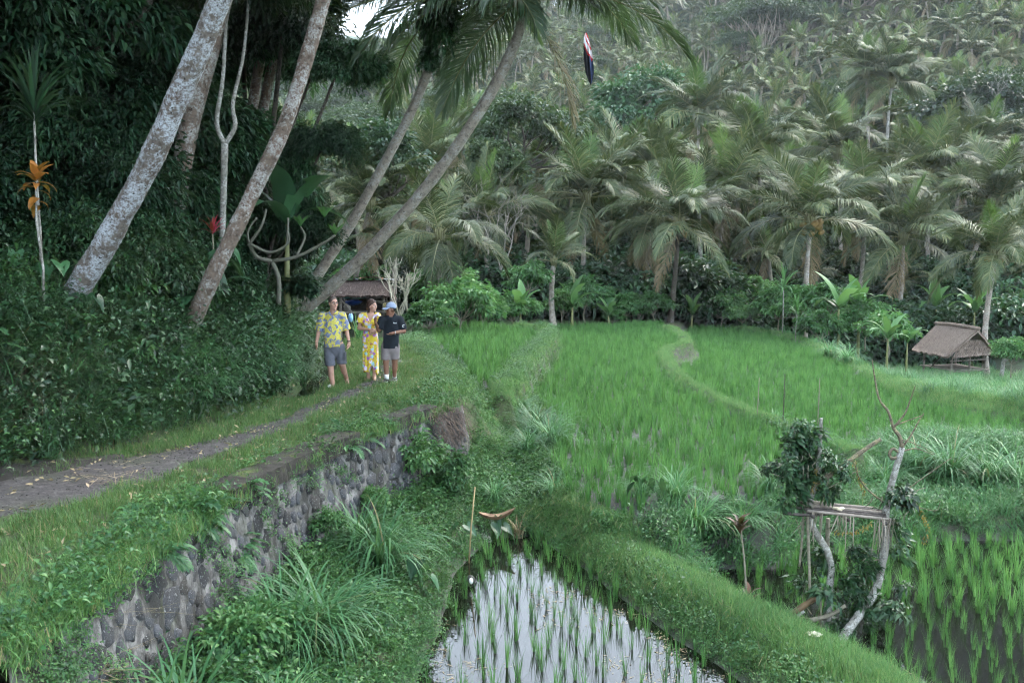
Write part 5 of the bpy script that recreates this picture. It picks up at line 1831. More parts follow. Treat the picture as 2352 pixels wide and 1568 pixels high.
# top and back so that it is a solid body
back = np.stack([wxs - wn_[:, 0] * 0.25, wy - wn_[:, 1] * 0.25], -1)
bi = np.interp(np.arange(ni) * 0.5, np.arange(120), back[:, 0]), np.interp(np.arange(ni) * 0.5, np.arange(120), back[:, 1])
topf = WP.reshape(ni, nh, 3)[:, 0]
tb = np.stack([topf, np.stack([bi[0], bi[1], np.full(ni, -0.02)], -1), np.stack([bi[0], bi[1], np.full(ni, WBOT)], -1)], 1)
a = (np.arange(ni - 1)[:, None] * 3 + np.arange(2)[None]).ravel()
mb.add(tb.reshape(-1, 3), np.stack([a, a + 3, a + 4, a + 1], -1))
wall = empty('retaining_wall', (0, 0, 0))
tag(wall, 'old rubble stone retaining wall with pale mortar beside the track', 'stone wall')
link('mortar_bed', mb.mesh('mortar', M['mortar']), wall)
# stones: low domes with uneven outlines
STN = []
for i in range(8):
    n = 9
    an = np.linspace(0, 2 * PI, n, endpoint=False) + R.normal(0, 0.12, n)
    r = R.uniform(0.62, 1.12, n)
    o0 = np.stack([np.cos(an) * r, np.sin(an) * r, np.full(n, -0.25)], -1)
    o1 = np.stack([np.cos(an) * r * 0.86, np.sin(an) * r * 0.86, 0.2 + R.normal(0, 0.05, n)], -1)
    c = np.array([[R.normal(0, .1), R.normal(0, .1), 0.36]])
    V = np.concatenate([o0, o1, c])
    j = np.arange(n); q = (j + 1) % n
    m_ = MB().add(V, np.stack([j, q, n + q, n + j], -1))
    m_.f3.append(np.stack([n + j, n + q, np.full(n, 2 * n)], -1)); m_.m3.append(np.zeros(n))
    STN.append(m_.mesh('stone_%d' % i, M['stone'], smooth=True))
placed = []
nst = 0
for _ in range(6000):
    i = R.uniform(10, 117); h = R.uniform(0.07, 0.68)
    p, nn = wall_pt(np.array([i]), np.array([h])); p, nn = p[0], nn[0]
    rx = R.uniform(0.06, 0.165)
    if any((p[0] - q[0]) ** 2 + (p[1] - q[1]) ** 2 + (p[2] - q[2]) ** 2 < (rx + q[3]) ** 2 * 0.74 for q in placed):
        continue
    if nst >= 290:
        break
    placed.append((*p, rx)); nst += 1
    z = Vector((nn[0], nn[1], 0.16)).normalized()
    xax = Vector((-nn[1], nn[0], 0)).normalized()
    yax = z.cross(xax)
    rot = Matrix((xax, yax, z)).transposed()
    o = link('stone', STN[R.integers(8)], wall)
    o.matrix_local = Matrix.Translation(Vector(p) + z * 0.005) @ rot.to_4x4() @ Matrix.Rotation(R.uniform(0, 6.28), 4, 'Z') @ Matrix.Diagonal((rx * 1.08, rx * R.uniform(0.75, 1.3), 0.05 * R.uniform(0.6, 1.5), 1))
print('stones', nst)


def strip_on(i0, i1, o0, o1, z0, th, mat, nm, m=30, parent=None):
    ii = np.linspace(i0, i1, m)
    x = np.interp(ii, np.arange(120), wxs); y = np.interp(ii, np.arange(120), wy)
    nx = np.interp(ii, np.arange(120), wn_[:, 0]); ny = np.interp(ii, np.arange(120), wn_[:, 1])
    L_ = []
    for off, zz in ((o0, z0 - th), (o0, z0), ((o0 + o1) / 2, z0 + 0.01), (o1, z0), (o1 + 0.01, z0 - th)):
        L_.append(np.stack([x + nx * (off + R.normal(0, 0.012, m)), y + ny * (off + R.normal(0, 0.012, m)), np.full(m, zz) + R.normal(0, 0.006, m)], -1))
    V = np.stack(L_, 1).reshape(-1, 3)
    a = (np.arange(m - 1)[:, None] * 5 + np.arange(4)[None]).ravel()
    b_ = MB().add(V, np.stack([a, a + 5, a + 6, a + 1], -1))
    b_.add(V[[0, 1, 2, 3, 4]], [[0, 1, 3, 4]]); b_.add(V[-5:], [[4, 3, 1, 0]])
    return link(nm, b_.mesh(nm, mat, False), parent)


yi = lambda v: (v - 6.4) / (17.7 - 6.4) * 119
strip_on(yi(10.75), yi(14.2), -0.10, 0.30, 0.075, 0.22, M['moss'], 'coping', 40, wall)
strip_on(yi(15.1), yi(16.5), -0.06, 0.30, 0.085, 0.20, M['moss'], 'coping', 20, wall)
# grass and weeds overgrowing the wall's top where there is no coping
n = 1000
ii = np.concatenate([R.uniform(0, yi(10.8), 700), R.uniform(yi(14.1), yi(15.2), 80), R.uniform(yi(16.4), 118, 120), R.uniform(yi(10.8), yi(16.4), 100)])
P, NN = wall_pt(ii, np.zeros(n))
P[:, :2] -= NN * (R.random(n) * 0.5 - 0.04)[:, None]
P[:, 2] = np.maximum(G(P[:, 0], P[:, 1]), -0.03)
scatter('wall_top_grass', P, R.uniform(0.8, 1.5, n), np.stack([R.normal(0, .15, n), R.normal(0.15, .2, n), R.uniform(0, 6.28, n)], -1), R.integers(0, 8, n), lawn[:5] + bundg[:2] + weeds[:1], 'grass and weeds overgrowing the end of the wall')
# scum and straw floating on the pond
x, y = spread(900, -1.4, 2.6, 9.5, 16.3)
k = poly_mask(x, y, shrink(PPO, 0.1)) & (n2(x, y, 1.3, 50) > 0.3)
x, y = x[k], y[k]
flo = []
for i in range(3):
    V, F = leaves(np.zeros((4, 3)) + R.normal(0, 0.05, (4, 3)) * [1, 1, 0], np.c_[R.normal(0, 1, (4, 2)), np.zeros(4)], R.uniform(0.03, 0.11, 4), 0.012, fold=0.0, droop=0.0)
    V[:, 2] = np.abs(V[:, 2]) * 0.1
    flo.append(MB().add(V, F).mesh('scum_%d' % i, M['straw']))
scatter('floating_debris', np.stack([x, y, np.full(len(x), ZP + 0.006)], -1), R.uniform(0.5, 1.3, len(x)), R.uniform(0, 6.28, len(x)), R.integers(0, 3, len(x)), flo, 'bits of straw floating on the pond')
# hanging roots and dry soil over the corner
n = 420
ii = R.uniform(yi(16.2), 118, n)
P, NN = wall_pt(ii, R.uniform(0.0, 0.35, n))
P[:, :2] += NN * 0.05; P[:, 2] += 0.10
V, F = blades(P, np.arctan2(NN[:, 1], NN[:, 0]) + R.normal(0, .5, n), R.uniform(1.2, 2.2, n), R.uniform(0.8, 1.5, n), R.uniform(0.15, 0.5, n), R.uniform(0.008, 0.016, n), 3)
o = link('hanging_roots', MB().add(V, F).mesh('roots', leaf_mat('dead_root', [(0.03, 0.022, 0.018), (0.06, 0.045, 0.035), (0.11, 0.085, 0.06)], 0.9, 0)), wall)
o['kind'] = 'stuff'
# creepers and moss tufts on the face
n = 260
ii = np.concatenate([R.uniform(5, 117, 120), R.uniform(0, 42, 140)]); hh = np.abs(R.normal(0, 0.32, n)) + 0.02
P, NN = wall_pt(ii, hh)
kk = (vnoise(P * 1.3 + 5) > 0.1) | (hh < 0.1)
P = P[kk]; P[:, :2] += NN[kk] * 0.03
scatter('wall_creeper', P, R.uniform(0.35, 0.8, len(P)), np.stack([R.normal(0, .3, len(P)), np.full(len(P), 0.9), R.normal(0, 0.4, len(P))], -1), R.integers(0, 6, len(P)), weeds, 'small creepers clinging to the stone wall')
# mossy concrete edge of the track
ys_ = np.linspace(8.5, 12.7, 26)
xe = np.interp(ys_, pl[:, 0], pl[:, 1])
u_ = np.linspace(-0.62, 0.12, 5)
SX = xe[:, None] + u_[None] * np.interp(ys_, [8.5, 11.8, 12.7], [1.2, 1.0, 0.35])[:, None]
SY = np.repeat(ys_[:, None], 5, 1)
SZ = G(SX, SY) + 0.05; SZ[:, 0] -= 0.2; SZ[:, -1] -= 0.06
kind(link('concrete_edge', grid_mesh('edge', SX, SY, SZ, M['moss'])), 'structure', 'mossy concrete edge along the track')

# pebbles on the track
peb = []
for i in range(3):
    mb = MB(); V, F, T3 = sphere((0, 0, 0), (0.02, 0.016, 0.011), 6, 4)
    V = V * (1 + 0.3 * vnoise(V * 60 + i)[:, None]); mb.add(V, F); mb.f3.append(T3); mb.m3.append(np.zeros(len(T3)))
    peb.append(mb.mesh('pebble_%d' % i, M['path']))
y = R.uniform(7, 24, 1500); x = np.interp(y, pl[:, 0], pl[:, 1]) + R.random(1500) * (np.interp(y, pr[:, 0], pr[:, 1]) - np.interp(y, pl[:, 0], pl[:, 1]))
scatter('gravel', np.stack([x, y, G(x, y) + 0.016], -1), R.uniform(0.25, 0.9, 1500), R.uniform(0, 6.28, 1500), R.integers(0, 3, 1500), peb, 'small stones scattered on the track')
# leaf litter on the track
lit = []
for i in range(4):
    V, F = leaves(np.zeros((3, 3)) + R.normal(0, 0.05, (3, 3)) * [1, 1, 0.1], np.c_[R.normal(0, 1, (3, 2)), np.full(3, 0.1)], 0.08, 0.035, droop=0.0)
    lit.append(MB().add(V, F).mesh('litter_%d' % i, M['straw']))
x, y = spread(900, -7, 0.5, 7, 24)
k = (x > XL(y)) & (x < XR(y))
scatter('leaf_litter', np.stack([x, y, G(x, y) + 0.02], -1)[k], R.uniform(0.5, 1.2, k.sum()), np.stack([R.normal(0, .2, k.sum()), R.normal(0, .2, k.sum()), R.uniform(0, 6, k.sum())], -1), R.integers(0, 4, k.sum()), lit, 'dry leaf litter on the track')


def straw_heap(px, py, y, n, L_, label, mat='straw', az=0.2, spread_a=0.6, sp=0.18):
    x_, y_, g = ground_at(px, y)
    b = np.c_[R.normal(0, sp, n), R.normal(0, sp * 0.8, n), np.abs(R.normal(0.05, 0.04, n))]
    V, F = blades(b, az + R.normal(0, spread_a, n) + PI * (R.random(n) < 0.5), R.uniform(1.3, 1.7, n), R.normal(0, 0.15, n), L_ * R.uniform(0.4, 1.2, n), 0.008, 2)
    return tag(link('straw_heap', MB().add(V, F).mesh('straw_heap', M[mat]), loc=(x_, y_, g)), label, 'straw')


straw_heap(100, 1385, 7.6, 160, 0.5, 'heap of dry brown stalks on the verge at the lower corner')
straw_heap(130, 1330, 8.1, 60, 0.6, 'pale scattered dry stalks above the brown heap', az=0.4)
straw_heap(230, 1105, 11.4, 40, 0.5, 'thin dry stalks lying across the track')
# dead bracken on the bank
n = 1500
x = R.uniform(-8.6, -5.9, n); y = R.uniform(11.6, 14.4, n)
k = (XL(y) - x > 0.25) & (XL(y) - x < 1.9)
x, y = x[k], y[k]
dead = []
for i in range(3):
    m = 30
    V, F = blades(np.c_[R.normal(0, .07, (m, 2)), np.zeros(m)], R.uniform(0, 6.28, m), R.uniform(0.6, 1.4, m), R.uniform(0.5, 1.3, m), R.uniform(0.12, 0.4, m), 0.007, 3)
    dead.append(MB().add(V, F).mesh('bracken_%d' % i, leaf_mat('dead_bracken', [(0.05, 0.038, 0.03), (0.11, 0.08, 0.06), (0.18, 0.135, 0.10)], 0.8, 0.1) if i == 0 else bpy.data.materials['dead_bracken']))
scatter('dead_bracken', np.stack([x, y, G(x, y)], -1), R.uniform(0.7, 1.4, len(x)), R.uniform(0, 6, len(x)), R.integers(0, 3, len(x)), dead, 'brown dead bracken hanging on the bank')


# ================================================================== thatch
def thatch_mat(nm, a_, b_, c_):
    t = NT(nm)
    v = t.coord((26, 26, 3))
    f = t.noise(v, 1.0, 6, 0.75)
    c = t.ramp(f, [(0.3, a_), (0.52, b_), (0.75, c_)])
    t.set(c, 0.95, 0.15)
    t.bump(f, 0.9, 0.04)
    return t.m


M['thatch'] = thatch_mat('weathered_thatch', (0.10, 0.078, 0.065), (0.24, 0.185, 0.15), (0.40, 0.325, 0.265))
M['thatchdk'] = thatch_mat('dark_thatch', (0.035, 0.026, 0.025), (0.085, 0.062, 0.056), (0.16, 0.12, 0.105))
M['strawdk'] = leaf_mat('thatch_straw', [(0.06, 0.045, 0.038), (0.13, 0.10, 0.085), (0.24, 0.19, 0.155)], 0.9, 0.0, 0.1)


def roof_slab(A, B, C_, D, th, mat, nu=24, nv=10, wob=0.02):
    """thatch plane: A-B ridge, D-C eave; thick and slightly uneven"""
    A, B, C_, D = map(lambda q: np.asarray(q, float), (A, B, C_, D))
    u, v = np.meshgrid(np.linspace(0, 1, nu), np.linspace(0, 1, nv), indexing='ij')
    P = (A[None, None] * ((1 - u) * (1 - v))[..., None] + B * (u * (1 - v))[..., None] + C_ * (u * v)[..., None] + D * ((1 - u) * v)[..., None])
    nrm = unit(np.cross(B - A, D - A))
    nrm = nrm * (1 if nrm[2] > 0 else -1)
    P = P + nrm * (vnoise(P * 6)[..., None] * wob + vnoise(P * 19)[..., None] * wob * 0.5)
    P[:, -1] += R.normal(0, wob * 0.8, (nu, 3))
    Q = P - nrm * th
    mb = MB()
    i, j = np.meshgrid(np.arange(nu - 1), np.arange(nv - 1), indexing='ij')
    a = (i * nv + j).ravel()
    F = np.stack([a, a + nv, a + nv + 1, a + 1], -1)
    mb.add(P.reshape(-1, 3), F); mb.add(Q.reshape(-1, 3), F[:, ::-1])
    N_ = nu * nv
    ring = [i * nv for i in range(nu)] + [(nu - 1) * nv + j for j in range(1, nv)] + [i * nv + nv - 1 for i in range(nu - 2, -1, -1)] + [j for j in range(nv - 2, 0, -1)]
    ring = np.array(ring)
    r2 = np.roll(ring, -1)
    mb.f4.append(np.stack([ring, r2, r2 + N_, ring + N_], -1)); mb.m4.append(np.zeros(len(ring)))
    # loose straws lying on it
    n = 420
    s, t_ = R.random(n), R.random(n) ** 0.8
    b = A * ((1 - s) * (1 - t_))[:, None] + B * (s * (1 - t_))[:, None] + C_ * (s * t_)[:, None] + D * ((1 - s) * t_)[:, None] + nrm * 0.012
    dn = unit(D - A)
    az = math.atan2(dn[1], dn[0]); th0 = math.acos(np.clip(dn[2], -1, 1))
    V, F = blades(b, az + R.normal(0, 0.12, n), th0 + R.normal(-0.05, 0.06, n), 0.1, R.uniform(0.1, 0.3, n), R.uniform(0.012, 0.025, n), 2)
    mb.add(V, F, 1)
    return mb.mesh('thatch', [mat, M['strawdk']])


def beam(nm, a, b, r, mat, parent, n=7):
    a, b = np.asarray(a, float), np.asarray(b, float)
    mb = MB(); add_tube(mb, spline([a, (a + b) / 2 + R.normal(0, 0.01, 3), b], 6), [r, r * 0.95, r, r * 0.9, r * 0.95, r * 0.9], n)
    return link(nm, mb.mesh(nm, mat), parent)


# ------------------------------------------------------------------ shelter on the meadow
SY = 47.0
c0 = atd(2190, 868, SY)
gz = float(G(c0[0], c0[1]))
sh = empty('thatched_shelter', (c0[0], c0[1], gz), math.radians(-74))
S_ = 1.12
Lh, Wh, ze, zr = 1.25 * S_, 1.22 * S_, 1.0 * S_ + (c0[2] - gz) * 0, 2.16 * S_
link('roof', roof_slab((-Lh * 0.95, 0, zr), (Lh * 1.08, 0, zr - 0.03), (Lh * 0.8, -Wh, ze), (-Lh, -Wh, ze + 0.05), 0.10, M['thatch'], wob=0.03), sh)
link('roof', roof_slab((Lh * 1.08, 0.0, zr - 0.03), (-Lh * 0.95, 0, zr), (-Lh, Wh, ze + 0.03), (Lh * 0.95, Wh, ze), 0.10, M['thatch'], wob=0.03), sh)
mb = MB(); add_tube(mb, spline([(-Lh, 0, zr + 0.01), (-0.3, 0.02, zr + 0.05), (0.4, -0.01, zr + 0.04), (Lh * 1.1, 0, zr + 0.0)], 14), 0.085, 8)
link('ridge_cap', mb.mesh('ridge_cap', M['thatch']), sh)
link('gable', roof_slab((Lh * 0.86, -0.42 * S_, zr - 0.5 * S_), (Lh * 0.86, 0.42 * S_, zr - 0.5 * S_), (Lh * 0.98, Wh * 0.95, ze + 0.03), (Lh * 0.98, -Wh * 0.9, ze - 0.02), 0.07, M['thatch'], 14, 7, 0.025), sh)
for x_, y_ in ((-0.9, -0.8), (0.85, -0.85), (0.85, 0.85), (-0.9, 0.85), (0.85, 0.05)):
    beam('post', (x_ * S_, y_ * S_, -0.5), (x_ * S_, y_ * S_, ze + 0.32), 0.05, M['wood'], sh)
beam('rail', (0.88 * S_, -0.95 * S_, 0.78 * S_), (0.88 * S_, 0.95 * S_, 0.82 * S_), 0.03, M['wood'], sh)
beam('rail', (0.9 * S_, -0.95 * S_, 0.34 * S_), (0.9 * S_, 1.0 * S_, 0.38 * S_), 0.045, M['wood'], sh)
beam('brace', (-0.5 * S_, -0.8 * S_, 0.36), (0.2, -0.75 * S_, ze), 0.035, M['wooddk'], sh)
beam('brace', (0.86 * S_, 0.8 * S_, 0.36), (0.95 * S_, 1.0 * S_, -0.5), 0.035, M['wood'], sh)
for i in range(9):
    mb = MB(); add_box(mb, (0, -0.84 * S_ + i * 0.21 * S_, 0.40 * S_ + R.normal(0, 0.008)), (2.0 * S_, 0.18 * S_, 0.03))
    link('plank', mb.mesh('plank', M['wood'], False), sh)
tag(sh, 'small open thatched shelter on posts in the meadow', 'shelter')

# ------------------------------------------------------------------ field hut behind the walkers
HY = 44.0
h0 = atd(840, 765, HY)
hg = float(G(h0[0], h0[1]))
hut = empty('field_hut', (h0[0], h0[1], min(hg, h0[2])), 0.05)
off = -min(hg, h0[2])


def hz(py):
    return EYE - (py - HOR) / FPX * HY + off - 0.0


def hxp(px):
    return (px - 840) / FPX * HY


eave, ridge_ = hz(677), hz(644)
link('roof', roof_slab((hxp(772), 0.55, ridge_), (hxp(893), 0.55, ridge_), (hxp(898), -0.55, eave), (hxp(766), -0.55, eave), 0.09, M['thatchdk'], wob=0.025), hut)
link('roof', roof_slab((hxp(893), 0.6, ridge_), (hxp(772), 0.6, ridge_), (hxp(766), 1.8, eave), (hxp(898), 1.8, eave), 0.09, M['thatchdk']), hut)
link('gable', roof_slab((hxp(893), 0.3, ridge_ - 0.15), (hxp(893), 0.9, ridge_ - 0.15), (hxp(904), 1.7, eave - 0.15), (hxp(904), -0.5, eave - 0.15), 0.06, M['thatchdk'], 10, 6), hut)


def corrugated(nm, x0, x1, y0, y1, z0, z1, mat, parent, waves=9, curve=0.12):
    u, v = np.meshgrid(np.linspace(0, 1, 60), np.linspace(0, 1, 5), indexing='ij')
    X = x0 + (x1 - x0) * u
    Y = y0 + (y1 - y0) * v
    Z = z0 + (z1 - z0) * v + curve * np.sin(u * PI) * (1 - v) + 0.02 * np.sin(u * waves * 2 * PI)
    P = np.stack([X, Y, Z], -1)
    a = (np.arange(59)[:, None] * 5 + np.arange(4)[None]).ravel()
    F = np.stack([a, a + 5, a + 6, a + 1], -1)
    mb = MB().add(P.reshape(-1, 3), F); mb.add(P.reshape(-1, 3) - [0, 0, 0.008], F[:, ::-1])
    return link(nm, mb.mesh(nm, mat), parent)


def rust_mat():
    t = NT('rusty_iron')
    v = t.coord()
    f = t.noise(v, 2.6, 6, 0.65)
    c = t.ramp(f, [(0.35, (0.30, 0.30, 0.31)), (0.48, (0.38, 0.22, 0.15)), (0.62, (0.20, 0.07, 0.035)), (0.8, (0.10, 0.045, 0.03))])
    t.set(c, 0.65, 0.3, 0.2)
    return t.m


M['rust'] = rust_mat()
corrugated('ridge_sheet', hxp(823), hxp(880), 0.35, 1.0, ridge_ + 0.06, ridge_ + 0.10, M['rust'], hut)
corrugated('ridge_sheet', hxp(868), hxp(905), 0.30, 1.0, ridge_ + 0.01, ridge_ + 0.05, plain('grey_iron', (0.30, 0.31, 0.33), 0.5, metal=0.3), hut, 6, 0.05)
corrugated('ridge_sheet', hxp(795), hxp(824), 0.3, 0.9, ridge_ + 0.03, ridge_ + 0.06, plain('dark_tarred_sheet', (0.08, 0.08, 0.095), 0.5), hut, 2, 0.07)
for px in (786, 882, 900):
    for yy_ in (-0.3, 1.5):
        beam('post', (hxp(px), yy_, -0.4), (hxp(px), yy_, eave + 0.15), 0.07, M['wood'], hut)
beam('rail', (hxp(776), -0.38, hz(716)), (hxp(905), -0.38, hz(714)), 0.05, M['wood'], hut)
beam('rail', (hxp(850), -0.36, hz(690)), (hxp(905), -0.36, hz(692)), 0.045, M['wood'], hut)
beam('brace', (hxp(788), -0.36, hz(688)), (hxp(812), -0.36, hz(716)), 0.04, M['wood'], hut)
for i in range(8):
    mb = MB(); add_box(mb, (hxp(840), -0.35 + i * 0.24, hz(718) + R.normal(0, 0.01)), (2.35, 0.21, 0.035))
    link('plank', mb.mesh('plank', M['wooddk'], False), hut)
mb = MB(); add_box(mb, ((hxp(772) + hxp(905)) / 2, 1.62, (eave + hz(718)) / 2 - 0.1), (2.5, 0.04, 1.0))
link('back_panel', mb.mesh('back_panel', M['wooddk'], False), hut)
mb = MB(); add_box(mb, (hxp(870), 0.3, hz(697)), (0.8, 0.5, 0.05), M=None)
link('shelf', mb.mesh('shelf', M['wood'], False), hut)
tag(hut, 'low thatched field hut with rusty iron ridge behind the walkers', 'hut')


def crumple(nm, c, size, mat, label, cat, seed=0.0, n=14, amp=0.25):
    V, F, T3 = sphere((0, 0, 0), (1, 1, 1), n, n - 3)
    V = V * (1 + amp * vnoise(V * 2.2 + seed)[:, None] + amp * 0.5 * vnoise(V * 5 + seed)[:, None]) * np.asarray(size)
    mb = MB().add(V, F); mb.f3.append(T3); mb.m3.append(np.zeros(len(T3)))
    return tag(link(nm, mb.mesh(nm, mat), loc=tuple(c)), label, cat)


crumple('folded_tarpaulin', atd(812, 694, HY + 0.5), (0.36, 0.35, 0.13), plain('blue_tarpaulin', (0.015, 0.06, 0.30), 0.45, var=0.4, scale=5), 'bright blue folded tarpaulin inside the hut', 'tarpaulin', 1.0)
crumple('rolled_sheet', atd(812, 683, HY + 0.7), (0.5, 0.3, 0.09), plain('teal_sheet', (0.02, 0.12, 0.11), 0.6, var=0.4), 'dark teal sheet slung above the blue tarpaulin', 'tarpaulin', 3.0)
crumple('grain_sack', atd(797, 707, HY - 0.1), (0.16, 0.14, 0.16), plain('sackcloth', (0.36, 0.33, 0.29), 0.9), 'pale sack on the hut platform', 'sack', 5.0)
crumple('cloth_bag', atd(884, 703, HY - 0.65), (0.07, 0.07, 0.15), plain('tan_cloth', (0.34, 0.28, 0.13), 0.9), 'tan bag hanging on the hut post', 'bag', 6.0)
crumple('dark_bundle', atd(865, 703, HY + 0.2), (0.35, 0.2, 0.16), plain('dark_bundle', (0.03, 0.03, 0.034), 0.8), 'dark bundle stored on the hut platform', 'bundle', 8.0)
crumple('plastic_bag', atd(805, 730, 30.0), (0.08, 0.07, 0.13), plain('pale_blue_plastic', (0.25, 0.45, 0.75), 0.35), 'pale blue plastic bag behind the shoulder of the man', 'bag', 9.0)
x_, y_, g = ground_at(822, 29.0)
tag(link('reed_clump', TUS[4], loc=(x_, y_, g), sc=0.75), 'green reeds in front of the hut', 'grass')
x_, y_, g = ground_at(845, 30.0)
tag(link('reed_clump', TUS[2], loc=(x_, y_, g), sc=0.6), 'thin reeds between the man and the woman', 'grass')


# ================================================================== offering stand in the lower paddy
def tubes(nm, segs, mat, parent, org, n=8):
    out = []
    for pts, r0, r1 in segs:
        P = np.array([atd(*p) for p in pts]) - org
        m = max(6, 4 * len(pts))
        rr = np.linspace(r0, r1, m) * (1 + R.normal(0, 0.06, m))
        mb = MB(); add_tube(mb, spline(P, m), rr, n)
        out.append(link(nm, mb.mesh(nm, mat), parent))
    return out


D1 = 12.1
so = np.array(atd(1900, 1480, D1)); so[2] = ZQ
stand = empty('offering_stand', tuple(so))
tubes('post', [([(1888, 1500, D1), (1900, 1420, D1), (1904, 1358, D1), (1909, 1308, D1), (1899, 1263, D1), (1866, 1208, D1), (1859, 1157, D1)], 0.048, 0.042),
               ([(1859, 1160, D1), (1874, 1102, D1), (1881, 1062, D1), (1884, 1010, D1), (1886, 960, D1)], 0.036, 0.02),
               ([(1895, 1555, D1 - 0.5), (1909, 1524, D1 - 0.45), (1939, 1459, D1 - 0.3), (1979, 1404, D1 - 0.1), (2009, 1358, D1), (2025, 1298, D1), (2035, 1233, D1), (2035, 1172, D1), (2045, 1122, D1), (2060, 1067, D1), (2072, 1027, D1)], 0.062, 0.036)], M['barkwh'], stand, so, 9)
M['lichwood'] = bark('yellow_lichen_bark', (0.05, 0.04, 0.03), (0.13, 0.11, 0.08), (0.32, 0.28, 0.15), lich=0.53, sc=3)
tubes('branch', [([(2072, 1027, D1), (2066, 1002, D1), (2052, 982, D1), (2040, 945, D1), (2019, 915, D1), (2008, 860, D1), (2003, 825, D1)], 0.028, 0.006),
                 ([(2052, 982, D1), (2078, 950, D1), (2092, 915, D1), (2102, 886, D1)], 0.016, 0.005), ([(2072, 1027, D1), (2092, 1000, D1), (2110, 967, D1), (2122, 948, D1)], 0.014, 0.005),
                 ([(2060, 975, D1), (2095, 962, D1), (2122, 952, D1)], 0.009, 0.004), ([(2075, 1035, D1), (2105, 1030, D1), (2145, 1044, D1)], 0.012, 0.004), ([(2070, 1010, D1), (2100, 1018, D1), (2148, 1042, D1)], 0.008, 0.003),
                 ([(2062, 1050, D1), (2048, 1052, D1), (2043, 1040, D1), (2052, 1030, D1), (2066, 1040, D1)], 0.022, 0.016),
                 ([(1870, 1115, D1), (1889, 1102, D1), (1925, 1078, D1), (1959, 1052, D1), (1992, 1028, D1), (2023, 1008, D1)], 0.034, 0.024), ([(2062, 1139, D1), (2120, 1097, D1), (2186, 1050, D1)], 0.008, 0.004),
                 ([(2040, 1160, D1), (2000, 1130, D1), (1975, 1100, D1), (1962, 1060, D1)], 0.012, 0.008), ([(2065, 1160, D1), (2110, 1165, D1), (2150, 1172, D1), (2160, 1150, D1)], 0.007, 0.003)], M['lichwood'], stand, so, 7)
tubes('pole', [([(1854, 1165, D1 - .05), (1858, 1280, D1 - .05), (1861, 1380, D1 - .05)], 0.018, 0.018), ([(1846, 1160, D1 + .1), (1842, 1240, D1 + .1), (1836, 1300, D1 + .1)], 0.016, 0.014), ([(1884, 1348, D1 - .1), (1886, 1462, D1 - .1)], 0.014, 0.014), ([(1800, 1020, D1), (1822, 1110, D1), (1835, 1160, D1)], 0.010, 0.012),
               ([(1902, 1190, D1 + .5), (1900, 1260, D1 + .5), (1902, 1300, D1 + .5)], 0.03, 0.03), ([(1860, 1424, D1 - .15), (1905, 1412, D1 - .1), (1942, 1390, D1 - .1)], 0.03, 0.022), ([(1835, 1085, D1), (1846, 1130, D1), (1850, 1165, D1)], 0.03, 0.03)], M['twig'], stand, so)
tubes('fallen_bamboo', [([(1770, 1440, D1 - .2), (1820, 1408, D1 - .15), (1876, 1370, D1 - .1)], 0.036, 0.04)], plain('old_bamboo', (0.13, 0.085, 0.045), 0.6, var=0.6, scale=6), stand, so, 10)
tubes('fallen_branch', [([(1780, 1462, D1 - .25), (1812, 1432, D1 - .2), (1846, 1402, D1 - .15)], 0.026, 0.022)], M['barkwh'], stand, so, 8)
# platform of dark slats
a_, b_ = atd(1838, 1166, D1) - so, atd(2030, 1184, D1) - so
for i in range(7):
    dy = -0.22 + i * 0.085
    beam('slat', a_ + [R.normal(0, .03), dy, R.normal(0, .006) + 0.02], b_ + [R.normal(0, .03), dy, R.normal(0, .006) + 0.02], 0.020, M['wooddk'] if i % 3 else M['wood'], stand, 6)
beam('crossbar', atd(1800, 1178, D1 - .2) - so, atd(1900, 1180, D1 - .2) - so, 0.02, M['wooddk'], stand)
for t_ in (0.08, 0.5, 0.93):
    q = a_ + (b_ - a_) * t_
    beam('crossbar', q + [0, -0.28, -0.03], q + [0, 0.4, -0.03], 0.022, M['wooddk'], stand)
# hanging dry strips and garlands
n = 60
s = np.concatenate([R.uniform(0.05, 0.2, 15), R.uniform(0.35, 0.55, 15), R.uniform(0.82, 1.05, 30)])
b = a_ + (b_ - a_) * s[:, None] + np.c_[np.zeros(n), R.uniform(-0.28, -0.2, n), np.full(n, 0.03)]
V, F = blades(b, R.uniform(0, 6.28, n), R.uniform(2.5, 3.1, n), R.normal(0, 0.15, n), R.uniform(0.12, 0.55, n), R.uniform(0.008, 0.02, n), 4)
o = link('hanging_strips', MB().add(V, F).mesh('hanging_strips', leaf_mat('grey_dry_leaf', [(0.12, 0.10, 0.08), (0.22, 0.19, 0.15), (0.34, 0.30, 0.24)], 0.8, 0.1)), stand); o['kind'] = 'stuff'
M['garland'] = leaf_mat('yellow_garland', [(0.14, 0.11, 0.03), (0.30, 0.22, 0.04), (0.10, 0.10, 0.04)], 0.6, 0.2)
for pts in ([(1915, 1218, D1 - .3), (1950, 1222, D1 - .3), (1985, 1212, D1 - .3), (2002, 1200, D1 - .3)], [(2105, 1158, D1), (2120, 1180, D1), (2130, 1210, D1), (2122, 1245, D1)], [(1872, 1075, D1 - .08), (1868, 1100, D1 - .08), (1866, 1130, D1 - .08)], [(1962, 1060, D1), (1975, 1100, D1), (1985, 1130, D1)]):
    P = spline(np.array([atd(*p) for p in pts]) - so, 40)
    P = (np.repeat(P, 3, 0) + R.normal(0, 0.012, (120, 3)))[R.random(120) < 0.55]
    V, F = leaves(P, np.c_[R.normal(0, .5, (len(P), 2)), R.uniform(-1.2, 0.1, len(P))], 0.04, 0.016)
    link('garland', MB().add(V, F).mesh('garland', M['garland']), stand)
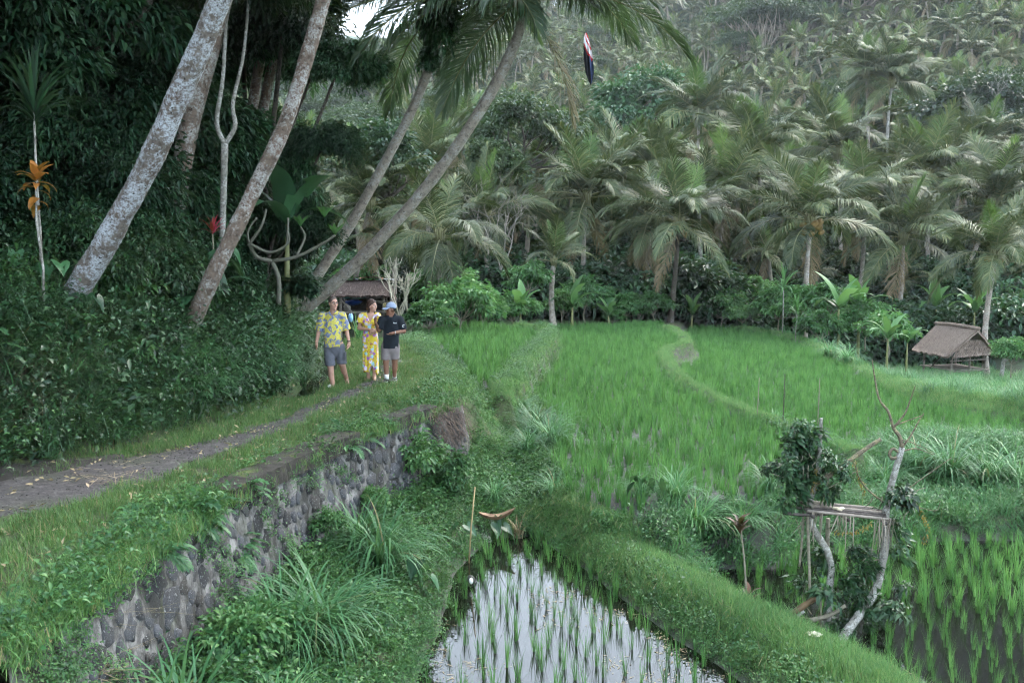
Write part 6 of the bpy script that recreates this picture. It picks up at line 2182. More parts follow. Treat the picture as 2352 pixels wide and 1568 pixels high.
# offerings on the platform
q = a_ + (b_ - a_) * 0.42 + np.array([0, -0.1, 0.06])
mb = MB()
for i in range(5):
    add_sphere(mb, q + R.normal(0, 0.03, 3) * [1, 1, 0.3], (0.035, 0.03, 0.018), 7, 5)
link('offering_petals', mb.mesh('petals', plain('cream_petals', (0.62, 0.55, 0.40), 0.7)), stand)
FOL = []
for i in range(4):
    mb = MB(); crown_geo(mb, 90, (0.15, 0.15, 0.13), 6, 0.08, 0.085, 0.048, 0.9, (0, 0, 0), cheap=False, shell=0.2, droop=0.5)
    FOL.append(mb.mesh('ivy_%d' % i, M['vine']))
#            around (px, py), spread in px, how many sprigs
for px, py, sx_, sy_, m_ in ((1832, 1045, 30, 45, 26), (1800, 1075, 26, 22, 9), (1862, 1015, 22, 26, 8), (1850, 1120, 26, 26, 10), (1915, 1090, 34, 22, 8), (1960, 1115, 26, 26, 5), (2060, 1185, 24, 28, 9), (2085, 1140, 22, 14, 4), (2030, 1290, 14, 50, 8), (1985, 1310, 28, 22, 11), (2000, 1370, 24, 22, 9), (1870, 1310, 20, 24, 7), (1900, 1350, 22, 24, 5), (1985, 1420, 30, 20, 8), (1880, 1455, 30, 16, 8), (1930, 1470, 28, 16, 7)):
    for _ in range(max(3, int(m_ * 0.6))):
        p = atd(px + R.normal(0, sx_), py + R.normal(0, sy_), D1 + R.normal(0, 0.14)) - so
        link('ivy_foliage', FOL[R.integers(4)], stand, loc=tuple(p), rot=(R.normal(0, .5), R.normal(0, .5), R.uniform(0, 6)), sc=R.uniform(0.55, 1.25))
mb = MB()
for _ in range(46):
    cx_, cy_ = ((1850, 1060), (1900, 1120), (2050, 1150), (2000, 1340), (1890, 1420), (1860, 1180))[R.integers(6)]
    a0_ = atd(cx_ + R.normal(0, 22), cy_ + R.normal(0, 25), D1 + R.normal(0, .08)) - so
    dv = np.array([R.normal(0, 0.16), R.normal(0, 0.08), R.normal(0.0, 0.2)])
    add_tube(mb, spline([a0_, a0_ + dv * 0.5 + R.normal(0, 0.03, 3), a0_ + dv], 6), np.linspace(0.008, 0.003, 6), 4, 0, False)
o = link('twig_tangle', mb.mesh('twig_tangle', M['twig']), stand); o['kind'] = 'stuff'
tag(stand, 'rustic offering stand of two living trunks with a bamboo tray and garlands', 'offering stand')

# small croton sapling on a stick
p = at(1716, 1425, ZQ); top = atd(1700, 1200, p[1])
cs = empty('croton_sapling', tuple(p))
mb = MB(); add_tube(mb, spline([(0, 0, -0.1), (top - p) * 0.5 + [0.02, 0, 0], top - p], 10), np.linspace(0.016, 0.010, 10), 6)
link('stem', mb.mesh('stem', M['twig']), cs)
M['crotdk'] = leaf_mat('dark_croton_leaf', [(0.05, 0.02, 0.015), (0.07, 0.03, 0.02), (0.05, 0.06, 0.025)], 0.4, 0.15, obj_amt=0.8)
LC = strip_leaf(0.24, 0.085, 5, 0.9, 0.25, 'dark_croton_leaf', M['crotdk'], 0, 0.3, 'sword')
for i in range(14):
    link('leaf', LC, cs, loc=tuple(top - p - np.array([0, 0, 0.012 * i])), rot=(0, 0.2, i * 2.4), sc=R.uniform(0.7, 1.2))
for i in range(5):
    link('leaf', LC, cs, loc=(0.02, 0, 0.25 + 0.03 * i), rot=(0, 0.3, i * 2.0), sc=0.9)
tag(cs, 'thin croton sapling with dark red leaves standing in the lower paddy', 'plant')

# stakes on the second bund
for px, y0_, y1_, yy_, lab in ((1741, 866, 962, 21.6, 'thin pale stake on the second bund, leftmost of three'), (1800, 858, 982, 20.6, 'thin dark stake on the second bund, tallest of three'), (1880, 868, 975, 19.8, 'thin stake on the second bund behind the offering stand')):
    b_, t_ = atd(px - 3, y1_, yy_), atd(px + 3, y0_, yy_)
    o = tag(link('stake', None, loc=tuple(b_)), lab, 'stake')
    mb = MB(); add_tube(mb, [np.array([0, 0, -0.3]), (t_ - b_) * 0.5 + [0.005, 0, 0], t_ - b_], [0.012, 0.011, 0.007], 6)
    link('shaft', mb.mesh('stake', M['wooddk'] if px == 1800 else M['twig']), o)

# things at the pond
PY0 = at(1075, 1290, ZP)[1]
b_ = at(1074, 1292, ZP); t_ = atd(1091, 1118, b_[1])
o = tag(link('bamboo_stick', None, loc=tuple(b_)), 'upright bamboo stick at the left edge of the pond', 'stick')
mb = MB(); add_tube(mb, [np.array([0, 0, -0.3]), (t_ - b_) * 0.5, t_ - b_], [0.013, 0.012, 0.009], 7)
link('cane', mb.mesh('cane', M['bamboo']), o)
b_ = at(1150, 1242, ZP)
sp = empty('spathe_dish', tuple(b_))
t_ = atd(1147, 1190, b_[1]) - b_
mb = MB(); add_tube(mb, [np.array([0, 0, -0.2]), t_], [0.035, 0.03], 8)
link('post', mb.mesh('post', M['wooddk']), sp)
u, v = np.meshgrid(np.linspace(-1, 1, 16), np.linspace(-1, 1, 7), indexing='ij')
wdt = 0.09 * np.sqrt(np.clip(1 - np.abs(u) ** 2.2, 0.004, 1))
X = u * 0.29 - 0.04; Y = v * wdt; Z = 0.09 * np.abs(u) ** 1.6 - 0.06 * (1 - v ** 2) * np.sqrt(np.clip(1 - u ** 2, 0, 1)) + 0.035 * u
P = np.stack([X, Y, Z], -1).reshape(-1, 3) + t_ + [0, 0, 0.05]
a = (np.arange(15)[:, None] * 7 + np.arange(6)[None]).ravel()
F = np.stack([a, a + 7, a + 8, a + 1], -1)
mb = MB().add(P, F); mb.add(P - [0, 0, 0.012], F[:, ::-1])
link('dish', mb.mesh('dish', plain('palm_spathe', (0.30, 0.19, 0.12), 0.7, var=0.5, scale=10)), sp)
tag(sp, 'boat-shaped dry palm spathe set on a post by the pond', 'dish')
c = at(1080, 1345, ZP) + np.array([0, 0, 0.07])
fl = tag(link('float_ball', None, loc=tuple(c)), 'dark round float with a white patch on the pond', 'float')
mb = MB(); add_sphere(mb, (0, 0, 0), (0.075, 0.075, 0.085), 14, 10); link('ball', mb.mesh('ball', plain('dark_husk', (0.03, 0.03, 0.028), 0.7)), fl)
mb = MB(); add_sphere(mb, (0.012, -0.045, 0.015), (0.035, 0.036, 0.05), 10, 8); link('patch', mb.mesh('patch', plain('white_patch', (0.6, 0.6, 0.56), 0.7)), fl)
b_ = at(1190, 1235, ZP)
n = 46
V, F = blades(np.c_[R.normal(0, .04, (n, 2)), np.zeros(n)], R.uniform(0, 6.28, n), R.uniform(0, .35, n), R.uniform(0.1, 2.2, n), R.uniform(0.2, 0.5, n), R.uniform(0.01, 0.03, n), 5)
tag(link('dry_stalks', MB().add(V, F).mesh('dry_stalks', M['straw']), loc=tuple(b_)), 'bunch of withered pale stalks at the pond corner', 'plant')
for px, py, z_, s_, lab, m_ in ((1112, 1236, ZP + 0.06, (0.10, 0.06, 0.08), 'crumpled grey-white rag left of the spathe post', (0.42, 0.40, 0.36)), (1085, 1240, ZP + 0.05, (0.07, 0.05, 0.06), 'smaller pale rag at the pond margin', (0.5, 0.49, 0.45)), (1240, 1236, ZP + 0.04, (0.045, 0.04, 0.035), 'pale yellow scrap of paper at the far end of the pond', (0.6, 0.6, 0.36)), (757, 886, 0.02, (0.03, 0.02, 0.03), 'white scrap of litter by the foot of the man', (0.72, 0.72, 0.7))):
    p = at(px, py, z_)
    crumple('rag' if 'rag' in lab else 'paper_scrap', p, s_, plain('scrap_%d' % px, m_, 0.8), lab, 'rag' if 'rag' in lab else 'litter', px * 0.1, 12, 0.5)
p = at(1868, 1548, -1.95)
mb = MB()
for i in range(16):
    a = i * 2.4; r = 0.03 + 0.005 * i
    V, F = leaves(np.array([[math.cos(a) * r * 0.4, math.sin(a) * r * 0.4, 0.03]]), np.array([[math.cos(a), math.sin(a), 0.5]]), 0.09, 0.05, droop=0.1)
    mb.add(V, F)
tag(link('flower_offering', mb.mesh('offering', plain('white_flower', (0.45, 0.43, 0.33), 0.7)), loc=(p[0], p[1], float(G(p[0], p[1])) + 0.06), sc=0.8), 'white flower offering lying on the grassy bund', 'offering')

# cut stump right of the shelter
b_ = atd(2298, 872, 44); b_[2] = float(G(b_[0], b_[1]))
stp = empty('pollard_stump', tuple(b_))
for pts, r in (([(0, 0, -0.3), (0.06, 0, 0.5), (0.12, 0, 1.1)], (0.11, 0.07)), ([(0.09, 0, 0.75), (0.25, 0, 0.95), (0.33, 0.05, 1.1)], (0.05, 0.04)), ([(0.12, 0, 1.1), (0.1, 0, 1.5)], (0.05, 0.03))):
    mb = MB(); add_tube(mb, spline(pts, 8), np.linspace(*r, 8), 8); link('trunk', mb.mesh('stump', M['barkwh']), stp)
link('foliage', CASS[0][1], stp, loc=(0.2, 0, 0.75), sc=0.6)
tag(stp, 'pale pollarded stump right of the shelter', 'stump')

# ------------------------------------------------------------------ cloth hanging from a palm frond
FD = 19.6
tp = atd(1348, 76, FD)
fb = empty('hanging_flag', tuple(tp))
nu, nv = 14, 30
u, v = np.meshgrid(np.linspace(0, 1, nu), np.linspace(0, 1, nv), indexing='ij')
w_ = np.interp(v, [0, 0.1, 0.45, 0.8, 1], [0.03, 0.09, 0.17, 0.16, 0.05])
X = (u - 0.5) * w_ + v * 0.10 - 0.02
Y = 0.045 * np.sin(u * 15 + v * 2.5) * np.clip(v * 4, 0.2, 1)
Z = -v * 0.93 - 0.05 * np.sin(u * PI) * v
P = np.stack([X, Y, Z], -1).reshape(-1, 3)
a = (np.arange(nu - 1)[:, None] * nv + np.arange(nv - 1)[None])
i_, j_ = np.meshgrid(np.arange(nu - 1), np.arange(nv - 1), indexing='ij')
band = (j_ / nv + 0.35 * (1 - i_ / nu))
mi = np.select([band < 0.20, band < 0.30, band < 0.36, band < 0.52, band < 0.58], [0, 1, 0, 1, 0], 2)
mi = np.where((mi == 2) & (i_ > 7), 3, mi)
mb = MB()
for m_ in range(4):
    k = (mi == m_)
    aa = a[k]
    mb.f4.append(np.stack([aa, aa + nv, aa + nv + 1, aa + 1], -1)); mb.m4.append(np.full(len(aa), m_))
mb.v.append(P); mb.n += len(P)
link('cloth', mb.mesh('cloth', [plain('red_cloth', (0.55, 0.05, 0.05), 0.8), plain('white_cloth', (0.75, 0.75, 0.76), 0.8), plain('black_cloth', (0.012, 0.013, 0.017), 0.8), plain('navy_cloth', (0.05, 0.07, 0.14), 0.8)]), fb)
cr = PALM_TOP[3]
mb = MB(); add_tube(mb, spline([atd(1230, 62, 22) - tp, atd(1290, 66, 21.8) - tp, (0, 0, 0)], 8), 0.006, 4)
link('cord', mb.mesh('cord', M['wooddk']), fb)
tag(fb, 'red, white and black cloth flag hanging limp from a palm frond', 'flag')

# ================================================================== the three walkers
class SDF:
    """blended solid on a grid, meshed with surface nets"""
    def __init__(s, lo, hi, h=0.0085):
        s.lo, s.h = np.asarray(lo, float), h
        s.n = np.ceil((np.asarray(hi) - s.lo) / h).astype(int) + 1
        s.D = np.full(s.n, 9.0, np.float32)
        s.ax = [s.lo[i] + h * np.arange(s.n[i]) for i in range(3)]

    def _box(s, lo, hi):
        a = np.clip(np.floor((np.asarray(lo) - s.lo) / s.h).astype(int), 0, s.n - 1)
        b = np.clip(np.ceil((np.asarray(hi) - s.lo) / s.h).astype(int) + 1, 1, s.n)
        X, Y, Z = np.meshgrid(s.ax[0][a[0]:b[0]], s.ax[1][a[1]:b[1]], s.ax[2][a[2]:b[2]], indexing='ij')
        return (slice(a[0], b[0]), slice(a[1], b[1]), slice(a[2], b[2])), X, Y, Z

    def _put(s, sl, d, k):
        o = s.D[sl]
        h = np.clip(0.5 + 0.5 * (o - d) / k, 0, 1)
        s.D[sl] = o * (1 - h) + d * h - k * h * (1 - h)

    def cone(s, a, b, ra, rb, k=0.025, sy=1.0, sx=1.0):
        a, b = np.asarray(a, float), np.asarray(b, float)
        m = max(ra, rb) * max(1, sx, sy) + k + 2 * s.h
        sl, X, Y, Z = s._box(np.minimum(a, b) - m, np.maximum(a, b) + m)
        d = b - a
        t = np.clip(((X - a[0]) * d[0] + (Y - a[1]) * d[1] + (Z - a[2]) * d[2]) / (d @ d + 1e-9), 0, 1)
        q = np.sqrt(((X - a[0] - t * d[0]) / sx) ** 2 + ((Y - a[1] - t * d[1]) / sy) ** 2 + (Z - a[2] - t * d[2]) ** 2)
        s._put(sl, ((q - (ra + (rb - ra) * t)) * min(sx, sy, 1)).astype(np.float32), k)
        return s

    def ell(s, c, r, k=0.02, Rm=None):
        c, r = np.asarray(c, float), np.asarray(r, float)
        m = r.max() + k + 2 * s.h
        sl, X, Y, Z = s._box(c - m, c + m)
        P = np.stack([X - c[0], Y - c[1], Z - c[2]], -1)
        if Rm is not None:
            P = P @ Rm
        q = np.linalg.norm(P / r, axis=-1)
        s._put(sl, ((q - 1) * r.min()).astype(np.float32), k)
        return s

    def cut(s, f):
        """keep where f(X, Y, Z) < 0"""
        X, Y, Z = np.meshgrid(*s.ax, indexing='ij')
        s.D = np.maximum(s.D, f(X, Y, Z)).astype(np.float32)
        return s

    def wrinkle(s, amp, sc, str_=(1, 1, 1)):
        X, Y, Z = np.meshgrid(*s.ax, indexing='ij')
        m = np.abs(s.D) < 0.05
        P = np.stack([X[m] * str_[0], Y[m] * str_[1], Z[m] * str_[2]], -1) * sc
        s.D[m] += (amp * (vnoise(P) + 0.5 * vnoise(P * 2.1 + 3))).astype(np.float32)
        return s

    def mesh(s, nm, mat, relax=1):
        D = s.D.copy()
        D[0] = D[-1] = 1; D[:, 0] = D[:, -1] = 1; D[:, :, 0] = D[:, :, -1] = 1
        S = D < 0
        c = [S[i:S.shape[0] - 1 + i, j:S.shape[1] - 1 + j, k:S.shape[2] - 1 + k] for i in (0, 1) for j in (0, 1) for k in (0, 1)]
        cnt = sum(q.astype(np.int8) for q in c)
        act = (cnt > 0) & (cnt < 8)
        ids = np.argwhere(act)
        idx = np.full(act.shape, -1); idx[act] = np.arange(len(ids))
        corner = np.array([(i, j, k) for i in (0, 1) for j in (0, 1) for k in (0, 1)])
        val = np.stack([D[ids[:, 0] + o[0], ids[:, 1] + o[1], ids[:, 2] + o[2]] for o in corner], 1)
        acc = np.zeros((len(ids), 3)); w = np.zeros(len(ids))
        for a in range(8):
            for b in range(a + 1, 8):
                if np.abs(corner[a] - corner[b]).sum() != 1:
                    continue
                x = (val[:, a] < 0) != (val[:, b] < 0)
                t = np.where(x, val[:, a] / (val[:, a] - val[:, b] + 1e-12), 0)
                p = corner[a] + t[:, None] * (corner[b] - corner[a])
                acc += np.where(x[:, None], p, 0); w += x
        V = s.lo + (ids + acc / w[:, None]) * s.h
        Q = []
        for ax in range(3):
            u, v = [(1, 2), (2, 0), (0, 1)][ax]
            A = np.take(S, range(S.shape[ax] - 1), ax); B = np.take(S, range(1, S.shape[ax]), ax)
            e = np.argwhere(A != B)
            e = e[(e[:, u] > 0) & (e[:, v] > 0)]
            eu = np.zeros(3, int); eu[u] = 1
            ev = np.zeros(3, int); ev[v] = 1
            g = [idx[tuple((e - o).T)] for o in (0 * eu, eu, eu + ev, ev)]
            f = np.stack(g, -1)
            flip = ~A[tuple(e.T)]
            f[flip] = f[flip][:, ::-1]
            Q.append(f[(f >= 0).all(1)])
        Q = np.concatenate(Q)[:, ::-1]
        for _ in range(relax):
            sm = np.zeros_like(V); n = np.zeros(len(V))
            for i in range(4):
                for j in (1, 3):
                    np.add.at(sm, Q[:, i], V[Q[:, (i + j) % 4]]); np.add.at(n, Q[:, i], 1)
            V = V * 0.4 + 0.6 * sm / np.maximum(n, 1)[:, None]
        return MB().add(V, Q).mesh(nm, mat)


def skin(nm, col):
    t = NT(nm)
    v = t.coord()
    c = np.array(col)
    f = t.noise(v, 9, 4)
    t.set(t.ramp(f, [(0.3, tuple(c * 0.85)), (0.7, tuple(c * 1.12))]), 0.55, 0.4)
    t.b.inputs['Subsurface Weight'].default_value = 0.08
    t.b.inputs['Subsurface Radius'].default_value = (0.02, 0.008, 0.004)
    return t.m


def hand(S, wrist, d, nrm, thumb, curl=0.6, ln=0.085):
    """palm, four unequal fingers and a thumb"""
    wrist, d, nrm, thumb = (np.asarray(q, float) for q in (wrist, d, nrm, thumb))
    d, nrm, thumb = unit(d), unit(nrm), unit(thumb)
    pc = wrist + d * 0.045
    S.cone(wrist, wrist + d * 0.075, 0.026, 0.030, 0.012)
    S.cone(pc + thumb * 0.018, pc + thumb * 0.018 + d * 0.03, 0.02, 0.018, 0.01)
    S.cone(pc - thumb * 0.022, pc - thumb * 0.022 + d * 0.025, 0.019, 0.016, 0.01)
    for i, (o, l) in enumerate(((0.03, 0.9), (0.010, 1.0), (-0.010, 0.94), (-0.029, 0.76))):
        b = wrist + d * 0.08 + thumb * o
        c = curl * (0.8 + 0.15 * i)
        p1 = b + (d * math.cos(c * 0.4) + nrm * math.sin(c * 0.4) + thumb * o * 2) * ln * 0.42 * l
        p2 = p1 + (d * math.cos(c * 1.1) + nrm * math.sin(c * 1.1)) * ln * 0.33 * l
        p3 = p2 + (d * math.cos(c * 1.7) + nrm * math.sin(c * 1.7)) * ln * 0.25 * l
        S.cone(b, p1, 0.0105, 0.0095, 0.006); S.cone(p1, p2, 0.0095, 0.009, 0.004); S.cone(p2, p3, 0.009, 0.0075, 0.004)
    t0 = wrist + d * 0.03 + thumb * 0.025
    t1 = t0 + (thumb * 0.7 + d * 0.7) * 0.04
    S.cone(t0, t1, 0.014, 0.0115, 0.008); S.cone(t1, t1 + (thumb * 0.3 + d + nrm * 0.4) * 0.028, 0.0115, 0.009, 0.004)


def head(S, c, r, yaw, tilt=0.0):
    """skull, jaw, nose, brow, ears; yaw turns the face from -Y towards +X"""
    Rm = rotz(yaw)
    c = np.asarray(c, float)
    rx, ry, rz = r
    f = lambda x, y, z: c + Rm @ np.array([x, y, z])
    S.ell(f(0, 0.012, 0.02), (rx, ry, rz * 0.88), 0.02, Rm)
    S.ell(f(0, -ry * 0.28, -rz * 0.42), (rx * 0.78, ry * 0.66, rz * 0.56), 0.03, Rm)
    S.cone(f(0, -ry * 0.68, -rz * 0.86), f(0, -ry * 0.60, -rz * 0.80), 0.022, 0.024, 0.02)
    S.cone(f(0, -ry * 0.88, rz * 0.12), f(0, -ry * 1.12, -rz * 0.22), 0.010, 0.016, 0.012)
    S.cone(f(-rx * 0.55, -ry * 0.80, rz * 0.24), f(rx * 0.55, -ry * 0.80, rz * 0.24), 0.012, 0.012, 0.015)
    S.cone(f(-0.022, -ry * 0.86, -rz * 0.45), f(0.022, -ry * 0.86, -rz * 0.45), 0.011, 0.011, 0.010)
    for sx in (-1, 1):
        S.ell(f(sx * rx * 0.62, -ry * 0.6, -rz * 0.12), (0.026, 0.02, 0.024), 0.02, Rm)
        S.ell(f(sx * rx * 1.0, 0.012, -rz * 0.05), (0.012, 0.022, 0.034), 0.008, Rm)
    return f


def face_parts(root, f, r, lipm, eyebrow):
    rx, ry, rz = r
    mw, mi_ = bpy.data.materials.get('eye_white') or plain('eye_white', (0.7, 0.7, 0.68), 0.3), bpy.data.materials.get('eye_iris') or plain('eye_iris', (0.02, 0.015, 0.01), 0.2)
    for sx in (-1, 1):
        mb = MB(); add_sphere(mb, f(sx * rx * 0.42, -ry * 0.80, rz * 0.08), (0.013, 0.013, 0.009), 8, 6, 0); add_sphere(mb, f(sx * rx * 0.42, -ry * 0.93, rz * 0.08), (0.007, 0.005, 0.007), 8, 6, 1)
        link('eye', mb.mesh('eye', [mw, mi_]), root)
        mb = MB(); add_tube(mb, [f(sx * rx * 0.2, -ry * 0.99, rz * 0.27), f(sx * rx * 0.45, -ry * 0.95, rz * 0.31), f(sx * rx * 0.68, -ry * 0.78, rz * 0.25)], 0.005, 5)
        link('eyebrow', mb.mesh('eyebrow', eyebrow), root)
    mb = MB(); add_tube(mb, [f(-0.024, -ry * 0.93, -rz * 0.46), f(0, -ry * 1.0, -rz * 0.44), f(0.024, -ry * 0.93, -rz * 0.46)], [0.004, 0.008, 0.004], 6)
    link('mouth', mb.mesh('mouth', lipm), root)


def foot(S, ankle, d, ln=0.17, zt=0.03):
    ankle, d = np.asarray(ankle, float), unit(np.asarray(d, float))
    heel = ankle - d * 0.035; heel[2] = ankle[2] - 0.045
    ball = ankle + d * ln * 0.65; ball[2] = zt
    toe = ankle + d * ln; toe[2] = zt - 0.006
    S.cone(ankle, heel, 0.036, 0.033, 0.02)
    S.cone(heel, ball, 0.032, 0.034, 0.02); S.cone(ankle, ball, 0.034, 0.024, 0.02)
    S.cone(ball, toe, 0.032, 0.022, 0.015)


def sole(nm, root, a, b, w, mat, th=0.012, z=0.0):
    """flip-flop sole between heel a and toe b"""
    a, b = np.asarray(a, float), np.asarray(b, float)
    d = unit(b - a); n_ = np.array([-d[1], d[0], 0]); n_ = unit(n_)
    t = np.linspace(0, 1, 9)
    wd = w * np.interp(t, [0, .1, .3, .6, .85, 1], [0.3, 0.75, 0.75, 0.95, 0.9, 0.4]) / 2
    C = a + (b - a) * t[:, None]
    V = np.concatenate([np.stack([C - n_ * wd[:, None], C + n_ * wd[:, None]], 1).reshape(-1, 3) - [0, 0, th], np.stack([C - n_ * wd[:, None], C + n_ * wd[:, None]], 1).reshape(-1, 3)])
    mb = MB()
    for i in range(8):
        q = 2 * i
        mb.f4.append(np.array([[q, q + 2, q + 3, q + 1], [18 + q, 19 + q, 21 + q, 20 + q], [q, 18 + q, 20 + q, q + 2], [q + 1, q + 3, 21 + q, 19 + q]])); mb.m4.append(np.zeros(4))
    mb.v.append(V); mb.n = len(V)
    add_tube(mb, spline([C[4] - n_ * wd[4], C[6] + [0, 0, 0.035], C[4] + n_ * wd[4]], 9), 0.006, 5)
    return link(nm, mb.mesh(nm, mat), root)


BLACK = plain('black_rubber', (0.015, 0.015, 0.016), 0.6)
WHITE = plain('white_print', (0.78, 0.78, 0.78), 0.6, var=0.03)
HAIRB = plain('brown_hair', (0.055, 0.03, 0.022), 0.5, var=0.5, scale=60)
HAIRG = plain('greying_hair', (0.09, 0.07, 0.06), 0.6, var=0.5, scale=60)
HAIRK = plain('black_hair', (0.012, 0.011, 0.011), 0.4, var=0.4, scale=60)
LIP = plain('lips', (0.36, 0.13, 0.11), 0.5)
LIPD = plain('dark_lips', (0.2, 0.08, 0.06), 0.5)


def shirt_mat():
    t = NT('printed_yellow_shirt')
    v = t.coord()
    f = t.noise(v, 13, 2, 0.5, 0.8)
    g = t.noise(v, 31, 3, 0.6)
    blue = t.ramp(f, [(0.51, 0.0), (0.525, 1.0)])
    c = t.mix(t.ramp(g, [(0.56, 0.0), (0.60, 0.8)]), (0.52, 0.47, 0.08), (0.54, 0.38, 0.14))
    c = t.mix(t.ramp(t.noise(v, 40, 2), [(0.60, 0.0), (0.63, 0.6)]), c, (0.72, 0.68, 0.35))
    c = t.mix(blue, c, t.ramp(g, [(0.35, (0.10, 0.13, 0.24)), (0.6, (0.20, 0.23, 0.34))]))
    t.set(c, 0.85, 0.2)
    return t.m


def dress_mat():
    t = NT('floral_yellow_dress')
    v = t.coord()

    def flowers(scale, lo, hi, cols):
        vo = t.node('ShaderNodeTexVoronoi'); vo.inputs['Scale'].default_value = scale
        nz = t.node('ShaderNodeTexNoise'); nz.inputs['Scale'].default_value = scale * 3
        t.l.new(v, nz.inputs['Vector'])
        add = t.node('ShaderNodeVectorMath'); add.operation = 'MULTIPLY_ADD'
        t.l.new(nz.outputs['Color'], add.inputs[0]); add.inputs[1].default_value = (0.06,) * 3; t.l.new(v, add.inputs[2])
        t.l.new(add.outputs[0], vo.inputs['Vector'])
        sep = t.node('ShaderNodeSeparateColor'); t.l.new(vo.outputs['Color'], sep.inputs[0])
        return t.ramp(vo.outputs['Distance'], [(lo, 1.0), (hi, 0.0)]), t.ramp(sep.outputs[0], [(i / len(cols), c) for i, c in enumerate(cols)], 'CONSTANT'), sep.outputs[1], vo.outputs['Distance']
    k1, c1, r1, d1 = flowers(14.0, 0.50, 0.55, [(0.62, 0.52, 0.72), (0.30, 0.62, 0.72), (0.66, 0.62, 0.74), (0.34, 0.14, 0.46)])
    c1 = t.mix(t.ramp(d1, [(0.12, 0.8), (0.2, 0.0)]), c1, (0.45, 0.18, 0.5))
    k2, c2, r2, d2 = flowers(26.0, 0.34, 0.38, [(0.28, 0.02, 0.07), (0.34, 0.05, 0.22), (0.36, 0.12, 0.02), (0.3, 0.02, 0.09)])
    sel1 = t.ramp(r1, [(0.30, 0.0), (0.31, 1.0)])
    sel2 = t.ramp(r2, [(0.40, 0.0), (0.41, 1.0)])
    c = t.mix(t.mix(1.0, k2, sel2, 'MULTIPLY'), (0.64, 0.50, 0.05), c2)
    c = t.mix(t.mix(1.0, k1, sel1, 'MULTIPLY'), c, c1)
    t.set(c, 0.8, 0.2)
    return t.m


def garment(col, nm):
    return plain(nm, col, 0.85, 0.2, var=0.12, scale=14)


# ------------------------------------------------------------------ the man in the printed shirt
p = at(768, 883, 0.0)
gz = float(G(p[0], p[1]))
man = empty('person', (p[0], p[1], gz))
SK = skin('light_skin', (0.44, 0.25, 0.185))
S = SDF((-0.5, -0.45, -0.02), (0.5, 0.62, 1.86))
hf = head(S, (0.01, -0.02, 1.675), (0.078, 0.098, 0.125), math.radians(38))
S.cone((0.0, 0.0, 1.44), (0.005, -0.005, 1.585), 0.062, 0.056, 0.03)
S.cone((-0.02, 0.01, 1.30), (0.0, 0.01, 0.92), 0.13, 0.14, 0.03, 0.62, 1.0)
LS, RS_ = np.array([-0.215, 0.0, 1.425]), np.array([0.185, 0.0, 1.435])
LE, RE = np.array([-0.285, 0.035, 1.16]), np.array([0.245, 0.045, 1.17])
LW, RW = np.array([-0.325, -0.05, 0.915]), np.array([0.305, -0.03, 0.925])
for a, b, c in ((LS, LE, LW), (RS_, RE, RW)):
    S.cone(a, b, 0.055, 0.045, 0.02); S.cone(b, c, 0.045, 0.029, 0.015)
hand(S, LW, (-0.03, -0.12, -1), (0.3, -0.9, 0.1), (0.35, -0.9, -0.2), 0.9)
hand(S, RW, (0.02, -0.12, -1), (-0.6, -0.7, 0.0), (-0.5, -0.85, -0.2), 0.8)
LK, RK = np.array([-0.055, -0.10, 0.455]), np.array([0.155, 0.02, 0.475])
LA, RA = np.array([-0.01, -0.12, 0.075]), np.array([0.185, 0.33, 0.155])
S.cone((-0.095, 0.0, 0.86), LK, 0.092, 0.062, 0.02); S.cone(LK, LA, 0.063, 0.040, 0.02); S.cone(LK + [0, 0.03, -0.1], LK + [0.01, 0.025, -0.2], 0.05, 0.045, 0.03)
S.cone((0.105, 0.0, 0.86), RK, 0.092, 0.062, 0.02); S.cone(RK, RA, 0.062, 0.040, 0.02); S.cone(RK + [0, 0.08, -0.1], RK + [0.01, 0.13, -0.18], 0.05, 0.045, 0.03)
foot(S, LA, (-0.12, -1, 0)); foot(S, RA, (0.35, -0.9, 0), 0.17, 0.07)
link('body', S.mesh('man_body', SK), man)
face_parts(man, hf, (0.078, 0.098, 0.125), LIP, HAIRG)
S = SDF((-0.14, -0.16, 1.6), (0.16, 0.16, 1.86), 0.006)
S.ell(hf(0, 0.018, 0.032), (0.084, 0.106, 0.112), 0.01, rotz(math.radians(38)))
Fx = rotz(math.radians(38)) @ np.array([0, -1, 0]); Sx = rotz(math.radians(38)) @ np.array([1, 0, 0])
S.cut(lambda X, Y, Z: np.maximum(-(Z - 1.70 + 0.55 * np.maximum(-((X - 0.01) * Fx[0] + (Y + 0.02) * Fx[1]), 0) * 1.6), ((X - 0.01) * Fx[0] + (Y + 0.02) * Fx[1]) - 0.055 - 0.35 * (Z - 1.74)))
S.wrinkle(0.003, 90)
link('hair', S.mesh('man_hair', HAIRG), man)
mb = MB()
for sx in (-1, 1):
    c = np.array([sx * 0.034, -0.108, 0.012])
    a = np.linspace(0, 2 * PI, 15)
    add_tube(mb, np.array([hf(c[0] + 0.024 * math.cos(q), c[1] + 0.006 * abs(math.cos(q)), c[2] + 0.017 * math.sin(q)) for q in a]), 0.003, 4)
    add_tube(mb, [hf(sx * 0.058, -0.10, 0.018), hf(sx * 0.083, -0.03, 0.018), hf(sx * 0.086, 0.025, 0.01)], 0.003, 4)
add_tube(mb, [hf(-0.012, -0.112, 0.016), hf(0.012, -0.112, 0.016)], 0.003, 4)
link('spectacles', mb.mesh('spectacles', BLACK), man)
S = SDF((-0.48, -0.3, 0.74), (0.46, 0.3, 1.6), 0.009)
S.cone((-0.015, 0.005, 1.36), (0.005, 0.005, 0.82), 0.165, 0.215, 0.03, 0.66, 1.0)
S.cone(LS + [0.03, 0, 0.005], RS_ + [-0.03, 0, 0.005], 0.068, 0.068, 0.04)
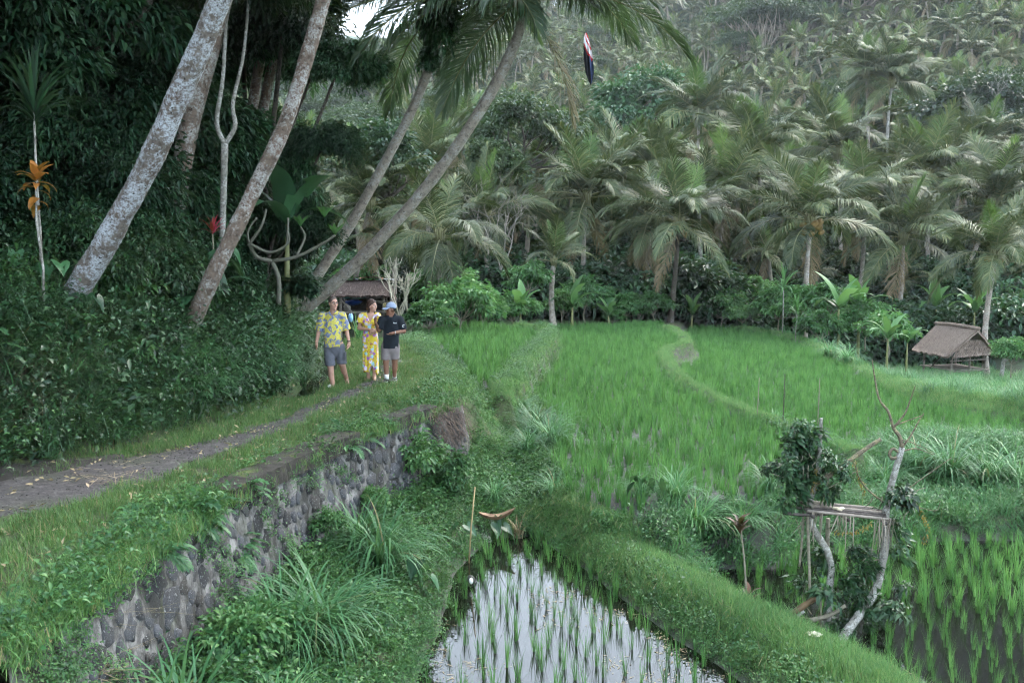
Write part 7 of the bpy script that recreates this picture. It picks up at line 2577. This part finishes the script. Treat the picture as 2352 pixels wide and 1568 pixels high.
S.cone((-0.02, 0, 1.45), (0.0, -0.005, 1.51), 0.10, 0.07, 0.04)
S.cone((-0.01, -0.05, 1.2), (0.0, -0.06, 1.0), 0.14, 0.16, 0.05, 0.6)
for a, b in ((LS, LE), (RS_, RE)):
    S.cone(a, a + (b - a) * 1.1, 0.075, 0.088, 0.035)
S.wrinkle(0.010, 9, (1, 1, 0.45))
dl, dr = unit(LE - LS), unit(RE - RS_)
S.cut(lambda X, Y, Z: np.maximum.reduce([0.825 + 0.012 * np.sin(X * 22) - Z, np.where(X < -0.17, (X - LE[0]) * dl[0] + (Y - LE[1]) * dl[1] + (Z - LE[2]) * dl[2] - 0.015, -1), np.where(X > 0.15, (X - RE[0]) * dr[0] + (Y - RE[1]) * dr[1] + (Z - RE[2]) * dr[2] - 0.015, -1), 0.072 - np.sqrt((X - 0.004) ** 2 + (Y + 0.03) ** 2) - np.maximum(1.44 - Z, 0) * 1.3]))
sh_ = link('shirt', S.mesh('man_shirt', shirt_mat(), 2), man)
mb = MB()
for sx in (-1, 1):
    V = np.array([[sx * 0.012, -0.088, 1.455], [sx * 0.075, -0.075, 1.475], [sx * 0.085, -0.01, 1.525], [sx * 0.055, -0.04, 1.535]]) + [0.0, -0.02, 0]
    mb.add(np.concatenate([V, V + [0, 0.012, -0.006]]), BOXF)
link('collar', mb.mesh('collar', sh_.data.materials[0]), sh_)
mb = MB()
for i in range(6):
    add_sphere(mb, (0.003, -0.135 - 0.022 * math.sin(i * 0.5), 1.36 - i * 0.09), (0.006, 0.004, 0.006), 6, 5)
link('buttons', mb.mesh('buttons', plain('shell_button', (0.5, 0.5, 0.45), 0.3)), sh_)
S = SDF((-0.3, -0.35, 0.40), (0.36, 0.25, 0.95), 0.009)
S.cone((0.0, 0.0, 0.86), (0.005, 0, 0.80), 0.185, 0.19, 0.02, 0.66)
S.cone((-0.095, 0.0, 0.82), LK + (LK - [-0.095, 0, 0.82]) * 0.1, 0.104, 0.098, 0.012, 0.95); S.cone((0.115, 0.0, 0.82), RK + (RK - [0.115, 0, 0.82]) * 0.1, 0.104, 0.098, 0.012, 0.95)
S.wrinkle(0.007, 11)
S.cut(lambda X, Y, Z: np.where(X < 0.05, 0.462, 0.485) - Z)
so_ = link('shorts', S.mesh('man_shorts', garment((0.10, 0.105, 0.125), 'grey_cotton'), 2), man)
mb = MB(); add_box(mb, (0.232, -0.02, 0.64), (0.015, 0.15, 0.17)); link('cargo_pocket', mb.mesh('pocket', so_.data.materials[0], False), so_)
mb = MB(); add_tube(mb, [RW + np.array([math.cos(q) * 0.033, math.sin(q) * 0.033, 0.015]) for q in np.linspace(0, 2 * PI, 13)], 0.008, 5); link('wristband', mb.mesh('wristband', BLACK), man)
sole('sandal', man, (-0.005, -0.07, 0.012), (-0.03, -0.33, 0.012), 0.10, BLACK)
sole('sandal', man, (0.175, 0.36, 0.085), (0.25, 0.15, 0.03), 0.10, BLACK)
tag(man, 'man in yellow and blue printed shirt, grey shorts and sandals walking', 'person', 'walkers on the track')

# ------------------------------------------------------------------ the woman in the floral dress
p = at(852, 874, 0.0)
gz = float(G(p[0], p[1]))
wom = empty('person', (p[0], p[1], gz))
SKW = skin('fair_skin', (0.47, 0.28, 0.21))
S = SDF((-0.4, -0.45, -0.02), (0.42, 0.32, 1.68))
YW = math.radians(62)
hf = head(S, (0.05, -0.02, 1.50), (0.070, 0.090, 0.115), YW)
S.cone((0.0, 0.0, 1.27), (0.035, -0.005, 1.42), 0.052, 0.045, 0.03)
S.cone((0.0, 0.0, 1.22), (0.0, 0, 0.9), 0.115, 0.115, 0.03, 0.66); S.cone((-0.12, 0, 1.29), (0.12, 0, 1.29), 0.05, 0.05, 0.04)
LS, RS_ = np.array([-0.165, 0.0, 1.285]), np.array([0.16, 0.0, 1.295])
LE, RE = np.array([-0.215, 0.0, 1.045]), np.array([0.225, 0.0, 1.06])
LW, RW = np.array([0.015, -0.195, 1.03]), np.array([0.135, -0.20, 1.03])
for a, b, c in ((LS, LE, LW), (RS_, RE, RW)):
    S.cone(a, b, 0.050, 0.042, 0.02); S.cone(b, c, 0.041, 0.026, 0.015)
hand(S, LW, (0.9, -0.25, -0.35), (0.2, 0.6, -0.7), (0.2, -0.3, 0.9), 0.8, 0.075)
hand(S, RW, (-0.75, -0.35, -0.45), (-0.2, 0.6, -0.7), (-0.2, -0.3, 0.9), 0.7, 0.075)
LA, RA = np.array([-0.045, -0.03, 0.07]), np.array([0.085, -0.10, 0.07])
for a, k_, e in (((-0.08, 0, 0.8), (-0.06, -0.02, 0.44), LA), ((0.08, 0, 0.8), (0.085, -0.07, 0.44), RA)):
    S.cone(a, k_, 0.085, 0.055, 0.02); S.cone(k_, e, 0.055, 0.033, 0.02)
foot(S, LA, (-0.1, -1, 0), 0.15); foot(S, RA, (0.15, -1, 0), 0.15)
link('body', S.mesh('woman_body', SKW), wom)
face_parts(wom, hf, (0.070, 0.090, 0.115), LIP, HAIRB)
S = SDF((-0.12, -0.18, 1.33), (0.2, 0.18, 1.66), 0.006)
Rm = rotz(YW); Fx = Rm @ np.array([0, -1, 0])
S.ell(hf(0, 0.022, 0.03), (0.084, 0.104, 0.112), 0.02, Rm)
S.ell(hf(0, 0.085, -0.035), (0.062, 0.05, 0.085), 0.03, Rm)
S.cone(hf(-0.05, 0.03, 0.0), hf(-0.045, 0.055, -0.11), 0.035, 0.028, 0.03); S.cone(hf(0.05, 0.03, 0.0), hf(0.045, 0.055, -0.11), 0.035, 0.028, 0.03)
S.cut(lambda X, Y, Z: ((X - 0.05) * Fx[0] + (Y + 0.02) * Fx[1]) - 0.015 - 0.75 * np.clip(Z - 1.515, -0.02, 0.06) * 1.6)
S.wrinkle(0.006, 60, (1, 1, 0.5))
link('hair', S.mesh('woman_hair', HAIRB), wom)
S = SDF((-0.34, -0.36, 0.06), (0.38, 0.36, 1.42), 0.009)
S.cone((0.0, 0.0, 1.21), (0.0, 0, 1.0), 0.150, 0.132, 0.03, 0.72)
S.cone((-0.06, -0.06, 1.17), (-0.06, -0.05, 1.15), 0.075, 0.075, 0.04); S.cone((0.07, -0.06, 1.17), (0.07, -0.05, 1.15), 0.075, 0.075, 0.04)
S.cone((0.0, 0.0, 1.0), (0.0, 0.0, 0.82), 0.132, 0.178, 0.03, 0.78)
S.cone((0.0, 0.0, 0.82), (0.02, -0.02, 0.10), 0.178, 0.235, 0.05, 0.85)
S.cone((-0.13, 0, 1.30), (0.13, 0, 1.305), 0.058, 0.058, 0.04)
for a, b in ((LS, LE), (RS_, RE)):
    S.cone(a, a + (b - a) * 0.55, 0.070, 0.085, 0.03)
X, Y, Z = np.meshgrid(*S.ax, indexing='ij')
an = np.arctan2(Y, X)
S.D += (0.014 * np.clip((0.95 - Z) * 1.6, 0, 1) * np.sin(an * 11 + 2 * np.sin(Z * 5) + 1.5 * np.sin(an * 3))).astype(np.float32)
S.wrinkle(0.006, 10, (1, 1, 0.6))
dl, dr = unit(LE - LS), unit(RE - RS_)
S.cut(lambda X, Y, Z: np.maximum.reduce([
    0.155 - 0.03 * np.sin(X * 9) + 0.17 * np.exp(-((X - 0.045) / 0.05) ** 2) * (Y < 0.1) + 0.03 * np.sin(an * 5) - Z,
    np.where(X < -0.15, (X - LS[0]) * dl[0] + (Y - LS[1]) * dl[1] + (Z - LS[2]) * dl[2] - 0.13, -1), np.where(X > 0.15, (X - RS_[0]) * dr[0] + (Y - RS_[1]) * dr[1] + (Z - RS_[2]) * dr[2] - 0.13, -1),
    np.where((Z > 1.13), 0.42 * (Z - 1.16) - np.abs(X - 0.015), -1) * (Y < 0.03) + (Y >= 0.03) * np.where(Z > 1.3, 0.075 - np.abs(X - 0.01), -1)]))
dm = dress_mat()
link('dress', S.mesh('woman_dress', dm, 2), wom)
mb = MB(); add_tube(mb, [LW + np.array([-0.02, 0.015, 0.0]) + np.array([0.4 * math.cos(q), 0.3 * math.cos(q), math.sin(q)]) * 0.03 for q in np.linspace(0, 2 * PI, 13)], 0.009, 5); link('bracelet', mb.mesh('bracelet', BLACK), wom)
sole('sandal', wom, (-0.04, 0.02, 0.012), (-0.06, -0.21, 0.012), 0.09, plain('tan_leather', (0.16, 0.10, 0.06), 0.6))
sole('sandal', wom, (0.08, -0.05, 0.012), (0.11, -0.28, 0.012), 0.09, BLACK)
tag(wom, 'woman in yellow floral wrap dress with clasped hands, looking aside', 'person', 'walkers on the track')

# ------------------------------------------------------------------ the guide in cap and black polo
p = at(898, 881, 0.0)
gz = float(G(p[0], p[1]))
gui = empty('person', (p[0], p[1], gz))
SKB = skin('brown_skin', (0.20, 0.098, 0.062))
S = SDF((-0.42, -0.5, -0.02), (0.42, 0.35, 1.66))
YG = math.radians(-60)
hf = head(S, (0.012, -0.02, 1.462), (0.070, 0.092, 0.116), YG)
S.cone((0.03, 0.01, 1.25), (0.025, 0.0, 1.39), 0.054, 0.050, 0.03)
S.cone((0.01, 0.0, 1.22), (0.0, 0.0, 0.8), 0.13, 0.125, 0.03, 0.66)
LS, RS_ = np.array([-0.16, -0.02, 1.27]), np.array([0.195, 0.02, 1.265])
LE, RE = np.array([-0.225, -0.05, 1.055]), np.array([0.265, 0.0, 1.035])
LW, RW = np.array([-0.262, -0.19, 1.215]), np.array([0.10, -0.215, 1.02])
for a, b, c in ((LS, LE, LW), (RS_, RE, RW)):
    S.cone(a, b, 0.050, 0.042, 0.02); S.cone(b, c, 0.041, 0.026, 0.015)
hand(S, LW, (-0.1, -0.05, 1), (0.8, 0.5, 0.1), (0.5, -0.8, 0.2), 1.0, 0.08)
hand(S, RW, (-0.85, -0.35, -0.25), (0.0, -0.2, 1.0), (-0.1, -0.9, 0.3), 0.25, 0.08)
LA, RA = np.array([-0.075, -0.06, 0.085]), np.array([0.06, 0.10, 0.085])
for a, k_, e in (((-0.085, 0, 0.75), (-0.09, -0.04, 0.43), LA), ((0.08, 0, 0.75), (0.075, 0.03, 0.43), RA)):
    S.cone(a, k_, 0.085, 0.056, 0.02); S.cone(k_, e, 0.056, 0.035, 0.02)
    S.cone(np.asarray(k_) + [0, 0.02, -0.08], np.asarray(k_) + [0, 0.025, -0.16], 0.046, 0.044, 0.03)
link('body', S.mesh('guide_body', SKB), gui)
face_parts(gui, hf, (0.070, 0.092, 0.116), LIPD, HAIRK)
Rm = rotz(YG); Fx = Rm @ np.array([0, -1, 0])
S = SDF((-0.12, -0.16, 1.36), (0.16, 0.16, 1.6), 0.006)
S.ell(hf(0, 0.025, 0.015), (0.078, 0.095, 0.10), 0.01, Rm)
S.cut(lambda X, Y, Z: np.maximum(((X - 0.012) * Fx[0] + (Y + 0.02) * Fx[1]) - 0.0, 1.43 - 0.3 * ((X - 0.012) * Fx[0] + (Y + 0.02) * Fx[1] + 0.1) * 0 - Z))
link('hair', S.mesh('guide_hair', HAIRK), gui)
S = SDF((-0.26, -0.26, 1.44), (0.18, 0.18, 1.64), 0.006)
S.ell(hf(0, 0.012, 0.045), (0.086, 0.108, 0.105), 0.005, Rm)
S.cut(lambda X, Y, Z: 1.497 + 0.10 * ((X - 0.012) * Fx[0] + (Y + 0.02) * Fx[1]) - Z)
CAPM = garment((0.24, 0.29, 0.40), 'faded_denim')
cap_ = link('cap', S.mesh('cap', CAPM), gui)
u, v = np.meshgrid(np.linspace(-1, 1, 13), np.linspace(0, 1, 6), indexing='ij')
P = []
for q, w_ in zip(u.ravel(), v.ravel()):
    a = q * 1.15
    r0 = np.array([math.sin(a) * 0.083, -math.cos(a) * 0.100, 0.045])
    r1 = np.array([math.sin(a) * 0.078, -0.185 - 0.012 * math.cos(a) + 0.10 * (1 - math.cos(a)), 0.025 - 0.018 * q * q])
    P.append(hf(*(r0 * (1 - w_) + r1 * w_)))
P = np.array(P)
a = (np.arange(12)[:, None] * 6 + np.arange(5)[None]).ravel()
F = np.stack([a, a + 6, a + 7, a + 1], -1)
mb = MB().add(P, F); mb.add(P - [0, 0, 0.006], F[:, ::-1])
link('visor', mb.mesh('visor', CAPM), cap_)
S = SDF((-0.42, -0.34, 0.62), (0.44, 0.32, 1.45), 0.009)
S.cone((0.015, 0.0, 1.21), (0.005, 0.0, 0.70), 0.155, 0.19, 0.03, 0.68)
S.cone(LS + [0.03, 0, 0.0], RS_ + [-0.03, 0, 0.0], 0.066, 0.066, 0.04)
S.cone((0.02, 0, 1.28), (0.03, -0.005, 1.34), 0.09, 0.068, 0.04)
for a, b in ((LS, LE), (RS_, RE)):
    S.cone(a, a + (b - a) * 1.0, 0.070, 0.080, 0.03)
S.wrinkle(0.009, 9, (1, 1, 0.5))
dl, dr = unit(LE - LS), unit(RE - RS_)
S.cut(lambda X, Y, Z: np.maximum.reduce([0.695 - Z, np.where(X < -0.14, (X - LE[0]) * dl[0] + (Y - LE[1]) * dl[1] + (Z - LE[2]) * dl[2] + 0.03, -1), np.where(X > 0.17, (X - RE[0]) * dr[0] + (Y - RE[1]) * dr[1] + (Z - RE[2]) * dr[2] + 0.03, -1), 0.066 - np.sqrt((X - 0.024) ** 2 + (Y + 0.02) ** 2) - np.maximum(1.29 - Z, 0) * 1.2]))
po = link('polo_shirt', S.mesh('polo', garment((0.012, 0.016, 0.022), 'black_pique'), 2), gui)
mb = MB()
for sx in (-1, 1):
    V = np.array([[sx * 0.010, -0.080, 1.285], [sx * 0.070, -0.07, 1.300], [sx * 0.078, -0.005, 1.355], [sx * 0.052, -0.035, 1.362]]) + [0.024, -0.015, 0]
    mb.add(np.concatenate([V, V + [0, 0.012, -0.006]]), BOXF)
link('collar', mb.mesh('collar', po.data.materials[0]), po)
mb = MB()
for i in range(6):
    add_box(mb, (0.082 + i * 0.0105, -0.142 + 0.0028 * i, 1.205 - 0.001 * i), (0.008, 0.004, 0.014 + 0.006 * (i == 0)))
link('chest_lettering', mb.mesh('lettering', WHITE, False), po)
mb = MB(); c = RS_ + (RE - RS_) * 0.55 + np.array([0.035, -0.072, 0])
add_tube(mb, [c + np.array([0.020 * math.cos(q), 0.012 * math.cos(q), 0.022 * math.sin(q)]) for q in np.linspace(0.7, 5.4, 13)], 0.0055, 5)
link('sleeve_emblem', mb.mesh('emblem', WHITE), po)
S = SDF((-0.26, -0.3, 0.42), (0.26, 0.25, 0.86), 0.009)
S.cone((0.0, 0.0, 0.78), (0.0, 0, 0.70), 0.165, 0.168, 0.02, 0.68)
S.cone((-0.088, 0.0, 0.72), (-0.092, -0.045, 0.42), 0.098, 0.092, 0.03); S.cone((0.082, 0.0, 0.72), (0.077, 0.03, 0.42), 0.098, 0.092, 0.03)
S.wrinkle(0.006, 11)
S.cut(lambda X, Y, Z: 0.472 - Z)
link('shorts', S.mesh('guide_shorts', garment((0.19, 0.165, 0.165), 'taupe_cotton'), 2), gui)
for A, d in ((LA, (-0.55, -0.85, 0)), (RA, (-0.35, -0.9, 0))):
    d = unit(np.array(d))
    mb = MB(); add_tube(mb, [A + [0, 0, 0.0], A + [0, 0, 0.05], A + [0, 0.002, 0.095]], [0.042, 0.041, 0.044], 12); link('sock', mb.mesh('sock', WHITE), gui)
    S = SDF(A + [-0.26, -0.3, -0.09], A + [0.14, 0.14, 0.05], 0.007)
    S.cone(A + [0, 0, -0.03], A - d * 0.03 + [0, 0, -0.045], 0.046, 0.042, 0.02); S.cone(A - d * 0.03 + [0, 0, -0.05], A + d * 0.19 + [0, 0, -0.052], 0.04, 0.036, 0.02, 1.0); S.cone(A + [0, 0, -0.02], A + d * 0.13 + [0, 0, -0.045], 0.042, 0.036, 0.02)
    zf = A[2] - 0.083
    S.cut(lambda X, Y, Z: np.maximum(zf - Z, Z - A[2] - 0.012))
    sh_ = link('shoe', S.mesh('shoe', BLACK), gui)
    n_ = np.array([-d[1], d[0], 0])
    mb = MB()
    t = np.linspace(0, 2 * PI, 21)
    add_tube(mb, [A + d * (0.075 + 0.135 * math.cos(q)) + n_ * 0.047 * math.sin(q) * (1 if abs(math.cos(q)) < 0.9 else 0.8) + np.array([0, 0, zf - A[2] + 0.011]) for q in t], 0.009, 5)
    link('sole', mb.mesh('sole', WHITE), sh_)
    for sg in (-1, 1):
        mb = MB(); add_tube(mb, spline([A + d * 0.01 + n_ * 0.047 * sg + [0, 0, -0.022], A + d * 0.05 + n_ * 0.049 * sg + [0, 0, -0.05], A + d * 0.13 + n_ * 0.043 * sg + [0, 0, -0.03]], 8), np.array([2, 5, 7, 8, 6, 4, 3, 2]) * 0.001, 5)
        link('swoosh_mark', mb.mesh('mark', WHITE), sh_)
mb = MB(); add_tube(mb, [RW + np.array([0.02, 0.005, 0]) + np.array([0.3 * math.cos(q), -0.7 * math.cos(q), math.sin(q)]) * 0.029 for q in np.linspace(0, 2 * PI, 13)], 0.008, 5); link('wristwatch', mb.mesh('watch', plain('steel', (0.5, 0.5, 0.5), 0.3, metal=0.8)), gui)
tag(gui, 'guide in blue cap, black polo and grey shorts gesturing with both hands', 'person', 'walkers on the track')

# ------------------------------------------------------------------ evening haze
mb = MB(); add_box(mb, (0, 480, 140), (2600, 1250, 340))
hz_o = link('haze', mb.mesh('haze', None, False))
hm = bpy.data.materials.new('humid_air'); hm.use_nodes = True
nt = hm.node_tree
nt.nodes.remove(nt.nodes['Principled BSDF'])
pv = nt.nodes.new('ShaderNodeVolumePrincipled')
pv.inputs['Color'].default_value = (0.88, 0.94, 1.0, 1)
pv.inputs['Density'].default_value = 0.00027
pv.inputs['Anisotropy'].default_value = 0.2
nt.links.new(pv.outputs[0], nt.nodes['Material Output'].inputs['Volume'])
hz_o.data.materials.clear(); hz_o.data.materials.append(hm)
kind(hz_o, 'stuff', 'thin humid evening haze')
